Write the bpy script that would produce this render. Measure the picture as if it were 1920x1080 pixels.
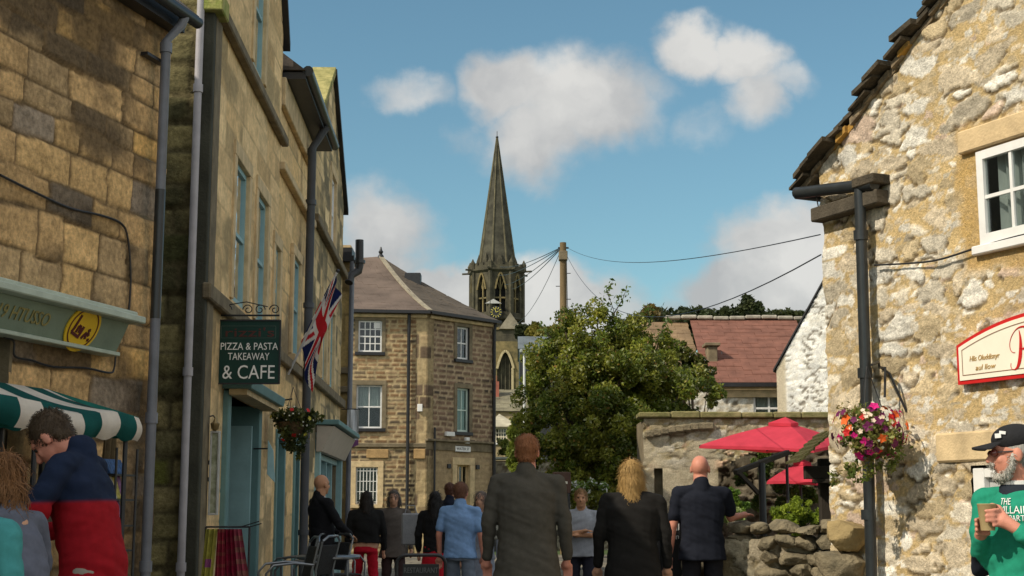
import bpy, bmesh, math, random
import numpy as np
from mathutils import Vector, Matrix

for o in list(bpy.data.objects):
    bpy.data.objects.remove(o, do_unlink=True)
SC = bpy.context.scene
C = SC.collection
R = math.radians

# ------------------------------------------------------------------ camera
PITCH = math.atan(420 / 2667)
CAMZ = 1.3
cd = bpy.data.cameras.new('camera')
cd.lens = 50.0
cd.sensor_width = 36.0
cd.clip_start = 0.1
cd.clip_end = 3000
cam = bpy.data.objects.new('camera', cd)
C.objects.link(cam)
cam.location = (0, 0, CAMZ)
cam.rotation_euler = (math.pi / 2 + PITCH, 0, 0)
SC.camera = cam

# ------------------------------------------------------------------ exposure
SC.view_settings.view_transform = 'Standard'
SC.view_settings.look = 'None'
SC.view_settings.exposure = -0.12
SC.view_settings.gamma = 1.0
SC.view_settings.use_curve_mapping = False

# ------------------------------------------------------------------ sun
SUN_EL = R(40)
SUN_H = Vector((-0.84, -0.54, 0)).normalized()
SUN_DIR = Vector((SUN_H.x * math.cos(SUN_EL), SUN_H.y * math.cos(SUN_EL), math.sin(SUN_EL)))
sd = bpy.data.lights.new('sun', 'SUN')
sd.energy = 4.3
sd.angle = R(0.5)
sd.color = (1.0, 0.90, 0.74)
sun = bpy.data.objects.new('sun', sd)
C.objects.link(sun)
sun.rotation_euler = SUN_DIR.to_track_quat('Z', 'Y').to_euler()
sun.location = (-20, -20, 40)

F_PX = 2667.0
def raydir(px, py):
    u, v = px - 960.0, py - 540.0
    c, s = math.cos(PITCH), math.sin(PITCH)
    return Vector((u, F_PX * c + v * s, F_PX * s - v * c))
def at(px, py, Y):
    d = raydir(px, py)
    return Vector((0, 0, CAMZ)) + d * (Y / d.y)

# ------------------------------------------------------------------ world: Nishita sky with broken cumulus
world = bpy.data.worlds.new('World')
SC.world = world
world.use_nodes = True
nt = world.node_tree
for n in list(nt.nodes):
    nt.nodes.remove(n)
N, L = nt.nodes, nt.links
def wn(t, **k):
    n = N.new(t)
    for a, b in k.items():
        setattr(n, a, b)
    return n
def wmath(op, a, b=None, clamp=False):
    n = wn('ShaderNodeMath', operation=op, use_clamp=clamp)
    for i, v in enumerate((a, b)):
        if v is None:
            continue
        if isinstance(v, (int, float)):
            n.inputs[i].default_value = v
        else:
            L.new(v, n.inputs[i])
    return n.outputs[0]
wout = wn('ShaderNodeOutputWorld')
bg = wn('ShaderNodeBackground')
bg.inputs['Strength'].default_value = 0.15
L.new(bg.outputs[0], wout.inputs[0])
sky = wn('ShaderNodeTexSky', sky_type='NISHITA')
sky.sun_disc = False
sky.sun_elevation = SUN_EL
sky.sun_rotation = math.atan2(SUN_H.x, SUN_H.y)
sky.altitude = 100
sky.air_density = 1.0
sky.dust_density = 1.0
sky.ozone_density = 1.0
tint = wn('ShaderNodeMix', data_type='RGBA', blend_type='MULTIPLY')
tint.inputs[0].default_value = 1.0
SKY_TINT = (0.70, 0.92, 0.84, 1)
tint.inputs[7].default_value = SKY_TINT
L.new(sky.outputs[0], tint.inputs[6])
tc = wn('ShaderNodeTexCoord')
sep = wn('ShaderNodeSeparateXYZ')
L.new(tc.outputs['Generated'], sep.inputs[0])
yy = wmath('MAXIMUM', sep.outputs[1], 0.05)
com = wn('ShaderNodeCombineXYZ')
L.new(wmath('DIVIDE', sep.outputs[0], yy), com.inputs[0])
L.new(wmath('DIVIDE', sep.outputs[2], yy), com.inputs[1])
# warp the cloud coordinates so that the outlines billow
n1 = wn('ShaderNodeTexNoise')
n1.inputs['Scale'].default_value = 22
n1.inputs['Detail'].default_value = 6
n1.inputs['Roughness'].default_value = 0.55
L.new(com.outputs[0], n1.inputs['Vector'])
wsub = wn('ShaderNodeVectorMath', operation='SUBTRACT')
wsub.inputs[1].default_value = (0.5, 0.5, 0.5)
L.new(n1.outputs['Color'], wsub.inputs[0])
wsc = wn('ShaderNodeVectorMath', operation='SCALE')
wsc.inputs['Scale'].default_value = 0.045
L.new(wsub.outputs[0], wsc.inputs[0])
wad = wn('ShaderNodeVectorMath', operation='ADD')
L.new(com.outputs[0], wad.inputs[0])
L.new(wsc.outputs[0], wad.inputs[1])
flat = wn('ShaderNodeVectorMath', operation='MULTIPLY')
flat.inputs[1].default_value = (1, 1, 0)
L.new(wad.outputs[0], flat.inputs[0])
CLOUDS = [(780, 178, 95, 42, .62), (955, 165, 95, 75, .95), (1090, 190, 150, 100, 1.0), (1010, 260, 120, 95, .9), (985, 310, 70, 60, .5), (880, 260, 60, 40, .3),
          (1190, 150, 90, 60, .5), (1300, 90, 75, 60, .95), (1395, 110, 80, 62, .95), (1410, 185, 60, 70, .7), (1465, 160, 60, 40, .5), (1325, 240, 75, 50, .38),
          (715, 425, 105, 80, .8), (680, 490, 150, 70, .8), (850, 550, 140, 60, 1.1), (1045, 560, 140, 70, 1.1), (960, 600, 300, 60, 1.0),
          (1470, 450, 120, 80, 1.05), (1400, 545, 150, 70, 1.05), (1540, 520, 200, 130, 1.1), (1330, 590, 160, 50, .7), (1620, 420, 120, 90, .8)]
acc = None
for (cx, cy, rx, ry, amp) in CLOUDS:
    d = raydir(cx, cy)
    c0 = (d.x / d.y, d.z / d.y, 0)
    s1 = wn('ShaderNodeVectorMath', operation='SUBTRACT')
    L.new(flat.outputs[0], s1.inputs[0]); s1.inputs[1].default_value = c0
    s2 = wn('ShaderNodeVectorMath', operation='MULTIPLY')
    L.new(s1.outputs[0], s2.inputs[0]); s2.inputs[1].default_value = (F_PX / rx / 1.3, F_PX / ry / 1.3, 0)
    s3 = wn('ShaderNodeVectorMath', operation='LENGTH')
    L.new(s2.outputs[0], s3.inputs[0])
    mr = wn('ShaderNodeMapRange', interpolation_type='SMOOTHSTEP')
    L.new(s3.outputs['Value'], mr.inputs[0])
    mr.inputs[1].default_value = 1.25; mr.inputs[2].default_value = 0.15
    mr.inputs[3].default_value = 0.0; mr.inputs[4].default_value = amp
    o = mr.outputs[0]
    acc = o if acc is None else wmath('MAXIMUM', acc, o)
n2 = wn('ShaderNodeTexNoise')
n2.inputs['Scale'].default_value = 15
n2.inputs['Detail'].default_value = 10
n2.inputs['Roughness'].default_value = 0.60
L.new(com.outputs[0], n2.inputs['Vector'])
dens = wmath('ADD', acc, wmath('MULTIPLY', wmath('SUBTRACT', n2.outputs[0], 0.5), 0.75))
cm = wn('ShaderNodeMapRange', interpolation_type='SMOOTHSTEP')
L.new(dens, cm.inputs[0])
cm.inputs[1].default_value = 0.14; cm.inputs[2].default_value = 0.80
# the placed clouds belong to the part of the sky ahead; overhead and behind, unseen white cloud is added to lift the shade fill
front = wn('ShaderNodeMapRange', interpolation_type='SMOOTHSTEP')
L.new(sep.outputs[1], front.inputs[0])
front.inputs[1].default_value = 0.62; front.inputs[2].default_value = 0.80
n4 = wn('ShaderNodeTexNoise')
n4.inputs['Scale'].default_value = 2.6
n4.inputs['Detail'].default_value = 7
L.new(tc.outputs['Generated'], n4.inputs['Vector'])
cm2 = wn('ShaderNodeMapRange', interpolation_type='SMOOTHSTEP')
L.new(n4.outputs[0], cm2.inputs[0])
cm2.inputs[1].default_value = 0.38; cm2.inputs[2].default_value = 0.56
mxf = wn('ShaderNodeMix', data_type='FLOAT')
L.new(front.outputs[0], mxf.inputs[0]); L.new(cm2.outputs[0], mxf.inputs[2]); L.new(cm.outputs[0], mxf.inputs[3])
mask = wmath('MULTIPLY', mxf.outputs[0], 0.93)
n3 = wn('ShaderNodeTexNoise')
n3.inputs['Scale'].default_value = 9
n3.inputs['Detail'].default_value = 5
L.new(wad.outputs[0], n3.inputs['Vector'])
ccol = wn('ShaderNodeValToRGB')
ccol.color_ramp.elements[0].position = 0.38
ccol.color_ramp.elements[1].position = 0.60
CL = 6.4
ccol.color_ramp.elements[0].color = (0.54, 0.54, 0.54, 1)
ccol.color_ramp.elements[1].color = (0.86, 0.84, 0.80, 1)
L.new(n3.outputs[0], ccol.inputs[0])
csc = wn('ShaderNodeVectorMath', operation='SCALE')
csc.inputs['Scale'].default_value = CL
L.new(ccol.outputs[0], csc.inputs[0])
mixc = wn('ShaderNodeMix', data_type='RGBA')
L.new(mask, mixc.inputs[0])
L.new(tint.outputs[2], mixc.inputs[6])
# the unseen clouds added behind the camera are brightened further, as fill for shaded walls
bk = wn('ShaderNodeMapRange', interpolation_type='SMOOTHSTEP')
L.new(sep.outputs[1], bk.inputs[0])
bk.inputs[1].default_value = 0.75; bk.inputs[2].default_value = 0.1
bk.inputs[3].default_value = 1.0; bk.inputs[4].default_value = 1.75
csb = wn('ShaderNodeVectorMath', operation='SCALE')
L.new(csc.outputs[0], csb.inputs[0]); L.new(bk.outputs[0], csb.inputs['Scale'])
L.new(csb.outputs[0], mixc.inputs[7])
L.new(mixc.outputs[2], bg.inputs['Color'])
# ================================================================== helpers
def hash01(ix, iy, seed=0):
    n = (ix.astype(np.int64) * 374761393 + iy.astype(np.int64) * 668265263 + seed * 1442695041) & 0x7fffffff
    n = ((n ^ (n >> 13)) * 1274126177) & 0x7fffffff
    n = n ^ (n >> 16)
    return (n & 0xffff) / 65535.0
def vnoise(x, y, seed=0):
    x = np.asarray(x, float); y = np.asarray(y, float)
    ix = np.floor(x); iy = np.floor(y)
    fx = x - ix; fy = y - iy
    fx = fx * fx * (3 - 2 * fx); fy = fy * fy * (3 - 2 * fy)
    a = hash01(ix, iy, seed); b = hash01(ix + 1, iy, seed)
    c = hash01(ix, iy + 1, seed); d = hash01(ix + 1, iy + 1, seed)
    return (a * (1 - fx) + b * fx) * (1 - fy) + (c * (1 - fx) + d * fx) * fy
def fbm(x, y, seed=0, oct=4):
    s = 0.0; a = 0.5; t = 0.0
    for k in range(oct):
        s = s + a * vnoise(x * 2 ** k, y * 2 ** k, seed + k * 17); t += a; a *= 0.5
    return s / t
def sstep(a, b, x):
    t = np.clip((x - a) / (b - a), 0, 1)
    return t * t * (3 - 2 * t)
def mixv(a, b, t):
    return np.asarray(a) * (1 - t[..., None]) + np.asarray(b) * t[..., None]

# ------------------------------------------------------------------ materials
MATS = {}
def nmat(name):
    m = bpy.data.materials.new(name); m.use_nodes = True
    n = m.node_tree
    b = n.nodes['Principled BSDF']
    return m, n, b
def mat(name, col, rough=0.7, var=0.25, scale=8.0, bump=0.15, bscale=60.0, metal=0.0, spec=0.3, col2=None, stretch=None):
    if name in MATS:
        return MATS[name]
    m, n, b = nmat(name)
    tcn = n.nodes.new('ShaderNodeTexCoord')
    src = tcn.outputs['Object']
    if stretch:
        mp = n.nodes.new('ShaderNodeMapping'); mp.inputs['Scale'].default_value = stretch
        n.links.new(src, mp.inputs[0]); src = mp.outputs[0]
    t = n.nodes.new('ShaderNodeTexNoise'); t.inputs['Scale'].default_value = scale; t.inputs['Detail'].default_value = 5; t.inputs['Roughness'].default_value = .6
    n.links.new(src, t.inputs['Vector'])
    r = n.nodes.new('ShaderNodeValToRGB')
    c2 = col2 if col2 else [c * (1 - var) for c in col]
    c1 = [min(1, c * (1 + var * .6)) for c in col] if not col2 else col
    r.color_ramp.elements[0].position = .3; r.color_ramp.elements[1].position = .7
    r.color_ramp.elements[0].color = (*c2, 1); r.color_ramp.elements[1].color = (*c1, 1)
    n.links.new(t.outputs[0], r.inputs[0]); n.links.new(r.outputs[0], b.inputs['Base Color'])
    b.inputs['Roughness'].default_value = rough; b.inputs['Metallic'].default_value = metal
    b.inputs['Specular IOR Level'].default_value = spec
    if bump > 0:
        t2 = n.nodes.new('ShaderNodeTexNoise'); t2.inputs['Scale'].default_value = bscale; t2.inputs['Detail'].default_value = 4
        n.links.new(src, t2.inputs['Vector'])
        bp = n.nodes.new('ShaderNodeBump'); bp.inputs['Strength'].default_value = bump; bp.inputs['Distance'].default_value = .02
        n.links.new(t2.outputs[0], bp.inputs['Height']); n.links.new(bp.outputs[0], b.inputs['Normal'])
    MATS[name] = m
    return m
def mat_attr(name, rough=0.9, bump=0.5, bscale=45.0, vscale=30.0, var=0.35, dist=.02):
    """stone: colour comes from the mesh's per-stone attribute, grain from noise"""
    if name in MATS:
        return MATS[name]
    m, n, b = nmat(name)
    at_ = n.nodes.new('ShaderNodeAttribute'); at_.attribute_name = 'Col'
    tcn = n.nodes.new('ShaderNodeTexCoord')
    t = n.nodes.new('ShaderNodeTexNoise'); t.inputs['Scale'].default_value = vscale; t.inputs['Detail'].default_value = 6; t.inputs['Roughness'].default_value = .65
    n.links.new(tcn.outputs['Object'], t.inputs['Vector'])
    mr = n.nodes.new('ShaderNodeMapRange'); mr.inputs[1].default_value = .3; mr.inputs[2].default_value = .7; mr.inputs[3].default_value = 1 - var; mr.inputs[4].default_value = 1 + var
    n.links.new(t.outputs[0], mr.inputs[0])
    v = n.nodes.new('ShaderNodeVectorMath'); v.operation = 'SCALE'
    n.links.new(at_.outputs['Color'], v.inputs[0]); n.links.new(mr.outputs[0], v.inputs['Scale'])
    n.links.new(v.outputs[0], b.inputs['Base Color'])
    b.inputs['Roughness'].default_value = rough; b.inputs['Specular IOR Level'].default_value = .15
    t2 = n.nodes.new('ShaderNodeTexNoise'); t2.inputs['Scale'].default_value = bscale; t2.inputs['Detail'].default_value = 6; t2.inputs['Roughness'].default_value = .7
    n.links.new(tcn.outputs['Object'], t2.inputs['Vector'])
    bp = n.nodes.new('ShaderNodeBump'); bp.inputs['Strength'].default_value = bump; bp.inputs['Distance'].default_value = dist
    n.links.new(t2.outputs[0], bp.inputs['Height']); n.links.new(bp.outputs[0], b.inputs['Normal'])
    MATS[name] = m
    return m
def mat_leaf(name, trans=0.35, rough=0.5):
    if name in MATS:
        return MATS[name]
    m, n, b = nmat(name)
    at_ = n.nodes.new('ShaderNodeAttribute'); at_.attribute_name = 'Col'
    n.links.new(at_.outputs['Color'], b.inputs['Base Color'])
    b.inputs['Roughness'].default_value = rough; b.inputs['Specular IOR Level'].default_value = .35
    tr = n.nodes.new('ShaderNodeBsdfTranslucent')
    n.links.new(at_.outputs['Color'], tr.inputs[0])
    mx = n.nodes.new('ShaderNodeMixShader'); mx.inputs[0].default_value = trans
    n.links.new(b.outputs[0], mx.inputs[1]); n.links.new(tr.outputs[0], mx.inputs[2])
    n.links.new(mx.outputs[0], n.nodes['Material Output'].inputs[0])
    MATS[name] = m
    return m
def mat_glass(name, tintc=(.6, .65, .65), clear=.5, rough=.03):
    if name in MATS:
        return MATS[name]
    m, n, b = nmat(name)
    g = n.nodes.new('ShaderNodeBsdfGlossy'); g.inputs['Roughness'].default_value = rough; g.inputs[0].default_value = (.9, .95, 1, 1)
    tr = n.nodes.new('ShaderNodeBsdfTransparent'); tr.inputs[0].default_value = (*tintc, 1)
    fr0 = n.nodes.new('ShaderNodeLayerWeight'); fr0.inputs[0].default_value = .5
    fr = n.nodes.new('ShaderNodeMath'); fr.operation = 'POWER'; fr.inputs[1].default_value = 3.5
    n.links.new(fr0.outputs['Facing'], fr.inputs[0])
    ad = n.nodes.new('ShaderNodeMath'); ad.operation = 'ADD'; ad.inputs[1].default_value = 1 - clear
    ad.use_clamp = True
    n.links.new(fr.outputs[0], ad.inputs[0])
    tcn = n.nodes.new('ShaderNodeTexCoord')
    t2 = n.nodes.new('ShaderNodeTexNoise'); t2.inputs['Scale'].default_value = 3.0
    n.links.new(tcn.outputs['Object'], t2.inputs['Vector'])
    bp = n.nodes.new('ShaderNodeBump'); bp.inputs['Strength'].default_value = .08; bp.inputs['Distance'].default_value = .05
    n.links.new(t2.outputs[0], bp.inputs['Height']); n.links.new(bp.outputs[0], g.inputs['Normal'])
    mx = n.nodes.new('ShaderNodeMixShader')
    n.links.new(ad.outputs[0], mx.inputs[0]); n.links.new(tr.outputs[0], mx.inputs[1]); n.links.new(g.outputs[0], mx.inputs[2])
    n.links.new(mx.outputs[0], n.nodes['Material Output'].inputs[0])
    MATS[name] = m
    return m

# ------------------------------------------------------------------ objects
def wloc(o):
    v = Vector((0, 0, 0))
    while o is not None:
        v = v + o.location; o = o.parent
    return v
def tag(o, label=None, cat=None, group=None, kind=None):
    if label: o['label'] = label
    if cat: o['category'] = cat
    if group: o['group'] = group
    if kind: o['kind'] = kind
    return o
def thing(name, label, cat, loc=(0, 0, 0), group=None):
    o = bpy.data.objects.new(name, None); C.objects.link(o)
    o.location = loc; o.empty_display_size = .2
    return tag(o, label, cat, group)
def addmesh(name, me, m, parent=None, smooth=False):
    me.materials.append(m)
    if smooth:
        me.polygons.foreach_set('use_smooth', [True] * len(me.polygons))
    o = bpy.data.objects.new(name, me); C.objects.link(o)
    if parent is not None:
        o.parent = parent
        off = wloc(parent)
        if off.length > 0:
            me.transform(Matrix.Translation(-off))
    return o
def copy_tree(o, parent=None):
    c = o.copy(); C.objects.link(c); c.parent = parent
    for ch in list(o.children):
        copy_tree(ch, c)
    return c

class Frame:
    """a wall plane: s runs along it, z up, d out of it"""
    def __init__(self, o, u):
        self.o = Vector((o[0], o[1], 0)); self.u = Vector((u[0], u[1], 0)).normalized()
        self.n = Vector((self.u.y, -self.u.x, 0))
        self.z = Vector((0, 0, 1))
    def flip(self):
        self.n = -self.n; return self
    def p(self, s, z, d=0.0):
        return self.o + self.u * s + self.n * d + Vector((0, 0, z))
    def pix(self, px, py, d=0.0):
        r = raydir(px, py); c = Vector((0, 0, CAMZ))
        o = self.o + self.n * d
        t = (o - c).dot(self.n) / r.dot(self.n)
        q = c + r * t - o
        return q.dot(self.u), q.z
WF = Frame((0, 0), (1, 0))      # world frame: s=x, d=-y, z up

class MB:
    def __init__(self):
        self.v = []; self.f = []; self.col = None
    def box(self, fr, s0, s1, z0, z1, d0, d1):
        k = len(self.v)
        for s in (s0, s1):
            for z in (z0, z1):
                for d in (d0, d1):
                    self.v.append(fr.p(s, z, d))
        self.f += [(k + a, k + b, k + c, k + e) for a, b, c, e in ((0, 1, 3, 2), (4, 6, 7, 5), (0, 4, 5, 1), (2, 3, 7, 6), (0, 2, 6, 4), (1, 5, 7, 3))]
        return self
    def wbox(self, x0, x1, y0, y1, z0, z1):
        return self.box(WF, x0, x1, z0, z1, -y1, -y0)
    def bar(self, a, b, w, h=None, up=(0, 0, 1)):
        a = Vector(a); b = Vector(b); h = h or w
        t = (b - a).normalized(); up = Vector(up)
        if abs(t.dot(up)) > .98: up = Vector((1, 0, 0))
        x = t.cross(up).normalized(); y = x.cross(t)
        k = len(self.v)
        for q in (a, b):
            for sx, sy in ((-1, -1), (1, -1), (1, 1), (-1, 1)):
                self.v.append(q + x * sx * w / 2 + y * sy * h / 2)
        self.f += [(k, k + 3, k + 2, k + 1), (k + 4, k + 5, k + 6, k + 7)] + [(k + i, k + (i + 1) % 4, k + 4 + (i + 1) % 4, k + 4 + i) for i in range(4)]
        return self
    def tube(self, pts, r, n=10, caps=True):
        pts = [Vector(p) for p in pts]
        rs = r if isinstance(r, (list, tuple)) else [r] * len(pts)
        k = len(self.v); px = None
        for i, p in enumerate(pts):
            t = (pts[min(i + 1, len(pts) - 1)] - pts[max(i - 1, 0)]).normalized()
            if px is None:
                px = t.cross(Vector((0, 0, 1)))
                if px.length < .1: px = t.cross(Vector((1, 0, 0)))
            px = (px - t * px.dot(t)).normalized(); py = t.cross(px)
            for j in range(n):
                a = 2 * math.pi * j / n
                self.v.append(p + px * math.cos(a) * rs[i] + py * math.sin(a) * rs[i])
        for i in range(len(pts) - 1):
            for j in range(n):
                j2 = (j + 1) % n
                self.f.append((k + i * n + j, k + i * n + j2, k + (i + 1) * n + j2, k + (i + 1) * n + j))
        if caps:
            self.f.append(tuple(k + j for j in reversed(range(n))))
            self.f.append(tuple(k + (len(pts) - 1) * n + j for j in range(n)))
        return self
    def lathe(self, c, prof, n=16, a0=0.0, sx=1, sy=1):
        c = Vector(c); k = len(self.v)
        for r, z in prof:
            for j in range(n):
                a = a0 + 2 * math.pi * j / n
                self.v.append(c + Vector((r * sx * math.cos(a), r * sy * math.sin(a), z)))
        for i in range(len(prof) - 1):
            for j in range(n):
                j2 = (j + 1) % n
                self.f.append((k + i * n + j, k + i * n + j2, k + (i + 1) * n + j2, k + (i + 1) * n + j))
        self.f.append(tuple(k + j for j in reversed(range(n))))
        self.f.append(tuple(k + (len(prof) - 1) * n + j for j in range(n)))
        return self
    def poly(self, pts):
        k = len(self.v); self.v += [Vector(p) for p in pts]; self.f.append(tuple(range(k, k + len(pts)))); return self
    def prism(self, pts, ext):
        ext = Vector(ext); k = len(self.v); n = len(pts)
        self.v += [Vector(p) for p in pts] + [Vector(p) + ext for p in pts]
        self.f.append(tuple(range(k, k + n))); self.f.append(tuple(reversed(range(k + n, k + 2 * n))))
        for i in range(n):
            j = (i + 1) % n
            self.f.append((k + j, k + i, k + n + i, k + n + j))
        return self
    def sphere(self, c, r, n=12, m=8):
        c = Vector(c); r = Vector(r) if not isinstance(r, (int, float)) else Vector((r, r, r))
        prof = [(max(1e-4, math.sin(math.pi * i / m)), -math.cos(math.pi * i / m)) for i in range(m + 1)]
        k = len(self.v)
        for a, z in prof:
            for j in range(n):
                t = 2 * math.pi * j / n
                self.v.append(c + Vector((a * r.x * math.cos(t), a * r.y * math.sin(t), z * r.z)))
        for i in range(m):
            for j in range(n):
                j2 = (j + 1) % n
                self.f.append((k + i * n + j, k + i * n + j2, k + (i + 1) * n + j2, k + (i + 1) * n + j))
        return self
    def mesh(self, name):
        me = bpy.data.meshes.new(name)
        me.from_pydata([tuple(v) for v in self.v], [], self.f)
        bm = bmesh.new(); bm.from_mesh(me)
        bmesh.ops.recalc_face_normals(bm, faces=bm.faces)
        bm.to_mesh(me); bm.free()
        return me
    def build(self, name, m, parent=None, smooth=False, bevel=0.0, seg=1):
        me = self.mesh(name)
        if bevel > 0:
            bm = bmesh.new(); bm.from_mesh(me)
            bmesh.ops.bevel(bm, geom=[e for e in bm.edges], offset=bevel, segments=seg, affect='EDGES', clamp_overlap=True)
            bm.to_mesh(me); bm.free()
        o = addmesh(name, me, m, parent, False)
        if smooth:
            me.polygons.foreach_set('use_smooth', [True] * len(me.polygons))
            me.set_sharp_from_angle(angle=R(40))
        return o

def np_mesh(name, V, Q, col=None):
    me = bpy.data.meshes.new(name)
    V = np.asarray(V, np.float32); Q = np.asarray(Q, np.int32)
    me.vertices.add(len(V)); me.vertices.foreach_set('co', V.ravel())
    k = Q.shape[1]
    me.loops.add(Q.size); me.loops.foreach_set('vertex_index', Q.ravel())
    me.polygons.add(len(Q)); me.polygons.foreach_set('loop_start', np.arange(0, Q.size, k, dtype=np.int32))
    me.update(calc_edges=True)
    if col is not None:
        ca = me.color_attributes.new('Col', 'FLOAT_COLOR', 'POINT')
        c4 = np.ones((len(V), 4), np.float32); c4[:, :3] = col
        ca.data.foreach_set('color', c4.ravel())
    return me

def relief(name, fr, s0, s1, z0, z1, res, pattern, m, parent, holes=(), top=None, smooth=True, d=0.0, left=None):
    """a stone wall face as real relief: pattern(S,Z)->(height, rgb); holes are (s0,s1,z0,z1)"""
    ss = set(np.round(np.linspace(s0, s1, max(2, int((s1 - s0) / res) + 1)), 4))
    zs = set(np.round(np.linspace(z0, z1, max(2, int((z1 - z0) / res) + 1)), 4))
    for h in holes:
        ss |= {round(h[0], 4), round(h[1], 4)}; zs |= {round(h[2], 4), round(h[3], 4)}
    ss = np.array(sorted(x for x in ss if s0 - 1e-6 <= x <= s1 + 1e-6)); zs = np.array(sorted(x for x in zs if z0 - 1e-6 <= x <= z1 + 1e-6))
    S, Z = np.meshgrid(ss, zs, indexing='ij')
    H, RGB = pattern(S, Z)
    Zc = Z.copy()
    if top is not None:
        Zc = np.minimum(Z, top(S))
    X = S
    if left is not None:       # slight raggedness of the vertical edge
        X = S + left(Z) * np.clip(1 - (S - s0) / .15, 0, 1)
    u, n, o = fr.u, fr.n, fr.o
    Hd = H + d
    V = np.stack([o.x + u.x * X + n.x * Hd, o.y + u.y * X + n.y * Hd, Zc], -1).reshape(-1, 3)
    ns, nz = len(ss), len(zs)
    I = np.arange(ns * nz).reshape(ns, nz)
    Q = np.stack([I[:-1, :-1], I[1:, :-1], I[1:, 1:], I[:-1, 1:]], -1).reshape(-1, 4)
    mS = (ss[:-1] + ss[1:]) / 2; mZ = (zs[:-1] + zs[1:]) / 2
    MS, MZ = np.meshgrid(mS, mZ, indexing='ij')
    keep = np.ones(MS.shape, bool)
    for h in holes:
        keep &= ~((MS > h[0]) & (MS < h[1]) & (MZ > h[2]) & (MZ < h[3]))
    if top is not None:
        keep &= (zs[None, :-1] < top(MS) - 1e-4)
    Q = Q[keep.reshape(-1)]
    # the relief must face outward
    nn = Vector((u.x, u.y, 0)).cross(Vector((0, 0, 1)))
    if nn.dot(n) < 0: Q = Q[:, ::-1]
    me = np_mesh(name, V, Q, RGB.reshape(-1, 3))
    o_ = addmesh(name, me, m, parent, smooth)
    return o_

# ------------------------------------------------------------------ stone patterns
def coursed(rows, lens, joint, seed, pal, depth=.012, wob=.01, stone_d=.006, mortar=(.3, .24, .15), soot=0.0, sootc=(.05, .042, .035), sootscale=.9, edge=.012, zoff=-1.0):
    """coursed blocks: rows=(min,max) heights, lens=(min,max) block lengths, pal=list of (rgb, weight)"""
    rnd = random.Random(seed)
    zb = [zoff]
    while zb[-1] < 14: zb.append(zb[-1] + rnd.uniform(*rows))
    zb = np.array(zb); xb = []
    for i in range(len(zb)):
        x = [-13 + rnd.uniform(0, lens[1])]
        while x[-1] < 22: x.append(x[-1] + rnd.uniform(*lens))
        xb.append(np.array(x))
    P = np.array([c for c, w in pal]); W = np.cumsum([w for c, w in pal]); W = W / W[-1]
    def f(S, Z):
        Sw = S + (fbm(S * 3.1, Z * 3.1, seed + 5, 3) - .5) * wob * 4
        Zw = Z + (fbm(S * 1.3, Z * 5.1, seed + 9, 3) - .5) * wob * 4
        r = np.clip(np.searchsorted(zb, Zw) - 1, 0, len(zb) - 2)
        dz = np.minimum(Zw - zb[r], zb[r + 1] - Zw)
        b = np.zeros_like(r); dx = np.zeros_like(S)
        for i in np.unique(r):
            mk = r == i
            k = np.clip(np.searchsorted(xb[i], Sw[mk]) - 1, 0, len(xb[i]) - 2)
            b[mk] = k; dx[mk] = np.minimum(Sw[mk] - xb[i][k], xb[i][k + 1] - Sw[mk])
        dd = np.minimum(dz, dx)
        st = sstep(joint * .5, joint * .5 + edge, dd)
        h1 = hash01(r, b, seed + 1); h2 = hash01(r, b, seed + 2); h3 = hash01(r, b, seed + 3)
        col = P[np.minimum(np.searchsorted(W, h1), len(P) - 1)]
        col = col * (0.8 + .4 * h2)[..., None]
        g = fbm(S * 6, Z * 9, seed + 31, 4); col = col * (0.75 + .5 * g)[..., None]
        if soot > 0:
            q = fbm(S * sootscale, Z * sootscale * 1.5, seed + 77, 5) + (h3 - .5) * .25
            t = sstep(.58 - soot * .2, .72 - soot * .1, q) * .85
            col = mixv(col, np.array(sootc), t)
        mc = np.asarray(mortar) * (0.75 + .5 * fbm(S * 11, Z * 11, seed + 8, 3))[..., None]
        col = mixv(mc, col, st)
        H = -depth * (1 - st) + (h3 - .5) * stone_d * 2 + (fbm(S * 9, Z * 9, seed + 4, 4) - .5) * stone_d * 1.6
        return H, col
    return f
def cells(X, Y, seed, jit=.8, ex=2.6, vs=.6):
    ix = np.floor(X); iy = np.floor(Y)
    F1 = np.full(X.shape, 9.); F2 = np.full(X.shape, 9.); cx = np.zeros(X.shape); cy = np.zeros(X.shape)
    for a in (-2, -1, 0, 1, 2):
        for b in (-2, -1, 0, 1, 2):
            jx = ix + a; jy = iy + b
            px = jx + .5 * (jy % 2) + jit * (hash01(jx, jy, seed) - .5) + .5; py = jy + jit * (hash01(jx, jy, seed + 1) - .5) + .5
            sz = 1 - vs / 2 + vs * hash01(jx, jy, seed + 2); ar = .75 + .6 * hash01(jx, jy, seed + 3)
            d = ((np.abs(X - px) / ar) ** ex + (np.abs(Y - py) * ar ** .5) ** ex) ** (1 / ex) / sz
            m1 = d < F1
            F2 = np.where(m1, F1, np.minimum(F2, d)); cx = np.where(m1, jx, cx); cy = np.where(m1, jy, cy); F1 = np.where(m1, d, F1)
    return F1, F2, cx, cy
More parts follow.
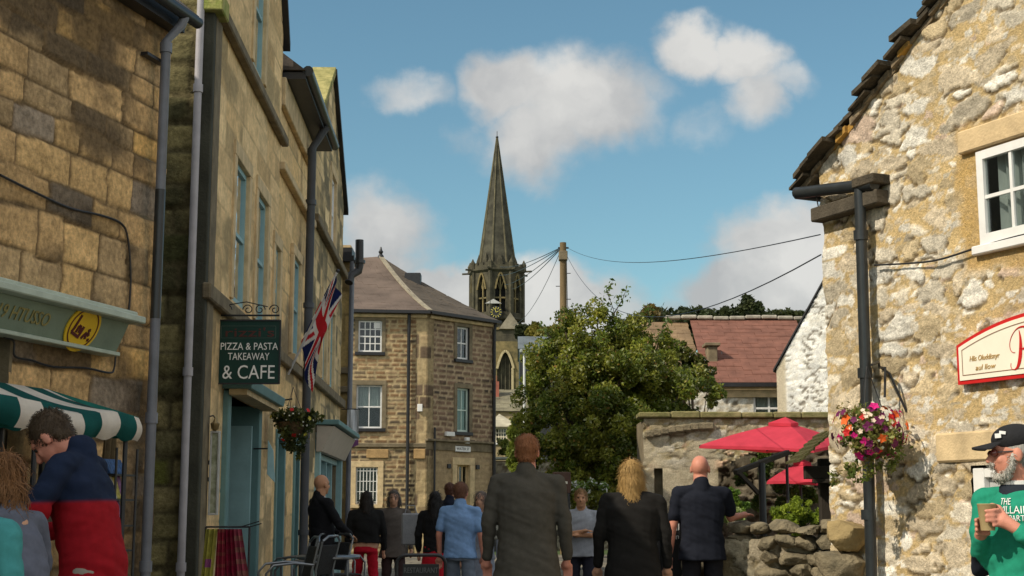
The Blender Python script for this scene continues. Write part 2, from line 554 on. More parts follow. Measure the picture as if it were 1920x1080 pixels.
def rubble(cw, chh, seed, pal, mortar, gap=.25, depth=.02, rough=.012, fill=0.0, wob=.35, two=True):
    """random rubble: cells of a jittered lattice cw x chh, gap = share that is mortar, fill = share of stones lost under mortar"""
    P = np.array([c for c, w in pal]); W = np.cumsum([w for c, w in pal]); W = W / W[-1]
    def layer(S, Z, cw, chh, seed, gap, fill):
        w1 = (fbm(S / cw * 1.3, Z / chh * 1.3, seed + 5, 4) - .5) * wob; w2 = (fbm(S / cw * 1.3, Z / chh * 1.3, seed + 6, 4) - .5) * wob
        F1, F2, cx, cy = cells(S / cw + w1 + 50, Z / chh + w2 + 50, seed, ex=3.4)
        e = F2 - F1
        h1 = hash01(cx, cy, seed + 11); h2 = hash01(cx, cy, seed + 12); h3 = hash01(cx, cy, seed + 13); h4 = hash01(cx, cy, seed + 14)
        gg = gap * (.4 + 1.1 * h2)
        fine = fbm(S * 13, Z * 15, seed + 40, 5) - .5
        soft = .05 + .16 * h4 ** 2
        st = sstep(gg, gg + soft, e + fine * .46) * (h3 > fill)
        col = P[np.minimum(np.searchsorted(W, h1), len(P) - 1)] * (0.8 + .4 * h2)[..., None]
        return st, col, h2, h4
    def f(S, Z):
        st, col, h2, h4 = layer(S, Z, cw, chh, seed, gap, fill)
        n4 = fbm(S * 14, Z * 22, seed + 31, 5); n5 = fbm(S * 40, Z * 40, seed + 35, 3)
        col = col * (0.5 + .7 * n4 + .3 * n5)[..., None]
        mc = np.asarray(mortar) * (0.72 + .56 * fbm(S * 3.2, Z * 4.2, seed + 8, 5))[..., None]
        H = (fbm(S * 2, Z * 2, seed + 3, 3) - .5) * .016 + (fbm(S * 11, Z * 14, seed + 9, 4) - .5) * rough
        if two:
            s2, c2, h22, _ = layer(S + 3, Z + 7, cw * .38, chh * .42, seed + 200, gap * 1.3, .22)
            s2 = s2 * (1 - st)
            mc = mixv(mc, c2 * (0.6 + .8 * n4)[..., None], s2 * .9); H = H + depth * .5 * s2
        col = mixv(mc, col, st)
        H = H + depth * st * (.35 + 1.0 * h2) + (n4 - .5) * rough * 1.6 * st
        # open joints where the mortar has gone from under a stone
        up = np.roll(st, -1, axis=1)
        up2 = np.roll(st, -2, axis=1)
        crack = np.clip(np.maximum(up, up2) - st, 0, 1) * sstep(.5, .58, fbm(S * 4, Z * 4, seed + 60, 3))
        crack = np.minimum(1, crack * 2.2)
        col = mixv(col, np.array((.11, .08, .045)), crack * .75)
        H = H - crack * .016
        return H, col
    return f

# ------------------------------------------------------------------ text and windows
def text_mesh(name, s, size, fr_or_axes, pos, m, parent, depth=.004, width=None, align='CENTER', shear=0.0, space=1.0):
    cu = bpy.data.curves.new(name, 'FONT')
    cu.body = s; cu.size = size; cu.extrude = depth / 2; cu.align_x = align; cu.align_y = 'CENTER'; cu.shear = shear; cu.space_character = space; cu.resolution_u = 3
    t = bpy.data.objects.new(name, cu); C.objects.link(t)
    dg = bpy.context.evaluated_depsgraph_get()
    me = bpy.data.meshes.new_from_object(t.evaluated_get(dg), preserve_all_data_layers=False, depsgraph=dg)
    bpy.data.objects.remove(t, do_unlink=True); bpy.data.curves.remove(cu)
    xs = [v.co.x for v in me.vertices]
    k = 1.0
    if width: k = width / (max(xs) - min(xs))
    ax, ay, az = fr_or_axes
    M = Matrix.Identity(4)
    for i, (a, q) in enumerate(((ax, k), (ay, 1.0), (az, 1.0))):
        for j in range(3): M[j][i] = a[j] * q
    for j in range(3): M[j][3] = pos[j]
    me.transform(M)
    me.materials.clear()
    return addmesh(name, me, m, parent)

def sash(parent, fr, s0, s1, z0, z1, cols, rows, mframe, mglass, depth=.13, fw=.05, bar=.02, mid=True, curtain=None, msill=None, sill=True, surround=None, sw=.14, reveal=None, cur_lo=0.0, dark=None, sd=.02, name='window'):
    """a window as a part: frame with bars; panes, curtain, sill and surround below it.  s0<s1."""
    b = MB()
    D0, D1 = -depth, -depth + .045
    b.box(fr, s0, s0 + fw, z0, z1, D0, D1).box(fr, s1 - fw, s1, z0, z1, D0, D1)
    b.box(fr, s0 + fw, s1 - fw, z0, z0 + fw * 1.2, D0, D1).box(fr, s0 + fw, s1 - fw, z1 - fw, z1, D0, D1)
    zm = (z0 + z1) / 2
    if mid: b.box(fr, s0 + fw, s1 - fw, zm - .022, zm + .022, D0, D1 - .003)
    for i in range(1, cols):
        s = s0 + fw + (s1 - s0 - 2 * fw) * i / cols
        b.box(fr, s - bar / 2, s + bar / 2, z0 + fw, z1 - fw, D0 + .008, D1 - .01)
    for i in range(1, rows):
        z = z0 + fw + (z1 - z0 - 2 * fw) * i / rows
        if mid and abs(z - zm) < .04: continue
        b.box(fr, s0 + fw, s1 - fw, z - bar / 2, z + bar / 2, D0 + .01, D1 - .012)
    w = b.build(name, mframe, parent)
    MB().box(fr, s0 + .01, s1 - .01, z0 + .01, z1 - .01, D0 + .015, D0 + .019).build('pane', mglass, w)
    rv = MB()
    rr = .03
    rv.box(fr, s0 - rr, s0 - .001, z0 - rr, z1 + rr, -depth - .02, -.004).box(fr, s1 + .001, s1 + rr, z0 - rr, z1 + rr, -depth - .02, -.004)
    rv.box(fr, s0 - rr, s1 + rr, z1 + .001, z1 + rr, -depth - .02, -.006).box(fr, s0 - rr, s1 + rr, z0 - rr, z0 - .001, -depth - .02, -.006)
    rv.build('reveal', reveal or msill, w)
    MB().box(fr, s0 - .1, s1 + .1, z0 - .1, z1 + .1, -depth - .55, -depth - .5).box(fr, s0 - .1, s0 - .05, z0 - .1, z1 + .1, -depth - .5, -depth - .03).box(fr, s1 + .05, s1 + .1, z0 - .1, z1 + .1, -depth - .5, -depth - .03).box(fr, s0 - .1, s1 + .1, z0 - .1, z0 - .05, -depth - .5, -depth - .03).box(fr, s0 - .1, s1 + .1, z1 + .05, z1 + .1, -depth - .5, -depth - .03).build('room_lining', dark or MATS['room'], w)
    if curtain is not None:
        nseg = 28; c = MB(); zc0 = z0 + (z1 - z0) * cur_lo
        for i in range(nseg):
            a0 = s0 + (s1 - s0) * i / nseg; a1 = s0 + (s1 - s0) * (i + 1) / nseg
            e0 = .02 * math.sin(i * 1.9) ; e1 = .02 * math.sin((i + 1) * 1.9)
            c.poly([fr.p(a0, zc0, -depth - .08 + e0), fr.p(a1, zc0, -depth - .08 + e1), fr.p(a1, z1, -depth - .08 + e1), fr.p(a0, z1, -depth - .08 + e0)])
        c.build('curtain', curtain, w)
    if sill and msill:
        MB().box(fr, s0 - sw * .9, s1 + sw * .9, z0 - .11, z0 - .002, -depth + .03, .07).build('sill', msill, w, bevel=.008)
    if surround:
        q = MB()
        q.box(fr, s0 - sw, s0 - .002, z0, z1, -.03, sd).box(fr, s1 + .002, s1 + sw, z0, z1, -.03, sd).box(fr, s0 - sw, s1 + sw, z1 + .002, z1 + sw * 1.1, -.03, sd + .003)
        q.build('surround', surround, w, bevel=.006)
    return w
def pipe_run(name, pts, r, m, parent=None, collars=(), n=12):
    b = MB().tube(pts, r, n)
    o = b.build(name, m, parent, smooth=True)
    for c in collars:
        c = Vector(c)
        MB().tube([c - Vector((0, 0, .04)), c + Vector((0, 0, .04))], r * 1.28, n).build('collar', m, o, smooth=True)
    return o
def leaves(name, centers, size, colors, m, parent, seed=1, sizevar=.5, up=.3, aspect=.55):
    """leaf-sized diamond faces, one at each centre; colors: rgb array (per leaf)"""
    rs = np.random.RandomState(seed); n = len(centers)
    a = rs.normal(size=(n, 3)); a /= np.linalg.norm(a, axis=1)[:, None]
    nrm = rs.normal(size=(n, 3)); nrm[:, 2] += up * 2; b = np.cross(a, nrm); b /= np.linalg.norm(b, axis=1)[:, None] + 1e-9
    sz = size * (1 - sizevar / 2 + sizevar * rs.rand(n))
    c = np.cross(a, b)
    A = a * sz[:, None]; B = b * (sz * aspect)[:, None]; K = c * (sz * .18)[:, None]
    V = np.stack([centers - A, centers + B * .9 + K - A * .1, centers + A, centers - B * .9 + K - A * .1], 1).reshape(-1, 3)
    Q = np.arange(4 * n).reshape(n, 4)
    me = np_mesh(name, V, Q, np.repeat(colors, 4, axis=0))
    return addmesh(name, me, m, parent)
# ================================================================== shared materials
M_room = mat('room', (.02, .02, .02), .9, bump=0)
M_slate = mat('slate', (.10, .085, .075), .85, .4, 6, .4, 40)
M_black = mat('black_iron', (.018, .018, .02), .45, .3, 10, .1, 80, spec=.5)
M_iron = mat('black_plastic', (.022, .026, .028), .35, .3, 10, .05, 80, spec=.5)
M_grey = mat('grey_pipe_paint', (.16, .17, .20), .45, .2, 5, .1, 50, spec=.5)
M_white = mat('white_paint', (.78, .77, .74), .5, .08, 6, .05, 40, spec=.4)
M_teal = mat('teal_paint', (.13, .25, .25), .55, .15, 4, .08, 40, spec=.4)
M_pteal = mat('pale_teal_paint', (.26, .42, .43), .5, .15, 4, .05, 40, spec=.4)
M_sage = mat('sage_paint', (.20, .26, .20), .55, .15, 3, .08, 40, spec=.4)
M_sagel = mat('pale_sage_paint', (.42, .48, .40), .5, .2, 5, .08, 40, spec=.4)
M_dress = mat('dressed_stone', (.62, .47, .27), .9, .3, 5, .3, 60)
M_dressd = mat('weathered_stone', (.20, .16, .10), .9, .4, 4, .4, 50)
M_lichen = mat('lichen_stone', (.46, .40, .16), .95, .4, 5, .6, 40, col2=(.16, .16, .05))
M_dark_end = mat('shade_toned_render', (.055, .055, .04), .95, .4, 2.5, .4, 40)  # near-black base colour puts the shade of the end pier into the render
M_glassd = mat_glass('window_glass', (.75, .8, .8), .965)
M_glassb = mat_glass('blue_window_glass', (.5, .6, .62), .6)
M_curt = mat('net_curtain', (.62, .62, .58), .9, .1, 9, .1, 40)
S_left = mat_attr('brown_sandstone', .92, .8, 38, 22, .42, .02)
S_ash = mat_attr('ashlar_sandstone', .92, .45, 45, 18, .22, .012)
S_rub = mat_attr('rubble_limestone', .95, 1.0, 60, 40, .30, .022)
S_far = mat_attr('coursed_gritstone', .92, .5, 20, 9, .25, .02)

# ================================================================== ground
def ground():
    xs = np.concatenate([np.linspace(-600, -30, 20), np.linspace(-28, 28, 57), np.linspace(30, 600, 20)])
    ys = np.concatenate([np.linspace(-200, -12, 8), np.linspace(-10, 60, 71), np.linspace(64, 900, 60)])
    X, Y = np.meshgrid(xs, ys, indexing='ij')
    Z = 9.0 * sstep(90, 170, Y) + 10 * sstep(200, 420, Y) + (fbm(X * .01, Y * .01, 3) - .5) * 6 * sstep(80, 200, Y)
    # the land to the right of the street climbs
    V = np.stack([X, Y, Z], -1).reshape(-1, 3)
    a, b = X.shape
    I = np.arange(a * b).reshape(a, b)
    Q = np.stack([I[:-1, :-1], I[1:, :-1], I[1:, 1:], I[:-1, 1:]], -1).reshape(-1, 4)
    me = np_mesh('ground', V, Q)
    m = mat('grass_field', (.06, .09, .025), .95, .4, .5, .3, 6)
    o = addmesh('ground', me, m, None, True); tag(o, kind='structure')
ground()
M_flag = mat('paving_stone', (.16, .145, .12), .85, .4, 2.2, .4, 30)
def paving():
    pat = coursed((.35, .5), (.5, .8), .012, 91, [((.17, .15, .12), 1), ((.13, .12, .10), 1), ((.2, .175, .13), 1)], .006, .004, .003, mortar=(.07, .06, .05))
    ss = np.arange(-9, 9.01, .08); yy_ = np.arange(-6, 44.01, .12)
    S, Y = np.meshgrid(ss, yy_, indexing='ij')
    H, RGB = pat(S, Y % 12)
    V = np.stack([S, Y, .015 + H], -1).reshape(-1, 3)
    a, b = S.shape; I = np.arange(a * b).reshape(a, b)
    Q = np.stack([I[:-1, :-1], I[1:, :-1], I[1:, 1:], I[:-1, 1:]], -1).reshape(-1, 4)
    o = addmesh('street_paving', np_mesh('street_paving', V, Q, RGB.reshape(-1, 3)), mat_attr('paving', .85, .4, 30, 12, .3, .01), None, True)
    tag(o, kind='structure')
paving()

# ================================================================== corner shop, left foreground
FL1 = Frame((-2.75, 11.0), (.267, .964))
FL2 = Frame((-2.95, 13.5), (-.033, .9995))
Z1 = FL1.pix(305, 28)[1]
t = thing('stone_shop', 'soot-stained brown sandstone shop with a sage green fascia, left foreground', 'building', (FL1.o.x, FL1.o.y, 0))
pal = [((.58, .38, .18), 4), ((.64, .42, .19), 3), ((.74, .46, .17), 1.4), ((.46, .32, .17), 3), ((.18, .14, .10), 1.2), ((.34, .27, .20), 1)]
pat = coursed((.18, .29), (.28, .72), .012, 11, pal, .012, .022, .014, mortar=(.17, .115, .06), soot=.58, sootc=(.085, .062, .04), sootscale=1.0, edge=.012)
wl0, wl1 = -7.4, FL1.pix(17, 700)[0]
relief('wall', FL1, -8.5, 0, 0, Z1, .022, pat, S_left, t, holes=[(wl0, wl1, .6, 2.42)])
MB().box(FL1, -8.5, -.003, 0, Z1 - .02, -7, -.35).build('wall_core', M_dark_end, t)
MB().box(FL1, -.35, 0, 0, Z1, -.35, -.02).build('wall_return', S_left if False else M_dressd, t)
sash(t, FL1, wl0 + .6, wl1, .6, 2.42, 2, 2, M_sage, M_glassd, .16, .09, mid=False, msill=M_dressd, sill=True, dark=M_room)
# roof with thick stone slates and gutter
rf = MB(); rnd = random.Random(3)
eo = .17; pitch = R(40)
for k in range(12):
    a = k * .32; z = Z1 + .02 + a * math.sin(pitch); d = eo - a * math.cos(pitch)
    nseg = 14
    for j in range(nseg):
        s0 = -8.5 + j * (8.65 / nseg); s1 = s0 + 8.65 / nseg - .006
        zz = z + rnd.uniform(-.01, .01)
        p = [FL1.p(s0, zz, d), FL1.p(s1, zz, d), FL1.p(s1, zz + .34 * math.sin(pitch), d - .34 * math.cos(pitch)), FL1.p(s0, zz + .34 * math.sin(pitch), d - .34 * math.cos(pitch))]
        rf.prism(p, (0, 0, .05))
rf.build('roof', M_slate, t)
# overall roof slab down the far side (so the far slope and ridge exist)
rz = Z1 + 12 * .32 * math.sin(pitch)
dd = eo - 12 * .32 * math.cos(pitch)
MB().prism([FL1.p(-8.5, rz, dd), FL1.p(.15, rz, dd), FL1.p(.15, Z1, dd * 2 - .3), FL1.p(-8.5, Z1, dd * 2 - .3)], (0, 0, .08)).build('rear_roof_slope', M_slate, t)
MB().prism([FL1.p(-.01, Z1 - .05, -.1), FL1.p(-.01, rz - .02, dd), FL1.p(-.01, Z1 - .05, dd * 2 - .1)], FL1.u * -.3).build('gable_end', M_dressd, t)
g = MB().tube([FL1.p(-8.5, Z1 - .03, .22), FL1.p(.04, Z1 - .03, .22)], .048, 10)
g.build('gutter', M_iron, t, smooth=True)
MB().box(FL1, -8.5, -.01, Z1 - .12, Z1 + .01, .001, .13).build('soffit', M_black, t)
# downpipe (grey, black in the middle)
sp, zp = FL1.pix(296, 420, .09)
dp = pipe_run('downpipe', [FL1.p(sp + .06, Z1 - .05, .22), FL1.p(sp + .05, Z1 - .12, .20), FL1.p(sp, Z1 - .26, .1), FL1.p(sp, 0.0, .1)], .038, M_grey, t, [FL1.p(sp, z, .1) for z in (FL1.pix(0, 0)[1] * 0 + 4.9, 2.0, .9)])
zt = FL1.pix(292, 352, .1)[1]; zb_ = FL1.pix(282, 595, .1)[1]
MB().tube([FL1.p(sp, zt, .1), FL1.p(sp, zb_, .1)], .041, 12).build('black_section', M_iron, dp, smooth=True)
MB().box(FL1, sp - .22, sp + .06, zt + 1.02, zt + 1.045, .01, .07).build('pipe_bracket', M_black, dp)
# fascia signboard
s1, z1a = FL1.pix(214, 660, .1); s1b, z1b = FL1.pix(243, 603, .2)
zlo = FL1.pix(100, 637, .1)[1]; zhi = FL1.pix(120, 577, .2)[1]
fs = thing('shop_fascia', 'sage green shop fascia board with a round yellow emblem, above the striped awning', 'sign', FL1.p(-3, zlo, .1))
MB().prism([FL1.p(-8.2, zlo, .0), FL1.p(-8.2, zlo, .10), FL1.p(-8.2, zhi, .2), FL1.p(-8.2, zhi, .0)], FL1.u * (s1b + 8.2)).build('board', M_sage, fs, bevel=.004)
MB().box(FL1, -8.2, s1b + .06, zhi, zhi + .05, .0, .30).box(FL1, -8.2, s1b + .03, zhi + .05, zhi + .085, .0, .25).build('cornice', M_sagel, fs, bevel=.008)
MB().box(FL1, -8.2, s1b - .0, zlo - .03, zlo - .002, .0, .135).build('lower_moulding', M_sagel, fs, bevel=.004)
tilt = math.atan2(.10, zhi - zlo)
fz = (Vector((0, 0, 1)) * math.cos(tilt) + FL1.n * math.sin(tilt)); fn = FL1.u.cross(fz)
if fn.dot(FL1.n) < 0: fn = -fn
def on_fascia(px, py, off=.006):
    s, z = FL1.pix(px, py, .15)
    return FL1.p(s, z, .10 + (z - zlo) / (zhi - zlo) * .10) + fn * off
M_gold = mat('faded_gilt', (.30, .26, .10), .5, .2, 10, 0)
M_yel = mat('yellow_enamel', (.75, .50, .03), .4, .1, 10, 0)
M_maroon = mat('maroon_enamel', (.10, .02, .02), .5, .1, 10, 0)
pc = on_fascia(38, 590)
text_mesh('lettering', '619 HTUSSO', .13, (FL1.u, fz, fn), pc, M_gold, fs, .006, width=.62)
em = on_fascia(152, 615, .004)
er = .17
def disc(mb, c, ax, ay, r, n=40, th=.01, nn=None, r2=None):
    pts = [c + ax * (r * math.cos(2 * math.pi * i / n)) + ay * (r * math.sin(2 * math.pi * i / n)) for i in range(n)]
    mb.prism(pts, nn * th); return mb
e = disc(MB(), em, FL1.u * 1.12, fz, er, nn=fn, th=.010).build('emblem', M_yel, fs)
ring = MB()
for i in range(40):
    a0 = 2 * math.pi * i / 40; a1 = 2 * math.pi * (i + 1) / 40
    q = [em + fn * .011 + FL1.u * 1.12 * (r_ * math.cos(a)) + fz * (r_ * math.sin(a)) for a, r_ in ((a0, er * .86), (a1, er * .86), (a1, er * .81), (a0, er * .81))]
    ring.prism(q, fn * .003)
ring.build('emblem_ring', M_maroon, e)
gl = MB()
def em_p(x, y): return em + fn * .011 + FL1.u * 1.12 * (x * er) + fz * (y * er)
for seg in (((-.42, .55), (-.55, -.05)), ((-.55, -.05), (-.62, -.22)), ((-.62, -.22), (-.05, -.38)), ((-.3, .1), (-.36, -.2)), ((-.3, .1), (-.15, .05)), ((-.15, .05), (-.18, -.2)), ((.0, .1), (-.08, -.3)), ((.1, -.4), (.3, -.12)), ((.3, -.12), (.35, -.4)), ((.4, -.1), (.5, -.25)), ((.35, -.05), (.48, .02)), ((.5, -.42), (.62, -.4))):
    a, b_ = seg
    gl.bar(em_p(*a) + fn * .002, em_p(*b_) + fn * .002, .022, .004, up=fn)
gl.build('emblem_mark', M_maroon, e)
# cables on the wall
def wall_cable(name, fr, pix, label, r=.009, d=.02, parent=None):
    pts = []
    for (px, py) in pix:
        s, z = fr.pix(px, py, d); pts.append(fr.p(s, z, d))
    # smooth
    out = []
    for i in range(len(pts) - 1):
        p0 = pts[max(i - 1, 0)]; p1 = pts[i]; p2 = pts[i + 1]; p3 = pts[min(i + 2, len(pts) - 1)]
        for k in range(5):
            u = k / 5
            out.append(.5 * ((2 * p1) + (p2 - p0) * u + (2 * p0 - 5 * p1 + 4 * p2 - p3) * u * u + (3 * p1 - p0 - 3 * p2 + p3) * u ** 3))
    out.append(pts[-1])
    o = MB().tube(out, r, 6).build(name, M_black, parent, smooth=True)
    if parent is None: tag(o, label, 'cable')
    return o
wall_cable('wall_cable', FL1, [(0, 328), (60, 358), (130, 390), (190, 404), (228, 420), (240, 450), (245, 520), (241, 590)], 'black cable drooping across the sooty sandstone wall above the green fascia')
wall_cable('wall_cable', FL1, [(8, 632), (26, 640), (28, 668), (60, 676), (100, 688), (160, 690), (205, 699), (214, 690), (217, 662)], 'thin dark cable looped along the wall just below the green fascia', .008)

# ================================================================== mossy return wall behind the gap
FMO = Frame((-8.0, 13.46), (1, 0))
t = thing('mossy_wall', 'tall mossy yellow stone wall filling the narrow gap beside the first downpipe', 'wall', (-5.5, 13.46, 0))
pm_ = coursed((.22, .34), (.2, .5), .02, 23, [((.30, .25, .11), 3), ((.38, .31, .14), 2), ((.22, .19, .09), 2), ((.20, .20, .05), .7)], .02, .02, .02, mortar=(.12, .10, .05), soot=.4, sootc=(.05, .05, .025), edge=.03)  # stone and soot tones darkened overall to stand in for the gap's shade
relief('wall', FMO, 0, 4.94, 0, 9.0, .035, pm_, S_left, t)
MB().wbox(-8, -3.08, 13.53, 14.0, 0, 9.0).build('wall_core', M_dressd, t)

# ================================================================== townhouse with green doorway (bld 2), low one (3), gabled (4)
def gable_top(sa, za, sm, zm, sb, zb):
    def f(S):
        return np.where(S < sm, za + (zm - za) * (S - sa) / (sm - sa), zm + (zb - zm) * (S - sm) / (sb - sm))
    return f
palA = [((.70, .50, .26), 5), ((.74, .54, .29), 3), ((.66, .46, .23), 2), ((.58, .42, .22), 1)]
B2 = (0.0, FL2.pix(526, 300)[0]); B3 = (B2[1], FL2.pix(586, 400)[0]); B4 = (B3[1], FL2.pix(641, 600)[0])
print('B2,B3,B4', B2, B3, B4)
def sx(px, d=0.0): return FL2.pix(px, 600, d)[0]
ZS = 3.42; ZU = 6.2
pA = coursed((.27, .36), (.45, .95), .006, 41, palA, .004, .006, .003, mortar=(.50, .36, .19), soot=.06, sootc=(.34, .26, .14), sootscale=.8, edge=.008)
t2 = thing('green_door_townhouse', 'tall gabled sandstone townhouse with teal sash windows behind the pizza sign', 'building', (FL2.o.x, FL2.o.y, 0))
wA = (sx(424, -.05), sx(450, -.05)); wB = (sx(468, -.05), sx(488, -.05)); wC = (sx(511), sx(519)); wT = (sx(460), sx(481))
zA0, zA1 = 3.55, FL2.pix(430, 275)[1]
print('win', wA, wB, wC, wT, zA1)
door = (sx(428), sx(484), 0.0, 2.52)
holes = [(wA[0], wA[1], zA0, zA1), (wB[0], wB[1], zA0, zA1), (wC[0], wC[1] + .1, zA0 + .1, zA1 - .35), (wT[0], wT[1], 6.5, 8.1), door]
relief('facade', FL2, 0, B2[1], 0, 10.4, .028, pA, S_ash, t2, holes=holes, top=gable_top(0, 7.7, B2[1] / 2, 11.3, B2[1], 7.7))
MB().box(FL2, .02, B2[1] - .02, 0, 7.6, -7, -.8).build('wall_core', M_dark_end, t2)
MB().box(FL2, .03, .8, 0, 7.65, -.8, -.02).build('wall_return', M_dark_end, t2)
MB().prism([FL2.p(0.05, 7.6, -.75), FL2.p(B2[1] / 2, 11.0, -.75), FL2.p(B2[1] - .05, 7.6, -.75)], FL2.n * -6).build('roof', M_slate, t2)
# coping of the gable
mbc = MB()
mbc.prism([FL2.p(-.1, 7.62, -.5), FL2.p(-.1, 7.62, .08), FL2.p(B2[1] / 2, 11.25, .08), FL2.p(B2[1] / 2, 11.25, -.5)], (0, 0, .12))
mbc.prism([FL2.p(B2[1] + .12, 7.55, -.5), FL2.p(B2[1] + .12, 7.55, .08), FL2.p(B2[1] / 2, 11.25, .08), FL2.p(B2[1] / 2, 11.25, -.5)], (0, 0, .12))
mbc.build('coping', M_black, t2)
# corner pier, cap and strings
MB().box(FL2, -.02, .30, 0, ZU - .05, .0, .035).build('corner_pilaster', M_dressd, t2, bevel=.006)
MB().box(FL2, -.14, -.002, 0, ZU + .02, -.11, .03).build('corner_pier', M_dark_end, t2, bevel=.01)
MB().box(FL2, -.22, .16, ZU - .06, ZU + .13, -.11, .12).build('pier_cap', mat('mossy_cap', (.40, .36, .14), .95, .3, 9, .5, 40, col2=(.2, .25, .05)), t2, bevel=.012)
st = MB().box(FL2, .165, B2[1] + .05, ZU - .02, ZU + .10, .0, .10)
st.build('upper_string_course', M_dressd, t2, bevel=.015)
MB().box(FL2, -.16, B2[1], ZS - .12, ZS + .04, .0, .085).build('lower_string_course', M_dressd, t2, bevel=.015)
for (a, b_), (za, zb2) in ((wA, (zA0, zA1)), (wB, (zA0, zA1)), ((wC[0], wC[1] + .1), (zA0 + .1, zA1 - .35)), (wT, (6.5, 8.1))):
    sash(t2, FL2, a, b_, za, zb2, 1, 2, M_pteal, M_glassb, .07, .06, mid=True, msill=M_dress, sill=False, surround=M_dress, sw=.15, sd=.025)
# recessed doorway
dw = MB()
for q0, q1 in ((door[0] - .16, door[0] + .02), (door[1] - .02, door[1] + .16)): MB().box(FL2, q0, q1, 0, 2.55, -.3, .06).build('door_surround', M_teal, t2, bevel=.01)
MB().box(FL2, door[0] - .02, door[1] + .02, 0, 2.6, -1.05, -1.0).box(FL2, door[0], door[1], 2.5, 2.56, -1.0, -.3).box(FL2, door[0] - .04, door[0], 0, 2.5, -1, -.3).box(FL2, door[1], door[1] + .04, 0, 2.5, -1, -.3).build('porch_lining', M_teal, t2)
dr = MB().box(FL2, door[0] + .45, door[0] + 1.35, .02, 2.1, -.62, -.57)
dro = dr.build('door', M_pteal, t2, bevel=.004)
pl = MB()
for (a, b_, c_, e_) in ((.53, .86, .25, 1.0), (.94, 1.27, .25, 1.0), (.53, .86, 1.15, 1.95), (.94, 1.27, 1.15, 1.95)):
    pl.box(FL2, door[0] + a, door[0] + b_, c_, e_, -.57, -.555)
pl.build('door_panels', M_teal, dro, bevel=.008)
MB().sphere(FL2.p(door[0] + 1.28, 1.05, -.53), .03).build('handle', M_black, dro, smooth=True)
sh = MB()   # folded-back door leaf standing in the opening, and side light
sh.box(FL2, door[1] - .25, door[1] - .20, .02, 2.3, -.62, .0)
sh.build('side_shutter', M_pteal, t2, bevel=.004)
MB().prism([FL2.p(door[0] - .25, 2.56, 0), FL2.p(door[0] - .25, 2.56, .30), FL2.p(door[0] - .25, 2.66, .32), FL2.p(door[0] - .25, 2.78, .0)], FL2.u * (door[1] - door[0] + .5)).build('door_hood', M_teal, t2, bevel=.006)
MB().box(FL2, door[0] - .2, door[1] + .2, 2.50, 2.558, .065, .25).build('hood_underside', M_dress, t2)
# downpipe by the mossy wall
px_, py_ = -3.04, 13.3
pp = pipe_run('downpipe', [(px_, py_, 9.0), (px_, py_, 0)], .038, mat('pale_pipe', (.42, .40, .42), .5, .15, 5, .05), t2, [(px_, py_, z) for z in (6.9, 5.35, 2.6, .8)])
# bld 3
t3 = thing('low_eaves_townhouse', 'orange-tinted stone townhouse with a dark eaves gutter between the two gabled ones', 'building', FL2.p(B3[0], 0))
wD = (sx(548), sx(561))
Z3 = FL2.pix(532, 160)[1]
Z3b = FL2.pix(588, 300)[1]
print('Z3', Z3, Z3b)
Z3 = 7.15
zD0, zD1 = FL2.pix(554, 575)[1], FL2.pix(554, 500)[1]
lo3 = [(sx(528), sx(541), 0, 2.3), (sx(561), sx(568), .0, 2.3)]
relief('facade', FL2, B3[0] + .004, B3[1] - .004, 0, Z3, .03, coursed((.28, .34), (.5, .9), .005, 53, [((.72, .50, .24), 4), ((.78, .55, .28), 2), ((.64, .45, .23), 1)], .003, .005, .002, mortar=(.4, .3, .16), soot=.1, sootc=(.2, .16, .1), edge=.008),
       S_ash, t3, holes=[(wD[0], wD[1], zA0, 5.0)] + lo3, d=-.03)
MB().box(FL2, B3[0] + .03, B3[1] - .03, 0, Z3, -6, -.8).build('wall_core', M_dark_end, t3)
sash(t3, FL2, wD[0], wD[1], zA0, 5.0, 1, 2, M_pteal, M_glassb, .07, .06, msill=M_dress, sill=True, surround=M_dress, sw=.14)
for h in lo3:
    MB().box(FL2, h[0] + .02, h[1] - .02, .0, 2.3, -.28, -.22).box(FL2, h[0] - .08, h[0] + .02, 0, 2.3, -.25, .0).box(FL2, h[1] - .02, h[1] + .08, 0, 2.3, -.25, .0).box(FL2, h[0] - .08, h[1] + .08, 2.28, 2.4, -.25, .01).build('door', M_teal, t3, bevel=.005)
MB().box(FL2, B3[0], B3[1], 5.86, 5.97, -.03, .07).box(FL2, B3[0], B3[1], 6.75, Z3, -.03, .05).build('string_course', M_dress, t3, bevel=.012)
MB().box(FL2, B3[0], B3[1], 3.3, 3.44, -.03, .06).build('sill_course', M_dressd, t3, bevel=.012)
MB().box(FL2, B3[0] + .1, B3[1], Z3 + .005, Z3 + .10, -.1, .30).build('soffit', M_black, t3)
MB().tube([FL2.p(B3[0] + .1, Z3 + .12, .33), FL2.p(B3[1] + .1, Z3 + .12, .33)], .075, 10).build('gutter', M_iron, t3, smooth=True)
MB().prism([FL2.p(B3[0] + .05, Z3 + .12, .3), FL2.p(B3[0] + .05, Z3 + 2.4, -2.7), FL2.p(B3[0] + .05, Z3 + .1, -6)], FL2.u * (B3[1] - B3[0] - .1)).build('roof', M_slate, t3)
sP = sx(578, .12)
pipe_run('downpipe', [FL2.p(sP, Z3 + .05, .33), FL2.p(sP, Z3 - .3, .12), FL2.p(sP, 0, .12)], .065, mat('dark_pipe', (.07, .075, .085), .5, .2, 5, .05), t3, [FL2.p(sP, z, .12) for z in (6, 4.4, 2.6, 1)])
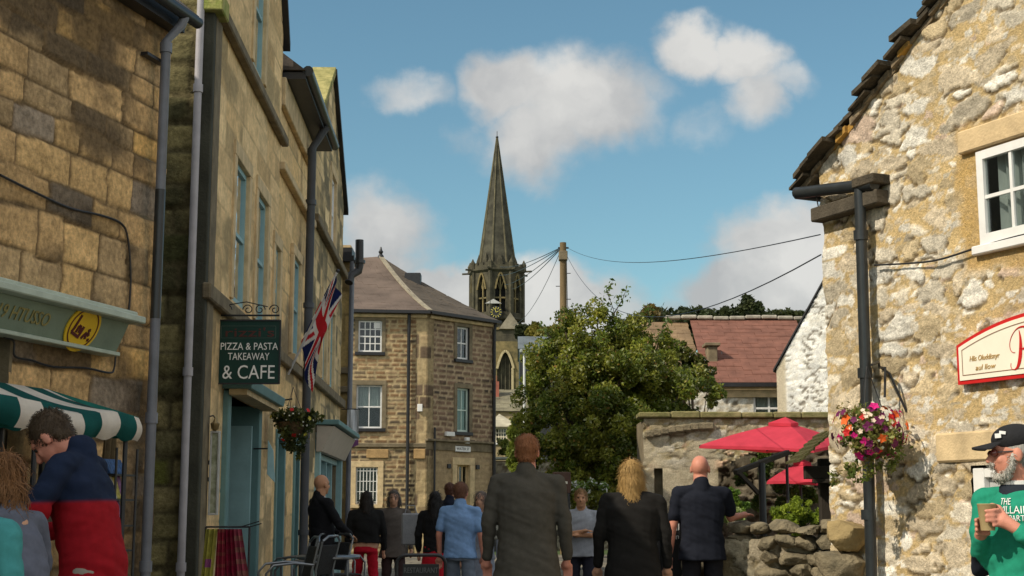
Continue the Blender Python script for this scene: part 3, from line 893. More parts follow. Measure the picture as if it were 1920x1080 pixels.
# bld 4
t4 = thing('gabled_townhouse', 'gabled stone townhouse with a lichen-covered coping, last on the left side', 'building', FL2.p(B4[0], 0))
s4a, s4b = B4
sAp, zAp = FL2.pix(626, 143, .02)
print('gable4', B4, sAp, zAp)
zf0 = 7.45; zf1 = FL2.pix(648, 372)[1] * 0 + 7.5
sAp = min(max(sAp, s4a + 2.2), s4b - 1.3); 
w4 = [(sx(605), sx(612)), (sx(619), sx(627))]; w4t = (sx(616), sx(625))
sf = (sx(598), s4b - .25, 0, 2.62)
pB = coursed((.25, .34), (.35, .8), .008, 61, [((.62, .46, .24), 3), ((.54, .40, .21), 3), ((.44, .34, .19), 2), ((.70, .53, .29), 1)], .006, .01, .006, mortar=(.26, .21, .13), soot=.4, sootc=(.12, .11, .07), edge=.01)
relief('facade', FL2, s4a + .004, s4b, 0, zAp + .1, .035, pB, S_ash, t4, holes=[(w4[0][0], w4[0][1], 3.6, 5.0), (w4[1][0], w4[1][1], 3.6, 5.0), (w4t[0], w4t[1], 6.2, 7.55), sf],
       top=gable_top(s4a, zf0, sAp, zAp, s4b, zf1))
MB().box(FL2, s4a + .02, s4b, 0, zf0 - .05, -7, -.8).build('wall_core', M_dressd, t4)
MB().box(FL2, s4b - .4, s4b - .002, 0, zf0, -.8, -.03).build('wall_return', M_dressd, t4)
# roof: near slope shows above the low house
rf = MB(); nc = 12
for k in range(nc):
    u0 = k / nc; u1 = (k + 1.12) / nc
    for j in range(16):
        d0 = -.35 - j * .42 + (k % 2) * .2; d1 = d0 - .41
        a = FL2.p(s4a + (sAp - s4a) * u0 - .12, zf0 + (zAp - zf0) * u0, d0); b_ = FL2.p(s4a + (sAp - s4a) * u0 - .12, zf0 + (zAp - zf0) * u0, d1)
        c_ = FL2.p(s4a + (sAp - s4a) * u1 - .12, zf0 + (zAp - zf0) * u1, d1); e_ = FL2.p(s4a + (sAp - s4a) * u1 - .12, zf0 + (zAp - zf0) * u1, d0)
        rf.prism([a, b_, c_, e_], (0, 0, .035 + .015 * random.Random(k * 31 + j).random()))
rf.build('roof', mat('purple_slate', (.17, .12, .11), .85, .4, 4, .4, 40), t4)
MB().prism([FL2.p(sAp, zAp - .03, -.4), FL2.p(s4b + .1, zf1, -.4), FL2.p(s4b + .1, zf1, -7), FL2.p(sAp, zAp - .03, -7)], (0, 0, .06)).build('rear_roof_slope', M_slate, t4)
MB().prism([FL2.p(s4a - .02, zf0 + .0, -.38), FL2.p(s4a - .02, zf0, .06), FL2.p(sAp, zAp + .02, .06), FL2.p(sAp, zAp + .02, -.38)], (0, 0, .16)).build('coping', M_lichen, t4, bevel=.01)
MB().prism([FL2.p(s4b + .18, zf1 - .15, -.38), FL2.p(s4b + .18, zf1 - .15, .08), FL2.p(sAp, zAp + .02, .08), FL2.p(sAp, zAp + .02, -.38)], (0, 0, .12)).build('dark_coping', M_black, t4)
MB().box(FL2, s4a - .12, s4a + .25, zf0 - .12, zf0 + .05, -.3, .12).build('kneeler', M_dress, t4, bevel=.01)
MB().box(FL2, s4a, s4b + .04, 5.98, 6.12, .0, .11).build('upper_string_course', M_dressd, t4, bevel=.015)
MB().box(FL2, s4a, s4b + .04, 3.36, 3.52, .0, .10).build('lower_string_course', M_dressd, t4, bevel=.015)
for (a, b_) in w4: sash(t4, FL2, a, b_, 3.6, 5.0, 1, 2, M_pteal, M_glassb, .08, .06, msill=M_dress, sill=False, surround=M_dress, sw=.18)
sash(t4, FL2, w4t[0], w4t[1], 6.2, 7.55, 1, 2, M_white, M_glassb, .08, .06, msill=M_dress, sill=False, surround=M_dress, sw=.15)
# shopfront
sfm = MB()
sfm.box(FL2, sf[0] - .15, sf[0] + .05, 0, 2.62, -.1, .08).box(FL2, sf[1] - .1, sf[1] + .1, 0, 2.62, -.1, .08).box(FL2, sf[0], sf[1], 0, .5, -.15, .03)
for i in range(1, 4):
    s = sf[0] + (sf[1] - sf[0]) * i / 4; sfm.box(FL2, s - .035, s + .035, .5, 2.2, -.12, -.02)
sfm.box(FL2, sf[0], sf[1], 2.2, 2.3, -.12, -.01)
so = sfm.build('shopfront', M_pteal, t4, bevel=.005)
MB().box(FL2, sf[0], sf[1], .5, 2.6, -.10, -.095).build('shop_glass', M_glassd, so)
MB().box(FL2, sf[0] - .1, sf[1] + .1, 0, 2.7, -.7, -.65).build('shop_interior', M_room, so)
MB().prism([FL2.p(sf[0] - .2, 2.3, .02), FL2.p(sf[0] - .2, 2.3, .12), FL2.p(sf[0] - .2, 2.72, .32), FL2.p(sf[0] - .2, 2.74, .02)], FL2.u * (sf[1] - sf[0] + .4)).build('fascia_board', mat('pale_board', (.5, .44, .36), .6, .1, 5, .05), t4, bevel=.004)
MB().box(FL2, sf[0] - .25, sf[1] + .25, 2.745, 2.83, .0, .4).build('shop_cornice', M_teal, t4, bevel=.01)
# side yard gutter and flue at the end of the gabled house
fl = thing('flue_pipe', 'black upright flue pipe with a bend, at the end of the gabled townhouse', 'pipe', at(672, 500, 28.8))
zf = [at(674, 450, 28.9), at(674, 498, 28.9), at(672, 508, 28.9), at(658, 516, 28.8), at(654, 530, 28.7)]
MB().tube(zf, .085, 12).build('pipe', M_black, fl, smooth=True)
MB().tube([at(674, 488, 28.9), at(674, 494, 28.9)], .12, 12).build('collar', M_iron, fl, smooth=True)
# narrow yellow stone house end beside it
pN0 = at(640, 600, 29.3); pN1 = at(654, 600, 29.3)
FN = Frame((-5.5, 29.3), (1, 0))
tn = thing('narrow_house_end', 'narrow strip of yellow stone house with a black gutter beside the flue pipe', 'building', (-4.4, 29.3, 0))
zN = at(650, 492, 29.3).z
relief('wall', FN, 0, pN1.x + 5.5, 0, zN, .05, coursed((.5, .8), (.4, .6), .012, 71, [((.5, .36, .15), 2), ((.42, .3, .14), 1)], .01, .01, .004, mortar=(.3, .22, .1)), S_ash, tn)
MB().wbox(-5.5, pN1.x - .01, 29.35, 29.8, 0, zN).build('wall_core', M_dressd, tn)
MB().wbox(-5.5, pN1.x + .10, 29.15, 29.85, zN + .003, zN + .12).wbox(-5.5, pN1.x + .05, 29.22, 29.82, zN + .12, zN + .3).build('eaves', M_black, tn)
MB().wbox(-5.5, pN1.x + .02, 29.25, 29.8, zN + .31, zN + .36).build('flat_roof', M_dress, tn)
pipe_run('downpipe', [(pN1.x + .06, 29.2, zN), (pN1.x + .06, 29.2, 0)], .05, M_grey, tn)
for z in (at(650, 690, 29.3).z, at(650, 725, 29.3).z):
    MB().wbox(-5.5, pN1.x + .03, 29.18, 29.299, z - .12, z).build('string_course', M_dressd, tn, bevel=.01)
# ================================================================== right foreground: rubble gable house
FG = Frame((2.66, 12.0), (.427, -.904))
palG = [((.76, .68, .54), 3), ((.68, .57, .41), 3), ((.90, .85, .74), 3), ((.60, .48, .30), 2.2), ((.48, .42, .32), .9), ((.70, .54, .42), .7)]
mortG = (.62, .455, .225)
tg = thing('rubble_gable_house', 'sunlit rubble stone gable house with ochre mortar, right foreground', 'building', (FG.o.x, FG.o.y, 0))
sv0, zv0 = FG.pix(1502, 350); sv1, zv1 = FG.pix(1762, 0)
kv = (zv1 - zv0) / (sv1 - sv0)
print('verge', sv0, zv0, sv1, zv1, kv)
SAP = 3.3
def gtop(S):
    return np.where(S < SAP, zv0 + kv * (S - sv0) - .05, zv0 + kv * (SAP - sv0) - kv * (S - SAP) - .05)
zap = zv0 + kv * (SAP - sv0)
gw = (FG.pix(1838, 370)[0], FG.pix(1838, 370)[0] + .92, FG.pix(1880, 452)[1], FG.pix(1880, 272)[1])
gd = (FG.pix(1822, 900)[0], FG.pix(1822, 900)[0] + .95, 0.0, FG.pix(1850, 872)[1])
print('gw', gw, 'gd', gd)
rub = rubble(.33, .155, 7, palG, mortG, gap=.12, depth=.005, rough=.015, fill=.10, wob=.9)
def patG(S, Z):
    H, c = rub(S, Z)
    # dressed yellow margin round the window
    mk = sstep(.26, .16, np.maximum(np.abs(S - (gw[0] + gw[1]) / 2) - (gw[1] - gw[0]) / 2, np.abs(Z - (gw[2] + gw[3]) / 2) - (gw[3] - gw[2]) / 2) + (fbm(S * 5, Z * 5, 4, 3) - .5) * .15)
    c = mixv(c, np.array((.58, .38, .14)) * (.8 + .4 * fbm(S * 7, Z * 7, 5, 3))[..., None], mk * .85)
    H = H * (1 - mk * .7)
    return H, c
GE = 6.6
relief('wall', FG, 0, GE, 0, zap + .02, .016, patG, S_rub, tg, holes=[gw, gd], top=gtop, left=lambda Z: (fbm(Z * 3.3, Z * 0, 81, 3) - .5) * .10)
MB().prism([FG.p(.05, 0, -.32), FG.p(.05, zv0 - .15, -.32), FG.p(SAP, zap - .1, -.32), FG.p(GE, zv0 - .15, -.32), FG.p(GE, 0, -.32)], FG.n * -5.5).build('wall_core', M_dressd, tg)
MB().box(FG, .03, .28, 0, zv0 - .03, -.32, -.015).build('wall_return', M_dressd, tg)
MB().box(FG, GE - .2, GE, 0, zv0 - .2, -.32, -.02).build('wall_return', M_dressd, tg)
# roof: two slopes of stone slates, ragged verge
rf = MB(); rnd = random.Random(9)
L_ = math.hypot(SAP - sv0 + .1, zap - zv0)
ux = (SAP - sv0) / math.hypot(SAP - sv0, zap - zv0); uz = (zap - zv0) / math.hypot(SAP - sv0, zap - zv0)
M_ston = mat('stone_slate', (.11, .085, .055), .95, .5, 7, .7, 40, col2=(.03, .027, .02))
nk = 30
for k in range(nk):
    a = k * L_ / nk - .06
    over = rnd.uniform(.03, .17)
    ln = L_ / nk * 1.9
    for j in range(5):
        dn = -.02 - j * 1.1 if j else over
        d1 = -1.1 * (j + 1) + .07
        wob = rnd.uniform(-.02, .03); thk = rnd.uniform(.02, .05); tl = rnd.uniform(-.02, .03)
        b0 = FG.p(sv0 + ux * a, zv0 + uz * a + wob, 0); b1 = FG.p(sv0 + ux * (a + ln), zv0 + uz * (a + ln) + wob - tl - .03, 0)
        rf.prism([b0 + FG.n * dn, b1 + FG.n * (dn - rnd.uniform(-.02, .03)), b1 + FG.n * d1, b0 + FG.n * d1], Vector((0, 0, thk)))
rf.build('roof', M_ston, tg)
# torching / pointed undercloak along the verge, partly lichened orange
uc = MB(); ol = MB(); lich = []
for k in range(40):
    a = k * L_ / 40; ln = L_ / 40 * 1.25
    d_ = rnd.uniform(.015, .07); th = rnd.uniform(.03, .07)
    tgt = ol if rnd.random() < .22 else uc
    b0 = FG.p(sv0 + ux * a + .03, zv0 + uz * a - th - .02, 0); b1 = FG.p(sv0 + ux * (a + ln) + .03, zv0 + uz * (a + ln) - th - .02, 0)
    if tgt is ol: tgt = MB(); lich.append(tgt)
    tgt.prism([b0 + FG.n * d_, b1 + FG.n * d_ * .8, b1 - FG.n * .2, b0 - FG.n * .2], Vector((0, 0, th)))
uc.build('verge_undercloak', mat('verge_mortar', (.30, .23, .14), .95, .4, 9, .7, 40, col2=(.12, .09, .06)), tg)
m_lich = mat('orange_lichen', (.50, .26, .04), .95, .4, 12, .6, 40, col2=(.25, .16, .06))
for q in lich: q.build('lichened_verge_stone', m_lich, tg)
MB().prism([FG.p(SAP, zap, .05), FG.p(GE + .3, zv0 - .3 * 0, .05), FG.p(GE + .3, zv0, -5.5), FG.p(SAP, zap, -5.5)], (0, 0, .06)).build('rear_roof_slope', M_ston, tg)
# gutter and downpipe
gz = FG.pix(1560, 350, .15)[1]
sg0 = FG.pix(1494, 362, .12)[0]; sg1 = FG.pix(1640, 340, .12)[0]
zg0 = FG.pix(1494, 362, .12)[1]; zg1 = FG.pix(1640, 338, .12)[1]
gt = MB().tube([FG.p(sg0, zg0 - .0, .12), FG.p(sg1, zg1 - .03, .12)], .052, 12)
gt.build('gutter', M_iron, tg, smooth=True)
MB().tube([FG.p(sg0, zg0, .12), FG.p(sg0 - .02, zg0, -4.8)], .055, 12).build('eaves_gutter', M_iron, tg, smooth=True)
MB().box(FG, .02, sg1 + .02, zg1 - .19, zg1 - .07, -.02, .13).build('gutter_corbel', mat('damp_corbel', (.085, .07, .05), .95, .4, 6, .5, 40), tg, bevel=.01)
MB().box(FG, sg1 - .22, sg1 + .05, zg1 - .03, zg1 + .05, -.02, .18).build('gutter_cover_slate', M_ston, tg, bevel=.008)
sd0 = FG.pix(1618, 420, .1)[0]
sdm = FG.pix(1630, 900, .1)[0]
print('pipe s', sd0, sdm)
dpg = pipe_run('downpipe', [FG.p(sd0, zg1 - .03, .12), FG.p(sd0, zg1 - .2, .12), FG.p(sdm, 0, .12)], .047, M_iron, tg, [FG.p(sd0 + (sdm - sd0) * .15, FG.pix(1625, 440, .1)[1], .12), FG.p(sdm, FG.pix(1640, 965, .1)[1], .12), FG.p((sd0 + sdm) / 2, FG.pix(1625, 700, .1)[1], .12)])
MB().tube([FG.p(sg0 + .25, zg0 - .02, .12), FG.p(sg0 + .27, zg0 - .18, .1), FG.p(sg0 + .36, zg0 - .30, .06)], .006, 6).build('gutter_wire', M_black, tg)
# window with casement panes
w = sash(tg, FG, gw[0], gw[1], gw[2], gw[3], 3, 2, M_white, mat_glass('clear_window_glass', (.8, .84, .84), .93), .02, .065, .026, mid=False, curtain=None, msill=None, sill=False, reveal=mortG and M_dress)
cu = MB()
for (a0_, a1_, zt_, zb2_) in ((gw[0] + .1, gw[0] + .42, gw[3], gw[2]), (gw[0] + .55, gw[1], gw[3], gw[2] + .2)):
    for i in range(12):
        p = a0_ + (a1_ - a0_) * i / 12; q = a0_ + (a1_ - a0_) * (i + 1) / 12
        e0 = .03 * math.sin(i * 2.1); e1 = .03 * math.sin((i + 1) * 2.1)
        cu.poly([FG.p(p, zb2_, -.09 + e0), FG.p(q, zb2_, -.09 + e1), FG.p(q, zt_, -.09 + e1), FG.p(p, zt_, -.09 + e0)])
cu.build('curtain', M_curt, w)
MB().box(FG, gw[0] - .06, gw[1] + .06, gw[2] - .07, gw[2] - .003, -.05, .06).build('sill', M_white, w, bevel=.008)
zl = FG.pix(1860, 290)[1]
MB().box(FG, FG.pix(1803, 260)[0], gw[1] + .25, gw[3] + .015, gw[3] + .19, -.05, .05).build('window_lintel', mat('pale_lintel', (.62, .46, .26), .9, .2, 5, .3, 40), tg, bevel=.012)
# door
zdt = gd[3]
MB().box(FG, gd[0] - .34, gd[1] + .4, zdt + .03, zdt + .25, -.05, .03).build('door_lintel', M_dress, tg, bevel=.015)
fr_ = MB().box(FG, gd[0] + .0, gd[0] + .11, 0, zdt - .02, -.12, -.01).box(FG, gd[1] - .1, gd[1], 0, zdt - .02, -.12, -.01).box(FG, gd[0] + .11, gd[1] - .1, zdt - .09, zdt - .02, -.12, -.015)
df = fr_.build('door_frame', M_white, tg, bevel=.006)
dl = MB().box(FG, gd[0] + .115, gd[0] + .20, .02, zdt - .1, -.11, -.06).box(FG, gd[1] - .2, gd[1] - .105, .02, zdt - .1, -.11, -.06).box(FG, gd[0] + .20, gd[1] - .2, 1.18, 1.24, -.11, -.055).box(FG, gd[0] + .2, gd[1] - .2, .02, .3, -.11, -.06).box(FG, gd[0] + .2, gd[1] - .2, zdt - .17, zdt - .1, -.11, -.06).box(FG, gd[0] + .2, gd[1] - .2, .95, 1.02, -.11, -.06)
dlo = dl.build('door', mat('grey_white_door', (.45, .45, .44), .5, .1, 5, .05), tg, bevel=.004)
MB().box(FG, gd[0] + .2, gd[1] - .2, .3, zdt - .17, -.09, -.085).build('door_glass', M_glassd, dlo)
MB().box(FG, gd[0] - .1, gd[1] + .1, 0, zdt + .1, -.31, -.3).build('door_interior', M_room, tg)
wall_cable('wall_cable', FG, [(1640, 497), (1700, 494), (1760, 487), (1840, 462), (1920, 440), (2000, 425)], 'thin cable running below the white casement window on the rubble gable', .008, .05)
# arched sign
sgt = thing('arched_shop_sign', 'cream arched shop sign with a red border on the rubble gable', 'sign', FG.p(2.2, 2.4, .05))
sL = FG.pix(1795, 690, .07)[0]; zB = (FG.pix(1800, 722, .07)[1] + FG.pix(1915, 708, .07)[1]) / 2; zT = FG.pix(1797, 648, .07)[1]
sR = sL + 1.75; zM = FG.pix(1920, 598, .07)[1] + .02
print('sign', sL, zB, zT, zM)
sm_ = (sL + sR) / 2
def arch_pts(inset, n=24):
    pts = [(sL + inset, zB + inset), (sR - inset, zB + inset)]
    for i in range(n + 1):
        s = sR - inset - (sR - sL - 2 * inset) * i / n
        q = (s - sm_) / ((sR - sL) / 2)
        pts.append((s, zT + (zM + .03 - zT) * (1 - abs(q) ** 2.0) - inset))
    return pts
M_red = mat('red_paint', (.55, .02, .02), .4, .1, 8, .03, 40)
M_cream = mat('cream_paint', (.82, .78, .64), .45, .05, 5, .02, 40)
sb = MB().prism([FG.p(s, z, .03) for s, z in arch_pts(0)], FG.n * .04).build('red_board', M_red, sgt)
MB().prism([FG.p(s, z, .071) for s, z in arch_pts(.028)], FG.n * .006).build('cream_panel', M_cream, sgt)
a_ = arch_pts(.062); b2 = arch_pts(.067); ln_ = MB()
for i in range(len(a_)):
    j = (i + 1) % len(a_)
    ln_.prism([FG.p(*a_[i], .078), FG.p(*a_[j], .078), FG.p(*b2[j], .078), FG.p(*b2[i], .078)], FG.n * .002)
ln_.build('border_line', mat('brown_line', (.25, .10, .05), .5, .1, 5, 0), sgt)
Zv = Vector((0, 0, 1))
def gtx(s, px, py, size, m, w=None, shear=.25, nm='lettering'):
    q = FG.pix(px, py, .08)
    return text_mesh(nm, s, size, (FG.u, Zv, FG.n), FG.p(q[0], q[1], .080), m, sgt, .003, width=w, shear=shear)
M_goldt = mat('gold_letters', (.45, .27, .08), .45, .1, 5, 0)
gtx('Hlis Oluddisnyr', 1845, 670, .055, M_goldt, .30); gtx('aul llow', 1847, 688, .055, M_goldt, .20)
# the big red script initial, drawn with strokes of varying thickness
def stroke(pts, ws, m, name='initial'):
    c = FG.pix(1908, 658, .08); mb = MB(); n = len(pts)
    P_ = [Vector((p[0], p[1])) for p in pts]
    for i in range(n - 1):
        a, b = P_[i], P_[i + 1]; t_ = (b - a); t_ = t_.normalized() if t_.length else Vector((1, 0)); nn_ = Vector((-t_.y, t_.x))
        q = [a + nn_ * ws[i], b + nn_ * ws[i + 1], b - nn_ * ws[i + 1], a - nn_ * ws[i]]
        mb.prism([FG.p(c[0] + v.x * .16, c[1] + v.y * .16, .079) for v in q], FG.n * .003)
    return mb.build(name, m, sgt)
def bez(p0, p1, p2, p3, n=12):
    return [tuple((1 - t) ** 3 * a + 3 * (1 - t) ** 2 * t * b + 3 * (1 - t) * t * t * c + t ** 3 * d for a, b, c, d in zip(p0, p1, p2, p3)) for t in [i / n for i in range(n + 1)]]
pts = bez((.15, .9), (.3, .4), (.15, -.6), (-.1, -.75)) + bez((-.1, -.75), (-.35, -.9), (-.5, -.7), (-.42, -.5), 8)[1:]
stroke(pts, [.01 + .085 * math.sin(math.pi * min(1, i / 14)) for i in range(len(pts))], M_red)
pts = bez((-.15, -.05), (-.5, -.1), (-.6, .5), (-.1, .9)) + bez((-.1, .9), (.3, 1.2), (.95, 1.0), (.8, .5))[1:] + bez((.8, .5), (.7, .1), (.3, .0), (.12, .1))[1:]
stroke(pts, [.012 + .05 * (i > 12) * math.sin(math.pi * max(0, (i - 12)) / (len(pts) - 12)) for i in range(len(pts))], M_red)

# ================================================================== low boulder wall by the gable corner
FLW = Frame((1.55, 13.25), (.62, -.30))
tl = thing('low_stone_wall', 'low wall of big rounded stones running from the gable corner towards the bald man', 'wall', (2.1, 12.9, 0))
palL = [((.40, .34, .24), 2), ((.46, .40, .28), 2), ((.30, .26, .18), 2)]
relief('wall', FLW, 0, 1.25, 0, 1.06, .025, rubble(.34, .26, 31, palL, (.20, .16, .09), .14, .05, .02, .0), S_rub, tl, d=-.02)
MB().box(FLW, 0, 1.25, 0, 1.04, -.4, -.06).build('wall_core', M_dressd, tl)
def boulder(mb, c, r, seed):
    c = Vector(c); n, m_ = 34, 22; k = len(mb.v); rs = random.Random(seed); ox = rs.uniform(0, 50)
    pl_ = []
    for q in range(22):
        v = Vector((rs.gauss(0, 1), rs.gauss(0, 1), rs.gauss(0, 1))).normalized(); pl_.append((v, rs.uniform(.72, 1.0)))
    for v in ((0, 0, 1), (0, 0, -1), (1, 0, 0), (-1, 0, 0), (0, -1, 0)): pl_.append((Vector((v[0] + rs.uniform(-.15, .15), v[1] + rs.uniform(-.15, .15), v[2])).normalized(), .95))
    for i in range(m_ + 1):
        ph = math.pi * i / m_
        for j in range(n):
            th = 2 * math.pi * j / n
            x, y, z = math.sin(ph) * math.cos(th), math.sin(ph) * math.sin(th), -math.cos(ph)
            d = Vector((x, y, z)); f = min(h_ / max(1e-3, d.dot(v)) for v, h_ in pl_ if d.dot(v) > .05)
            f *= (0.94 + .14 * float(fbm(np.array(x * 3 + ox + z), np.array(y * 3 + ox - z * 2), 3, 4)))
            mb.v.append(c + Vector((x * r[0], y * r[1], z * r[2])) * f * 1.12)
    for i in range(m_):
        for j in range(n):
            j2 = (j + 1) % n
            mb.f.append((k + i * n + j, k + i * n + j2, k + (i + 1) * n + j2, k + (i + 1) * n + j))
M_bould = mat('boulder_stone', (.28, .23, .145), .95, .45, 7, 1.0, 34, col2=(.10, .085, .055))
M_boulg = mat('golden_boulder', (.38, .28, .13), .9, .25, 5, .8, 30, col2=(.2, .15, .07))
rnd = random.Random(77)
for row, (py0, rz0) in enumerate(((992, .052), (1018, .062), (1046, .066), (1074, .062))):
    px = 1352 + rnd.uniform(0, 18)
    while px < 1560:
        w_ = rnd.uniform(17, 34); q = (px - 1352) / 208
        Y = 13.2 - q * .75; rx = w_ * Y / F_PX
        mb = MB(); c = at(px + w_, py0 + rnd.uniform(-5, 4), Y); boulder(mb, c, (rx * .98, .17, rz0 * rnd.uniform(.85, 1.3)), int(px * 7 + row)); mb.build('coping_stone' if row == 0 else 'boulder', M_bould, tl, smooth=True)
        px += w_ * 1.85
mb = MB(); boulder(mb, at(1590, 1003, 11.62), (.15, .13, .12), 5); mb.build('coping_boulder', M_boulg, tl, smooth=True)
mb = MB(); boulder(mb, at(1580, 1062, 11.7), (.20, .18, .12), 6); mb.build('coping_boulder', M_bould, tl, smooth=True)

# ================================================================== little mossy roofed gateway between corner and garden
tgw = thing('mossy_gateway', 'dark wooden gateway post with a small sloping mossy tiled roof at the gable corner', 'gateway', at(1543, 960, 13.6))
b = MB(); p = at(1546, 900, 13.6)
b.wbox(p.x - .05, p.x + .06, 13.55, 13.67, 0, p.z + .2)
b.build('post', mat('dark_wood', (.035, .028, .02), .85, .3, 6, .3, 60, stretch=(1, 1, .2)), tgw, bevel=.006)
a = at(1490, 868, 13.5); c = at(1550, 812, 13.5)
rf = MB(); rnd = random.Random(4)
for k in range(7):
    t0 = k / 7; t1 = (k + 1.3) / 7
    for j in range(5):
        y0 = 13.25 + j * .14; 
        q0 = a.lerp(c, t0); q1 = a.lerp(c, min(1.05, t1)); z_ = rnd.uniform(0, .012)
        rf.prism([(q0.x, y0, q0.z + z_), (q1.x, y0, q1.z + z_ - .02), (q1.x, y0 + .13, q1.z + z_ - .02), (q0.x, y0 + .13, q0.z + z_)], (0, 0, .022))
rf.build('roof', mat('mossy_tiles', (.10, .075, .035), .95, .5, 20, .8, 60, col2=(.06, .07, .015)), tgw)
b = MB(); q = at(1512, 880, 13.45)
b.wbox(q.x - .02, q.x + .30, 13.4, 13.5, q.z - .09, q.z + .03).wbox(q.x + .05, q.x + .3, 13.38, 13.45, q.z - .13, q.z - .09)
b.build('fascia_beam', MATS['dark_wood'], tgw, bevel=.005)

# ================================================================== ruined garden wall with arch, rock wall behind it
YR = 26.0
xr0 = at(1206, 860, YR).x; xr1 = at(1600, 860, YR).x; zrt = at(1300, 785, YR).z
FR = Frame((xr0, YR), (1, 0))
def rs_(px): return at(px, 860, YR).x - xr0
def rz_(py): return at(1300, py, YR).z
tr_ = thing('ruined_arch_wall', 'lichened rubble garden wall with a broken arch and stone coping behind the red parasols', 'wall', (xr0 + 1.5, YR, 0))
holes = [(rs_(1226), rs_(1242), 0.0, rz_(878))]
xa0, xa1 = rs_(1346), rs_(1600)
steps = 14
for i in range(steps):
    t0, t1 = i / steps, (i + 1) / steps
    q = (t0 + t1) / 2
    holes.append((xa0 + (.45 if 0 else .0) + t0 * (rs_(1460) - xa0), xa0 + t1 * (rs_(1460) - xa0) + 1e-4, 0, rz_(880 - 42 * math.sin(q * math.pi / 2))))
holes.append((rs_(1460), xa1, 0, rz_(838)))
palR = [((.50, .45, .32), 3), ((.42, .36, .24), 3), ((.60, .55, .44), 2), ((.30, .25, .16), 2), ((.52, .36, .24), 1)]
rb = rubble(.34, .17, 51, palR, (.36, .29, .15), .12, .025, .03, .1)
def patR(S, Z):
    H, c = rb(S, Z)
    mk = sstep(rs_(1350), rs_(1335), S) * sstep(rz_(815), rz_(830), Z) * sstep(.25, .45, fbm(S * 1.7, Z * 1.7, 7, 3))
    pl_ = np.array((.50, .43, .30)) * (.55 + .8 * fbm(S * 4, Z * 4, 9, 5))[..., None]
    return H * (1 - .6 * mk), mixv(c, pl_, mk * .85)
relief('wall', FR, 0, xa1, 0, zrt, .045, patR, S_rub, tr_, holes=holes, left=lambda Z: (fbm(Z * 2.3, Z * 0, 81, 3) - .5) * .12)
MB().box(FR, .02, .12, 0, zrt - .02, -1.5, -.05).build('side_wall', M_dressd, tr_)
MB().box(FR, xa0 - .25, xa0 - .04, 0, zrt - .3, -.6, -.1).build('arch_jamb', M_dress, tr_, bevel=.04)
MB().box(FR, xa0, xa1, rz_(834), zrt, -.5, -.06).build('arch_head_core', M_dressd, tr_)
MB().box(FR, rs_(1222) - .1, rs_(1246) + .1, 0, rz_(868), -.6, -.22).build('niche_back', MATS['dark_wood'] if False else M_dressd, tr_)
cp = MB(); rnd = random.Random(8); s = -.08
while s < xa1:
    l = rnd.uniform(.5, .9); cp.box(FR, s, min(s + l - .01, xa1), zrt + rnd.uniform(0, .015), zrt + .11 + rnd.uniform(0, .02), -.5, .10 + rnd.uniform(0, .03)); s += l
cp.build('coping', mat('mossy_coping', (.30, .25, .12), .95, .5, 6, .7, 30, col2=(.12, .12, .04)), tr_, bevel=.02)
# curved course of stones springing along the top of the blocked arch
cs = MB()
for i in range(9):
    t0 = i / 9; q = (at(1218 + i * 14, 816 - 17 * math.sin(t0 * math.pi / 2 + .1) , YR - .05)); 
    cs.box(WF, q.x - .09, q.x + .085, q.z - .07, q.z + .07, -(YR), -(YR - .13))
cs.build('arch_ring', M_bould, tr_, bevel=.03)
# rock wall behind
FB = Frame((xr0 + 1.0, 27.6), (1, 0))
tb = thing('garden_rock_wall', 'dark ivy-grown rock wall under the arch behind the parasols', 'wall', (xr0 + 2.5, 27.6, 0))
palB = [((.20, .17, .12), 3), ((.28, .24, .17), 2), ((.12, .10, .07), 3)]
relief('rock_face', FB, 0, 4.2, 0, 3.0, .05, rubble(.4, .24, 67, palB, (.07, .06, .04), .1, .12, .05, .0), S_rub, tb)
MB().box(FB, 0, 4.2, 0, 3.0, -.5, -.12).build('rock_core', M_dressd, tb)

# ================================================================== red roofed cottage and whitewashed gable
YC = 36.0
FCt = Frame((at(1240, 700, YC).x, YC), (1, 0))
def cz(py, Y=YC): return at(1400, py, Y).z
def cs_(px): return at(px, 700, YC).x - FCt.o.x
tc_ = thing('red_roofed_cottage', 'low white rubble cottage with a red-brown tiled roof behind the garden wall', 'building', (FCt.o.x + 2, YC, 0))
ze = cz(722); zr = at(1400, 600, YC + 3.6).z
cw_ = (cs_(1411), cs_(1470), cz(800), cz(731))
palW = [((.78, .75, .66), 4), ((.68, .64, .54), 2), ((.55, .48, .36), 1)]
relief('wall', FCt, cs_(1285), cs_(1475), 0, ze, .06, rubble(.22, .10, 77, palW, (.60, .52, .38), .12, .014, .012, .0), S_rub, tc_, holes=[cw_])
MB().box(FCt, cs_(1285), cs_(1475), 0, ze - .02, -7, -.6).build('wall_core', M_dressd, tc_)
MB().box(FCt, cs_(1350), cs_(1475), cz(745), cz(724), .0, .06).build('wall_plate', M_dress, tc_)
sash(tc_, FCt, cw_[0], cw_[1], cw_[2], cw_[3], 2, 2, M_white, M_glassd, .06, .055, .05, mid=False, sill=False, msill=M_white, curtain=M_curt, reveal=M_dress)
xl = at(1240, 618, YC + 3.6).x; xr = at(1560, 600, YC + 3.6).x
M_redt = mat('red_brown_tiles', (.20, .088, .062), .85, .3, 3, .3, 30)
M_oldt = mat('old_brown_tiles', (.24, .16, .09), .9, .4, 2, .5, 20)
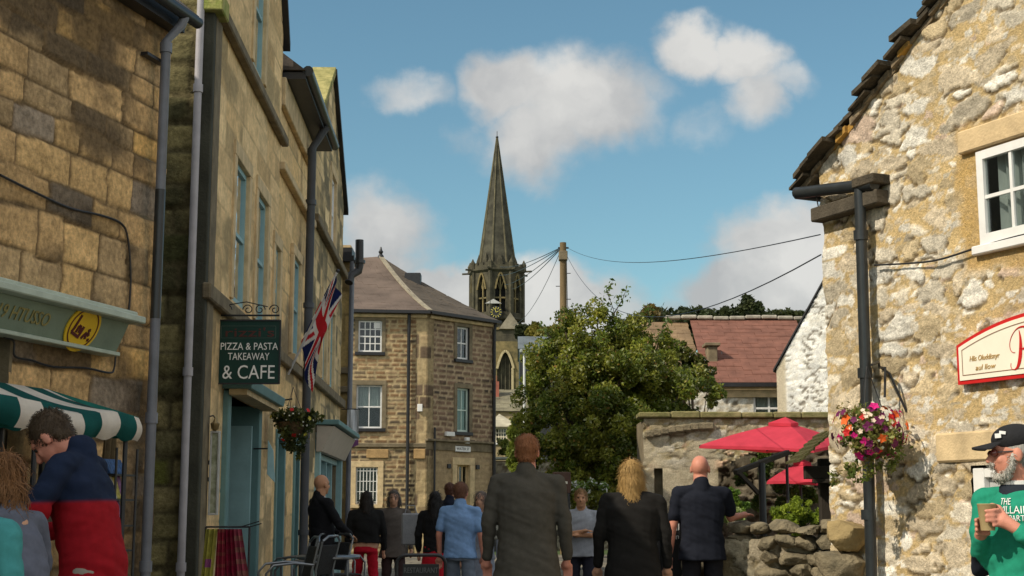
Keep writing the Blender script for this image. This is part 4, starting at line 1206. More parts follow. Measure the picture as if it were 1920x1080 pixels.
def tiled(name, x0, x1, y0, y1, z0, z1, m, parent, rows, tw, seed, xo0=0, xo1=0):
    mb = MB(); rnd = random.Random(seed)
    for k in range(rows):
        u0 = k / rows; u1 = (k + 1.15) / rows
        ya, yb = y0 + (y1 - y0) * u0, y0 + (y1 - y0) * u1; za, zb_2 = z0 + (z1 - z0) * u0, z0 + (z1 - z0) * u1
        xa, xb = x0 + xo0 * u0, x1 + xo1 * u0
        x = xa - (tw / 2 if k % 2 else 0)
        while x < xb:
            q0, q1 = max(xa, x), min(xb, x + tw * .985); j = rnd.uniform(0, .018)
            if q1 > q0 + .02:
                mb.prism([(q0, ya, za + j), (q1, ya, za + j), (q1, yb, zb_2 + j - .01), (q0, yb, zb_2 + j - .01)], (0, 0, .03))
            x += tw
    return mb.build(name, m, parent)
tiled('roof', at(1322, 718, YC).x, at(1460, 718, YC).x + 1.2, YC - .15, YC + 3.6, ze + .02, zr, M_redt, tc_, 17, .42, 5, xo0=.1)
tiled('old_roof', at(1225, 718, YC).x, at(1322, 718, YC).x + .03, YC - .15, YC + 3.6, ze + .02, zr - .1, M_oldt, tc_, 15, .38, 6)
rd = MB(); x = xl + .1
while x < xr:
    rd.wbox(x, x + .44, YC + 3.45, YC + 3.8, zr + .0 + .02 * math.sin(x * 3), zr + .11 + .02 * math.sin(x * 3)); x += .45
rd.build('ridge_tiles', mat('grey_ridge', (.36, .33, .27), .9, .4, 5, .4, 30), tc_, bevel=.03)
MB().wbox(at(1330, 718, YC).x, at(1455, 718, YC).x, YC - .28, YC - .16, ze - .06, ze + .04).build('gutter', M_black, tc_)
ch = MB(); q = at(1334, 650, YC + 1.2); q2 = at(1334, 692, YC + 1.2)
ch.wbox(q.x - .13, q.x + .13, YC + 1.0, YC + 1.5, q2.z - .4, q.z)
ch.build('chimney', M_dressd, tc_, bevel=.02)
MB().wbox(q.x - .2, q.x + .2, YC + .93, YC + 1.57, q.z, q.z + .08).build('chimney_cap', M_dressd, tc_, bevel=.01)
# whitewashed gable
YW = 33.5
FWg = Frame((at(1456, 700, YW).x, YW), (.93, -.37))
tw_ = thing('whitewashed_gable', 'whitewashed rubble gable wall with a black verge beside the red roof', 'building', (FWg.o.x + 1, YW, 0))
za_ = at(1456, 692, YW).z; xb2, zb2 = FWg.pix(1535, 548)
kk = (zb2 - za_) / xb2
ap = 2.6
palWW = [((.92, .90, .84), 5), ((.84, .81, .73), 2)]
rw = rubble(.26, .11, 87, palWW, (.80, .76, .66), .10, .012, .012, .0)
def patW(S, Z):
    H, c = rw(S, Z); q = sstep(.26, .18, S)
    return H * (1 - q), mixv(c, np.array((.60, .52, .38)), q)
relief('wall', FWg, 0, 2 * ap, 0, za_ + kk * ap, .04, patW, S_rub, tw_, top=lambda S: za_ + kk * np.minimum(S, 2 * ap - S))
MB().prism([FWg.p(.02, 0, -.05), FWg.p(.02, za_ - .02, -.05), FWg.p(ap, za_ + kk * ap - .03, -.05), FWg.p(2 * ap, za_ - .02, -.05), FWg.p(2 * ap, 0, -.05)], FWg.n * -1.5).build('wall_core', M_dressd, tw_)
MB().prism([FWg.p(-.07, za_ - .07, .05), FWg.p(ap, za_ + kk * ap + .02, .05), FWg.p(ap, za_ + kk * ap + .02, -1.5), FWg.p(-.07, za_ - .07, -1.5)], (0, 0, .06)).prism([FWg.p(2 * ap + .07, za_ - .07, .05), FWg.p(ap, za_ + kk * ap + .02, .05), FWg.p(ap, za_ + kk * ap + .02, -1.5), FWg.p(2 * ap + .07, za_ - .07, -1.5)], (0, 0, .06)).build('roof', M_black, tw_)
# ================================================================== three-storey corner building in the middle
YB = 46.0
xc = at(800, 700, YB).x
FCl = Frame((xc, YB), (.9925, .122))     # left, sunlit face: s negative to the left
FCr = Frame((xc, YB), (.669, .743))      # right, shaded face
tcb = thing('corner_building', 'three-storey coursed gritstone corner building with a hipped slate roof, middle of the photo', 'building', (xc, YB, 0))
ze = FCl.pix(720, 584)[1]
print('eave', ze)
S1 = FCr.pix(925, 700)[0]
print('S1', S1)
palC = [((.21, .125, .065), 4), ((.27, .165, .085), 3), ((.17, .11, .065), 3), ((.36, .25, .14), 1.2), ((.15, .11, .07), 1)]
palC2 = [((.19, .12, .08), 4), ((.23, .15, .10), 3), ((.15, .10, .07), 2)]
mortC = (.43, .33, .185)
pC1 = coursed((.13, .18), (.24, .46), .03, 101, palC, .016, .02, .010, mortar=mortC, soot=.15, edge=.03)
pC2 = coursed((.15, .19), (.28, .52), .04, 103, palC2, .02, .012, .012, mortar=(.37, .28, .175), soot=.05, edge=.03)
pQ = coursed((.36, .44), (.4, .45), .02, 105, [((.34, .25, .14), 2), ((.17, .12, .08), 2), ((.44, .33, .18), 2)], .012, .005, .006, mortar=mortC, edge=.03)
def lp(a, b, c, d): 
    s0, _ = FCl.pix(a, (c + d) / 2); s1, _ = FCl.pix(b, (c + d) / 2); z1 = FCl.pix((a + b) / 2, c)[1]; z0 = FCl.pix((a + b) / 2, d)[1]
    return (s0, s1, z0, z1)
def rp(a, b, c, d):
    s0, _ = FCr.pix(a, (c + d) / 2); s1, _ = FCr.pix(b, (c + d) / 2); z1 = FCr.pix((a + b) / 2, c)[1]; z0 = FCr.pix((a + b) / 2, d)[1]
    return (s0, s1, z0, z1)
wl = [lp(672, 716, 601, 660), lp(668, 716, 722, 803), lp(667, 708, 876, 946)]
wr = [rp(857, 880, 613, 674), rp(857, 880, 728, 810), rp(856, 880, 872, 960)]
def patL(S, Z):
    H, c = pC1(S, Z); Hq, cq = pQ(S, Z)
    mk = (S > -.34).astype(float)
    mk2 = ((S < -.34) & (S > -1.0)).astype(float) * .25
    c = mixv(c, cq, mk); H = H * (1 - mk) + (Hq + .03) * mk
    return H, c
def patRr(S, Z):
    H, c = pC2(S, Z); Hq, cq = pQ(S, Z)
    zb_3 = wr[2][3] + .75
    lo = (Z < zb_3).astype(float)
    smooth = np.array((.38, .28, .16)) * (.8 + .4 * fbm(S * 3, Z * 6, 3, 4))[..., None]
    c = mixv(c, smooth, lo * .8); H = H * (1 - lo * .7)
    mk = (S < .30).astype(float)
    c = mixv(c, cq * .75, mk); H = H * (1 - mk) + (Hq + .03) * mk
    return H, c
relief('front_wall', FCl, -6.2, .03, 0, ze, .045, patL, S_far, tcb, holes=wl)
relief('side_wall', FCr, -.03, S1, 0, ze, .045, patRr, S_far, tcb, holes=wr)
A = FCl.p(-6.2, 0); Bp = FCl.p(0, 0); Cp = FCr.p(S1, 0)
BK = Cp + Vector((-1.2, 6.5, 0)); BKL = A + Vector((0, 9, 0))
inner = [A + Vector((0, .8, 0)), Bp + Vector((-.35, .9, 0)), Cp + Vector((-.8, .35, 0)), BK + Vector((-.6, 0, 0)), BKL]
MB().prism(inner, (0, 0, ze - .05)).build('wall_core', M_dressd, tcb)
FCb = Frame((Cp.x, Cp.y), (BK - Cp).normalized())
relief('rear_wall', FCb, .0, (BK - Cp).length, 0, ze, .06, pC2, S_far, tcb)
# hipped roof with swept apex
apx = at(714, 482, YB + 4.2)
eo = .22
Ae = A + FCl.n * eo; Be = Bp + (FCl.n + FCr.n).normalized() * eo * 1.1; Ce = Cp + (FCr.n + FCb.n).normalized() * eo; BKe = BK + FCb.n * eo
def roofface(name, p0, p1, q0, q1, m, rows, sag=.22, nseg=14, seed=1):
    mb = MB(); rnd = random.Random(seed)
    def pt(u, v):
        a = Vector(p0).lerp(Vector(p1), u); b = Vector(q0).lerp(Vector(q1), u)
        q = a.lerp(b, v); q.z -= sag * 4 * v * (1 - v) ; return q
    for k in range(rows):
        for j in range(nseg):
            v0, v1 = k / rows, min(1, (k + 1.08) / rows); u0 = (j + (.5 if k % 2 else 0) ) / nseg; u1 = min(1, u0 + .985 / nseg); dz = rnd.uniform(0, .02)
            u0 = min(u0, 1)
            if u1 - u0 < .01: continue
            q = [pt(u0, v0), pt(u1, v0), pt(u1, v1), pt(u0, v1)]
            mb.prism([x + Vector((0, 0, dz + .02)) for x in q], (0, 0, -.04))
        if k % 2:
            q = [pt(0, k / rows), pt(.5 / nseg, k / rows), pt(.5 / nseg, min(1, (k + 1.08) / rows)), pt(0, min(1, (k + 1.08) / rows))]
            mb.prism(q, (0, 0, -.04))
    return mb.build(name, m, tcb)
Z_ = lambda p, z: Vector((p.x, p.y, z))
M_rf1 = mat('sunlit_slate', (.135, .10, .08), .9, .35, 1.2, .4, 20)  # sunlit tone of the front slope put into the slate colour
M_rf2 = mat('shaded_slate', (.10, .08, .06), .9, .3, 1.5, .4, 20)  # same slate darkened, carrying the shade of the side and rear slopes
apL = Vector((A.x, apx.y, apx.z - .35))
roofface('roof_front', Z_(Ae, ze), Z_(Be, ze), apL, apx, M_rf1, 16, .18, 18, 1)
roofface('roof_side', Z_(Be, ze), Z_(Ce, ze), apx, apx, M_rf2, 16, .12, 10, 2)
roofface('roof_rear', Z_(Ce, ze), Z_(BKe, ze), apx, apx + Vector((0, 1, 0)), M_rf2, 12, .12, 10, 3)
hip = MB()
for i in range(12):
    for (e, sg, m_) in ((Be, .15, 0),):
        a = Z_(e, ze).lerp(apx, i / 12); b_ = Z_(e, ze).lerp(apx, (i + 1) / 12)
        a.z -= sg * 4 * (i / 12) * (1 - i / 12) - .03; b_.z -= sg * 4 * ((i + 1) / 12) * (1 - (i + 1) / 12) - .03
        hip.bar(a, b_, .16, .05)
hip.build('hip_tiles', mat('pale_hip', (.30, .26, .19), .9, .3, 5, .4, 20), tcb)
MB().lathe(apx - Vector((0, 0, .05)), [(.13, 0), (.10, .1), (.05, .16), (.09, .24), (.05, .30), (.02, .42)], 10).build('finial', M_black, tcb, smooth=True)
gq = at(775, 522, YB + 3.4)
MB().wbox(gq.x - .28, gq.x + .28, YB + 3.0, YB + 3.6, gq.z - .5, gq.z + .14).build('roof_vent', M_black, tcb, bevel=.02)
# gutters and pipes
MB().bar(Z_(Ae, ze - .03) + FCl.n * .04, Z_(Be, ze - .03) + FCl.n * .04, .11, .10).bar(Z_(Be, ze - .03) + FCr.n * .04, Z_(Ce, ze - .03) + FCr.n * .04, .11, .10).build('gutter', M_black, tcb)
MB().box(FCl, -6.2, .0, ze - .20, ze - .085, .02, .10).box(FCr, .1, S1, ze - .20, ze - .085, .02, .10).build('eaves_cornice', M_dress, tcb, bevel=.02)
for (fr_2, s_, d_) in ((FCl, FCl.pix(765, 750)[0], .1), (FCr, S1 - .06, .1)):
    pipe_run('downpipe', [fr_2.p(s_, ze - .1, d_ + .06), fr_2.p(s_, ze - .35, d_), fr_2.p(s_, 0, d_)], .055, M_black, tcb)
sl = FCr.pix(811, 880)[0]
zst = FCl.pix(780, 830)[1]
pipe_run('thin_pipe', [FCr.p(sl, zst + .5, .09), FCr.p(sl, 0, .09)], .035, M_black, tcb)
# string band over the ground floor
MB().box(FCl, -6.2, .02, zst - .16, zst - .02, .0, .07).build('string_course', M_dressd, tcb, bevel=.02)
MB().box(FCr, -.05, S1, zst + .06, zst + .13, .0, .13).box(FCr, -.05, S1, zst - .22, zst + .06, .0, .04).build('fascia_band', M_dressd, tcb, bevel=.01)
for q in ((-.4, -.02, zst - .52, zst - .2, .03, .08), (-1.9, -1.2, zst - .5, zst - .22, .02, .05)): MB().box(FCl, *q).build('repair_stone', mat('new_stone', (.42, .27, .12), .9, .35, 5, .5), tcb, bevel=.02)
# windows
o1 = sash(tcb, FCl, *wl[0], 4, 4, M_white, M_glassd, .10, .05, .03, mid=True, msill=M_black, surround=M_dressd, sw=.12)
MB().box(FCl, wl[0][1] - .26, wl[0][1] - .06, wl[0][3] - .25, wl[0][3] - .06, -.07, -.055).build('extractor_plate', M_white, o1)
sash(tcb, FCl, *wl[1], 2, 1, M_white, M_glassd, .14, .05, .03, mid=True, msill=M_black, surround=M_dressd, sw=.14, curtain=M_curt, cur_lo=.48)
wg = sash(tcb, FCl, *wl[2], 1, 1, M_white, M_glassd, .14, .03, .03, mid=False, msill=M_dress, surround=M_dress, sw=.18)
gr = MB()
for i in range(7):
    s = wl[2][0] + .03 + (wl[2][1] - wl[2][0] - .06) * i / 6; gr.tube([FCl.p(s, wl[2][2] + .02, -.05), FCl.p(s, wl[2][3] - .02, -.05)], .014, 6)
for i in range(4):
    z = wl[2][2] + .08 + (wl[2][3] - wl[2][2] - .2) * i / 3.0; gr.tube([FCl.p(wl[2][0], z, -.045), FCl.p(wl[2][1], z, -.045)], .012, 6)
gr.build('window_grille', M_white, wg)
sash(tcb, FCr, *wr[0], 2, 2, M_white, M_glassd, .13, .06, .03, mid=True, msill=M_black, surround=M_dressd, sw=.14)
sash(tcb, FCr, *wr[1], 2, 2, mat('pale_green_paint', (.55, .66, .58), .5, .1, 5, .05), M_glassd, .13, .06, .03, mid=True, msill=M_black, surround=M_dressd, sw=.14, curtain=mat('green_blind', (.50, .60, .52), .8, .1, 5, .05))
sash(tcb, FCr, *wr[2], 3, 1, M_dress, M_glassd, .16, .05, .05, mid=True, msill=M_dress, surround=M_dress, sw=.22, sill=False, sd=.04)
MB().box(FCr, wr[2][0] - .45, wr[2][0] - .3, wr[2][3] - .12, wr[2][3] + .02, .0, .05).build('wall_vent', M_black, tcb)
MB().box(FCr, wr[2][1] + .3, wr[2][1] + .45, wr[2][3] - .12, wr[2][3] + .02, .0, .05).build('wall_vent', M_black, tcb)
# boxes on the wall, street name plate
M_wht = M_white
def wallbox(fr, px, py, w_, h_, label, cat='alarm box', m=None):
    s, z = fr.pix(px, py)
    o = MB().box(fr, s - w_ / 2, s + w_ / 2, z - h_ / 2, z + h_ / 2, .0, .12).build('wall_box', m or M_wht, None, bevel=.01)
    return tag(o, label, cat)
wallbox(FCl, 787, 765, .16, .24, 'small white alarm box beside the black drainpipe on the corner building')
wallbox(FCr, 841, 814, .38, .14, 'wide white floodlight box below the middle side window of the corner building', 'light')
wallbox(FCr, 873, 826, .16, .2, 'small white box just above the street name plate')
s, z = FCr.pix(866, 842)
np_ = MB().box(FCr, s - .36, s + .36, z - .10, z + .10, .045, .06).build('street_name_plate', M_white, None)
tag(np_, 'white street name plate with black lettering on the corner building', 'sign')
MB().box(FCr, s - .36, s + .36, z - .10, z - .085, .0605, .063).box(FCr, s - .36, s + .36, z + .085, z + .10, .0605, .063).build('plate_border', M_black, np_)
text_mesh('lettering', 'WATER ST', .13, (FCr.u, Vector((0, 0, 1)), FCr.n), FCr.p(s, z, .063), M_black, np_, .004, width=.6)
# pale banner hanging on the end of the left row
tbn = thing('hanging_banner', 'pale grey-white banner with a purple foot hanging at the corner building edge', 'banner', at(661, 800, 29.0))
q0 = at(651, 768, 29.0); q1 = at(672, 825, 29.0)
mb = MB(); n = 10
for i in range(n):
    for j in range(6):
        z0 = q1.z + (q0.z - q1.z) * i / n; z1 = q1.z + (q0.z - q1.z) * (i + 1) / n; x0 = q0.x + (q1.x - q0.x) * j / 6; x1 = q0.x + (q1.x - q0.x) * (j + 1) / 6
        f = lambda x, z: 29.0 + .03 * math.sin(x * 40 + z * 3)
        mb.poly([(x0, f(x0, z0), z0), (x1, f(x1, z0), z0), (x1, f(x1, z1), z1), (x0, f(x0, z1), z1)])
mb.build('cloth', mat('pale_cloth', (.62, .64, .66), .8, .1, 6, .1), tbn)
mb = MB().prism([(q0.x, 28.99, q1.z), (q1.x, 28.99, q1.z), (q1.x, 28.99, q1.z - .1), (q0.x, 28.99, q1.z - .2)], (0, .02, 0)); mb.build('purple_foot', mat('purple_cloth', (.22, .08, .22), .8, .1, 6, .1), tbn)
MB().tube([(q0.x - .12, 29.02, q0.z + .01), (q1.x + .03, 29.02, q0.z + .01)], .012, 8).build('bar', M_black, tbn)

# ================================================================== church with spire
YCh = 190.0
cx = at(931.5, 560, YCh).x
def hz(py): return at(931, py, YCh).z
PXM = at(1032, 560, YCh).x - at(932, 560, YCh).x; PXM /= 100
tch = thing('church', 'gothic church tower with an octagonal belfry and tall dark stone spire', 'church', (cx, YCh, 9))
M_ch = mat('church_stone', (.11, .098, .062), .95, .6, .9, .9, 6, col2=(.032, .03, .022))
M_chl = mat('church_pale_stone', (.26, .20, .09), .95, .5, 1.2, .9, 6, col2=(.08, .07, .035))
M_chd = mat('church_dark_opening', (.012, .012, .012), .9, bump=0)
M_sp = mat('spire_stone', (.095, .088, .062), .95, .6, .8, .9, 5, col2=(.028, .027, .02))
rO = 47.0 * PXM / math.cos(R(22.5)) * .985
a0 = R(22.5) + R(9)
z5, z6 = hz(513), hz(602)
# belfry core with deep lancets: eight piers and a dark drum
MB().lathe((cx, YCh, 0), [(rO * .80, z6), (rO * .80, z5)], 8, a0).build('belfry_chamber', M_chd, tch)
bf = MB(); vt = [(math.cos(a0 + i * math.pi / 4) * rO, math.sin(a0 + i * math.pi / 4) * rO) for i in range(8)]
pr = MB(); trc = MB()
for i in range(8):
    a = Vector((cx + vt[i][0], YCh + vt[i][1], 0)); b_ = Vector((cx + vt[(i + 1) % 8][0], YCh + vt[(i + 1) % 8][1], 0))
    u = (b_ - a).normalized(); nn_ = Vector((u.y, -u.x, 0)); ln = (b_ - a).length
    fr8 = Frame(a, u)
    h = z5 - z6; w0, w1 = ln * .24, ln * .76; zs0 = z6 + h * .13; zsp = z6 + h * .58; zap_ = z6 + h * .92
    bf.box(fr8, 0, w0, z6, z5, -.7, 0).box(fr8, w1, ln, z6, z5, -.7, 0).box(fr8, w0, w1, z6, zs0, -.7, 0)
    # pointed arch head
    m = 8; mid_ = (w0 + w1) / 2
    def ah(s):
        q = abs(s - mid_) / (w1 - mid_); return zsp + (zap_ - zsp) * (1 - q ** 1.7)
    for k in range(m):
        sA = w0 + (w1 - w0) * k / m; sB = w0 + (w1 - w0) * (k + 1) / m
        bf.prism([fr8.p(sA, ah(sA), 0), fr8.p(sB, ah(sB), 0), fr8.p(sB, z5, 0), fr8.p(sA, z5, 0)], fr8.n * -.7)
        trc.bar(fr8.p(sA, ah(sA) + .12, .08), fr8.p(sB, ah(sB) + .12, .08), .16, .2)
    trc.box(fr8, mid_ - .09, mid_ + .09, zs0, ah(mid_) - .1, -.45, -.2).box(fr8, w0, w1, zs0 + h * .28, zs0 + h * .31, -.45, -.2)
    for q in (-1, 1):
        trc.bar(fr8.p(mid_, zsp - .1, -.3), fr8.p(mid_ + q * (w1 - mid_) * .55, zsp + (zap_ - zsp) * .55, -.3), .12, .12)
    pr.tube([(a.x, a.y, z6 - .3), (a.x, a.y, z5 - .2)], .32, 6)
bf.build('belfry', M_ch, tch); trc.build('belfry_tracery', M_chl, tch); pr.build('corner_shafts', M_ch, tch)
MB().lathe((cx, YCh, 0), [(rO * 1.02, z5 - .25), (rO * 1.10, z5), (rO * 1.10, z5 + .25), (rO * .98, z5 + .3)], 8, a0).build('belfry_cornice', M_ch, tch)
MB().lathe((cx, YCh, 0), [(rO * 1.0, z6 - .2), (rO * 1.06, z6), (rO * 1.0, z6 + .25)], 8, a0).build('belfry_string', M_ch, tch)
bt = MB(); pn = MB()
zb0 = z5 + .25; zb1 = hz(499)
for i in range(8):
    a = Vector((cx + vt[i][0] * 1.04, YCh + vt[i][1] * 1.04, 0)); b_ = Vector((cx + vt[(i + 1) % 8][0] * 1.04, YCh + vt[(i + 1) % 8][1] * 1.04, 0))
    fr8 = Frame(a, (b_ - a)); ln = (b_ - a).length
    bt.box(fr8, 0, ln, zb0, zb0 + (zb1 - zb0) * .55, -.25, 0)
    for k in range(3):
        bt.box(fr8, ln * (.08 + k * .33), ln * (.27 + k * .33), zb0 + (zb1 - zb0) * .55, zb1, -.25, .002)
    pn.lathe(a, [(.30, zb0 - .2), (.34, zb0), (.30, zb0 + .3), (.34, zb1), (.15, zb1 + .35), (.05, zb1 + .6)], 6)
    g_ = a + (a - Vector((cx, YCh, 0))).normalized() * .5
    pn.bar(Vector((a.x, a.y, z5 + .1)), Vector((g_.x, g_.y, z5 + .1)) + (g_ - Vector((a.x, a.y, 0))) * 1.2, .22, .22)
bt.build('battlements', M_ch, tch); pn.build('pinnacles', M_ch, tch)
zs, zt_ = hz(500), hz(258)
rS = 34 * PXM / math.cos(R(22.5)) * .99
MB().lathe((cx, YCh, 0), [(rS, zs - .5), (rS * .74, zs + (zt_ - zs) * .26), (rS * .49, zs + (zt_ - zs) * .51), (rS * .235, zs + (zt_ - zs) * .765), (.10, zt_)], 8, a0).build('spire', M_sp, tch)
rb_ = MB()
for i in range(8):
    a = a0 + i * math.pi / 4
    rb_.tube([(cx + rS * math.cos(a), YCh + rS * math.sin(a), zs - .4), (cx + .1 * math.cos(a), YCh + .1 * math.sin(a), zt_)], [.16, .05], 6)
rb_.build('spire_ribs', M_chl if False else mat('rib_stone', (.13, .115, .07), .95, .5, 1, .5, 5), tch)
lu = MB()
for i in range(8):
    a = a0 + math.pi / 8 + i * math.pi / 4; f = .93
    p = Vector((cx + rS * f * math.cos(a), YCh + rS * f * math.sin(a), zs))
    lu.lathe(p, [(.45, -.3), (.45, .6), (.02, 1.6)], 4, a + math.pi / 4)
lu.build('spire_lucarnes', M_ch, tch)
MB().tube([(cx, YCh, zt_ - .2), (cx, YCh, hz(246))], .05, 6).build('weather_vane', M_black, tch)
MB().sphere((cx, YCh, zt_ + .05), .2, 8, 6).build('spire_ball', M_black, tch, smooth=True)
# square tower under the belfry with broach gable
hw = 46 * PXM
MB().wbox(cx - hw, cx + hw, YCh - hw, YCh + hw, 5, hz(622)).build('tower', M_ch, tch)
MB().lathe((cx, YCh, 0), [(hw * 1.41, hz(622)), (rO * 1.0, z6 - .1)], 4, R(45)).build('tower_broach', M_ch, tch)
MB().wbox(cx - hw - .15, cx + hw + .15, YCh - hw - .15, YCh + hw + .15, hz(624), hz(620)).build('tower_string', M_chl, tch)
gx = at(957, 600, YCh - hw - .3).x
MB().prism([(gx - 1.5, YCh - hw - .4, hz(623)), (gx + 1.5, YCh - hw - .4, hz(623)), (gx, YCh - hw - .4, hz(593))], (0, 1.6, 0)).build('broach_gable', mat('gable_stone', (.26, .23, .17), .95, .4, 1, .5, 5), tch)
# clock
ck = at(930, 586, YCh - rO * .96)
MB().tube([(ck.x, ck.y - .35, ck.z), (ck.x, ck.y, ck.z)], 11.5 * PXM, 28).build('clock_back', M_black, tch)
tk = MB(); yk = ck.y - .37; M_gilt = mat('clock_gilt', (.72, .62, .12), .35, .1, 5, 0)
for i in range(12):
    a = i * math.pi / 6; r0, r1 = 6.2 * PXM, 10.2 * PXM
    tk.bar((ck.x + r0 * math.cos(a), yk, ck.z + r0 * math.sin(a)), (ck.x + r1 * math.cos(a), yk, ck.z + r1 * math.sin(a)), .17, .06)
tk.build('clock_numerals', M_gilt, tch)
MB().bar((ck.x, yk - .03, ck.z), (ck.x + 4.5 * PXM, yk - .03, ck.z + 1.5 * PXM), .14, .06).bar((ck.x, yk - .03, ck.z), (ck.x - 2 * PXM, yk - .03, ck.z + 7 * PXM), .12, .06).build('clock_hands', M_gilt, tch)
qd = at(925, 568, YCh - rO * .97)
MB().prism([(qd.x - 1.1, qd.y - .3, qd.z - .1), (qd.x + 1.1, qd.y - .3, qd.z - .1), (qd.x, qd.y - .3, qd.z + .5)], (0, .5, 0)).build('clock_hood', mat('hood_lead', (.45, .45, .44), .6, .1, 3, .1), tch)
# transept with pale stone arch
ya = YCh - hw - 3.0
xa_, xb_ = at(905, 700, ya).x, at(976, 700, ya).x
def az(py): return at(940, py, ya).z
MB().wbox(xa_, xb_, ya + .6, YCh - hw, 4, az(640)).build('transept', M_ch, tch)
fra = Frame((xa_, ya), (1, 0)); W = xb_ - xa_
aL, aR = at(932, 700, ya).x - xa_, at(963, 700, ya).x - xa_; am = (aL + aR) / 2
arc = MB().box(fra, 0, aL, 4, az(655), -.6, 0).box(fra, aR, W, 4, az(655), -.6, 0).box(fra, 0, W, az(655), az(640), -.6, 0)
zsp_, zpk = az(690), az(657)
def ah2(s):
    q = abs(s - am) / (aR - am); return zsp_ + (zpk - zsp_) * (1 - q ** 2)
for k in range(10):
    sA = aL + (aR - aL) * k / 10; sB = aL + (aR - aL) * (k + 1) / 10
    arc.prism([fra.p(sA, ah2(sA), 0), fra.p(sB, ah2(sB), 0), fra.p(sB, az(655), 0), fra.p(sA, az(655), 0)], fra.n * -.6)
arc.build('transept_wall', M_chl, tch)
mo = MB()
for k in range(10):
    sA = aL + (aR - aL) * k / 10; sB = aL + (aR - aL) * (k + 1) / 10
    mo.bar(fra.p(sA, ah2(sA) - .1, .12), fra.p(sB, ah2(sB) - .1, .12), .28, .3)
mo.box(fra, aR - .3, aR, 6, zsp_, .0, .2).build('arch_moulding', mat('pale_moulding', (.46, .38, .22), .95, .3, 2, .4, 5), tch)
wd = MB()
for k in range(1, 4): wd.box(fra, aL + (aR - aL) * k / 4 - .08, aL + (aR - aL) * k / 4 + .08, 5, ah2(aL + (aR - aL) * k / 4), -.5, -.35)
wd.build('arch_mullions', M_ch, tch)
MB().box(fra, aL - .2, aR + .2, 4, az(650), -.62, -.605).build('arch_glazing', M_chd, tch)
# nave running right, mostly behind the tree
MB().wbox(cx + hw, cx + hw + 14, YCh - 3, YCh + 5, 5, hz(668)).prism([(cx + hw, YCh - 3.3, hz(668)), (cx + hw, YCh + 1, hz(640)), (cx + hw, YCh + 5.3, hz(668))], (14, 0, 0)).build('nave', M_chl, tch)

# ================================================================== slate shed, cottage with bay
def house(name, label, px0, px1, pyr, pye, Y, depth, mw, mr, pitchy=None):
    t = thing(name, label, 'building', (at((px0 + px1) / 2, pye, Y).x, Y, 0))
    a = at(px0, pye, Y); b = at(px1, pye, Y); r = at(px0, pyr, Y + depth / 2)
    gz_ = at(px0, 900, Y).z
    MB().wbox(a.x, b.x, Y, Y + depth, 0, a.z).build('wall', mw, t)
    tiled('roof', a.x - .1, b.x + .1, Y - .15, Y + depth / 2, a.z, r.z, mr, t, 9, .4, int(px0))
    MB().prism([(a.x - .1, Y + depth / 2, r.z), (b.x + .1, Y + depth / 2, r.z), (b.x + .1, Y + depth + .1, a.z), (a.x - .1, Y + depth + .1, a.z)], (0, 0, .04)).prism([(a.x, Y, a.z), (a.x, Y + depth / 2, r.z - .02), (a.x, Y + depth, a.z)], (.12, 0, 0)).prism([(b.x - .12, Y, a.z), (b.x - .12, Y + depth / 2, r.z - .02), (b.x - .12, Y + depth, a.z)], (.12, 0, 0)).build('rear_roof_slope', mr, t)
    return t, a, b, r
M_blslate = mat('blue_slate', (.14, .16, .17), .6, .3, 1, .3, 10)
house('slate_roofed_barn', 'dark barn with a blue-grey slate roof between church and tree', 974, 1060, 632, 655, 95, 8, M_black, M_blslate)
M_cot = mat('cottage_stone', (.34, .27, .15), .9, .4, 2, .5, 8)
tcot, ca, cb_, cr = house('bay_cottage', 'stone cottage with mossy grey roof and a small hipped bay, right of the corner building', 900, 990, 732, 772, 66, 7, M_cot, mat('mossy_grey_roof', (.19, .17, .11), .9, .5, 1.5, .5, 10))
q = at(931, 722, 68.5)
MB().wbox(q.x - .28, q.x + .12, 68.2, 68.7, q.z - .8, q.z + .15).build('chimney', mat('red_brick', (.35, .12, .08), .9, .3, 3, .3), tcot)
MB().tube([(q.x - .08, 68.45, q.z + .15), (q.x - .08, 68.45, q.z + .45)], .11, 8).build('chimney_pot', mat('terracotta', (.45, .2, .1), .8, .2, 3, .1), tcot)
Yb = 62.0
ba, bb = at(915, 800, Yb), at(958, 800, Yb); bw = (at(928, 815, Yb).x, at(951, 815, Yb).x, at(940, 829, Yb).z, at(940, 802, Yb).z)
FBy = Frame((ba.x, Yb), (1, 0))
MB().wbox(ba.x, bb.x, Yb + .3, 66, 0, ba.z).build('bay_core', M_cot, tcot)
MB().box(FBy, 0, bw[0] - ba.x, 0, ba.z, -.3, 0).box(FBy, bw[1] - ba.x, bb.x - ba.x, 0, ba.z, -.3, 0).box(FBy, bw[0] - ba.x, bw[1] - ba.x, 0, bw[2], -.3, 0).box(FBy, bw[0] - ba.x, bw[1] - ba.x, bw[3], ba.z, -.3, 0).build('bay_wall', M_cot, tcot)
sash(tcot, FBy, bw[0] - ba.x, bw[1] - ba.x, bw[2], bw[3], 4, 3, mat('cream_window', (.75, .68, .5), .5, .1, 5, .05), M_glassd, .06, .06, .035, mid=False, msill=M_white)
pk = at(936, 778, Yb + 1.6)
e0, e1 = at(912, 801, Yb - .2), at(975, 801, Yb - .2)
hr = MB()
for (A_, B_) in ((Vector((e0.x, Yb - .2, e0.z)), Vector((e1.x, Yb - .2, e0.z))), (Vector((e1.x, Yb - .2, e0.z)), Vector((e1.x, 66, e0.z))), (Vector((e0.x, Yb - .2, e0.z)), Vector((e0.x, 66, e0.z)))):
    hr.prism([A_, B_, pk], (0, 0, .05))
hr.build('bay_roof', mat('pale_slabs', (.42, .38, .28), .9, .35, 2, .5, 8), tcot)

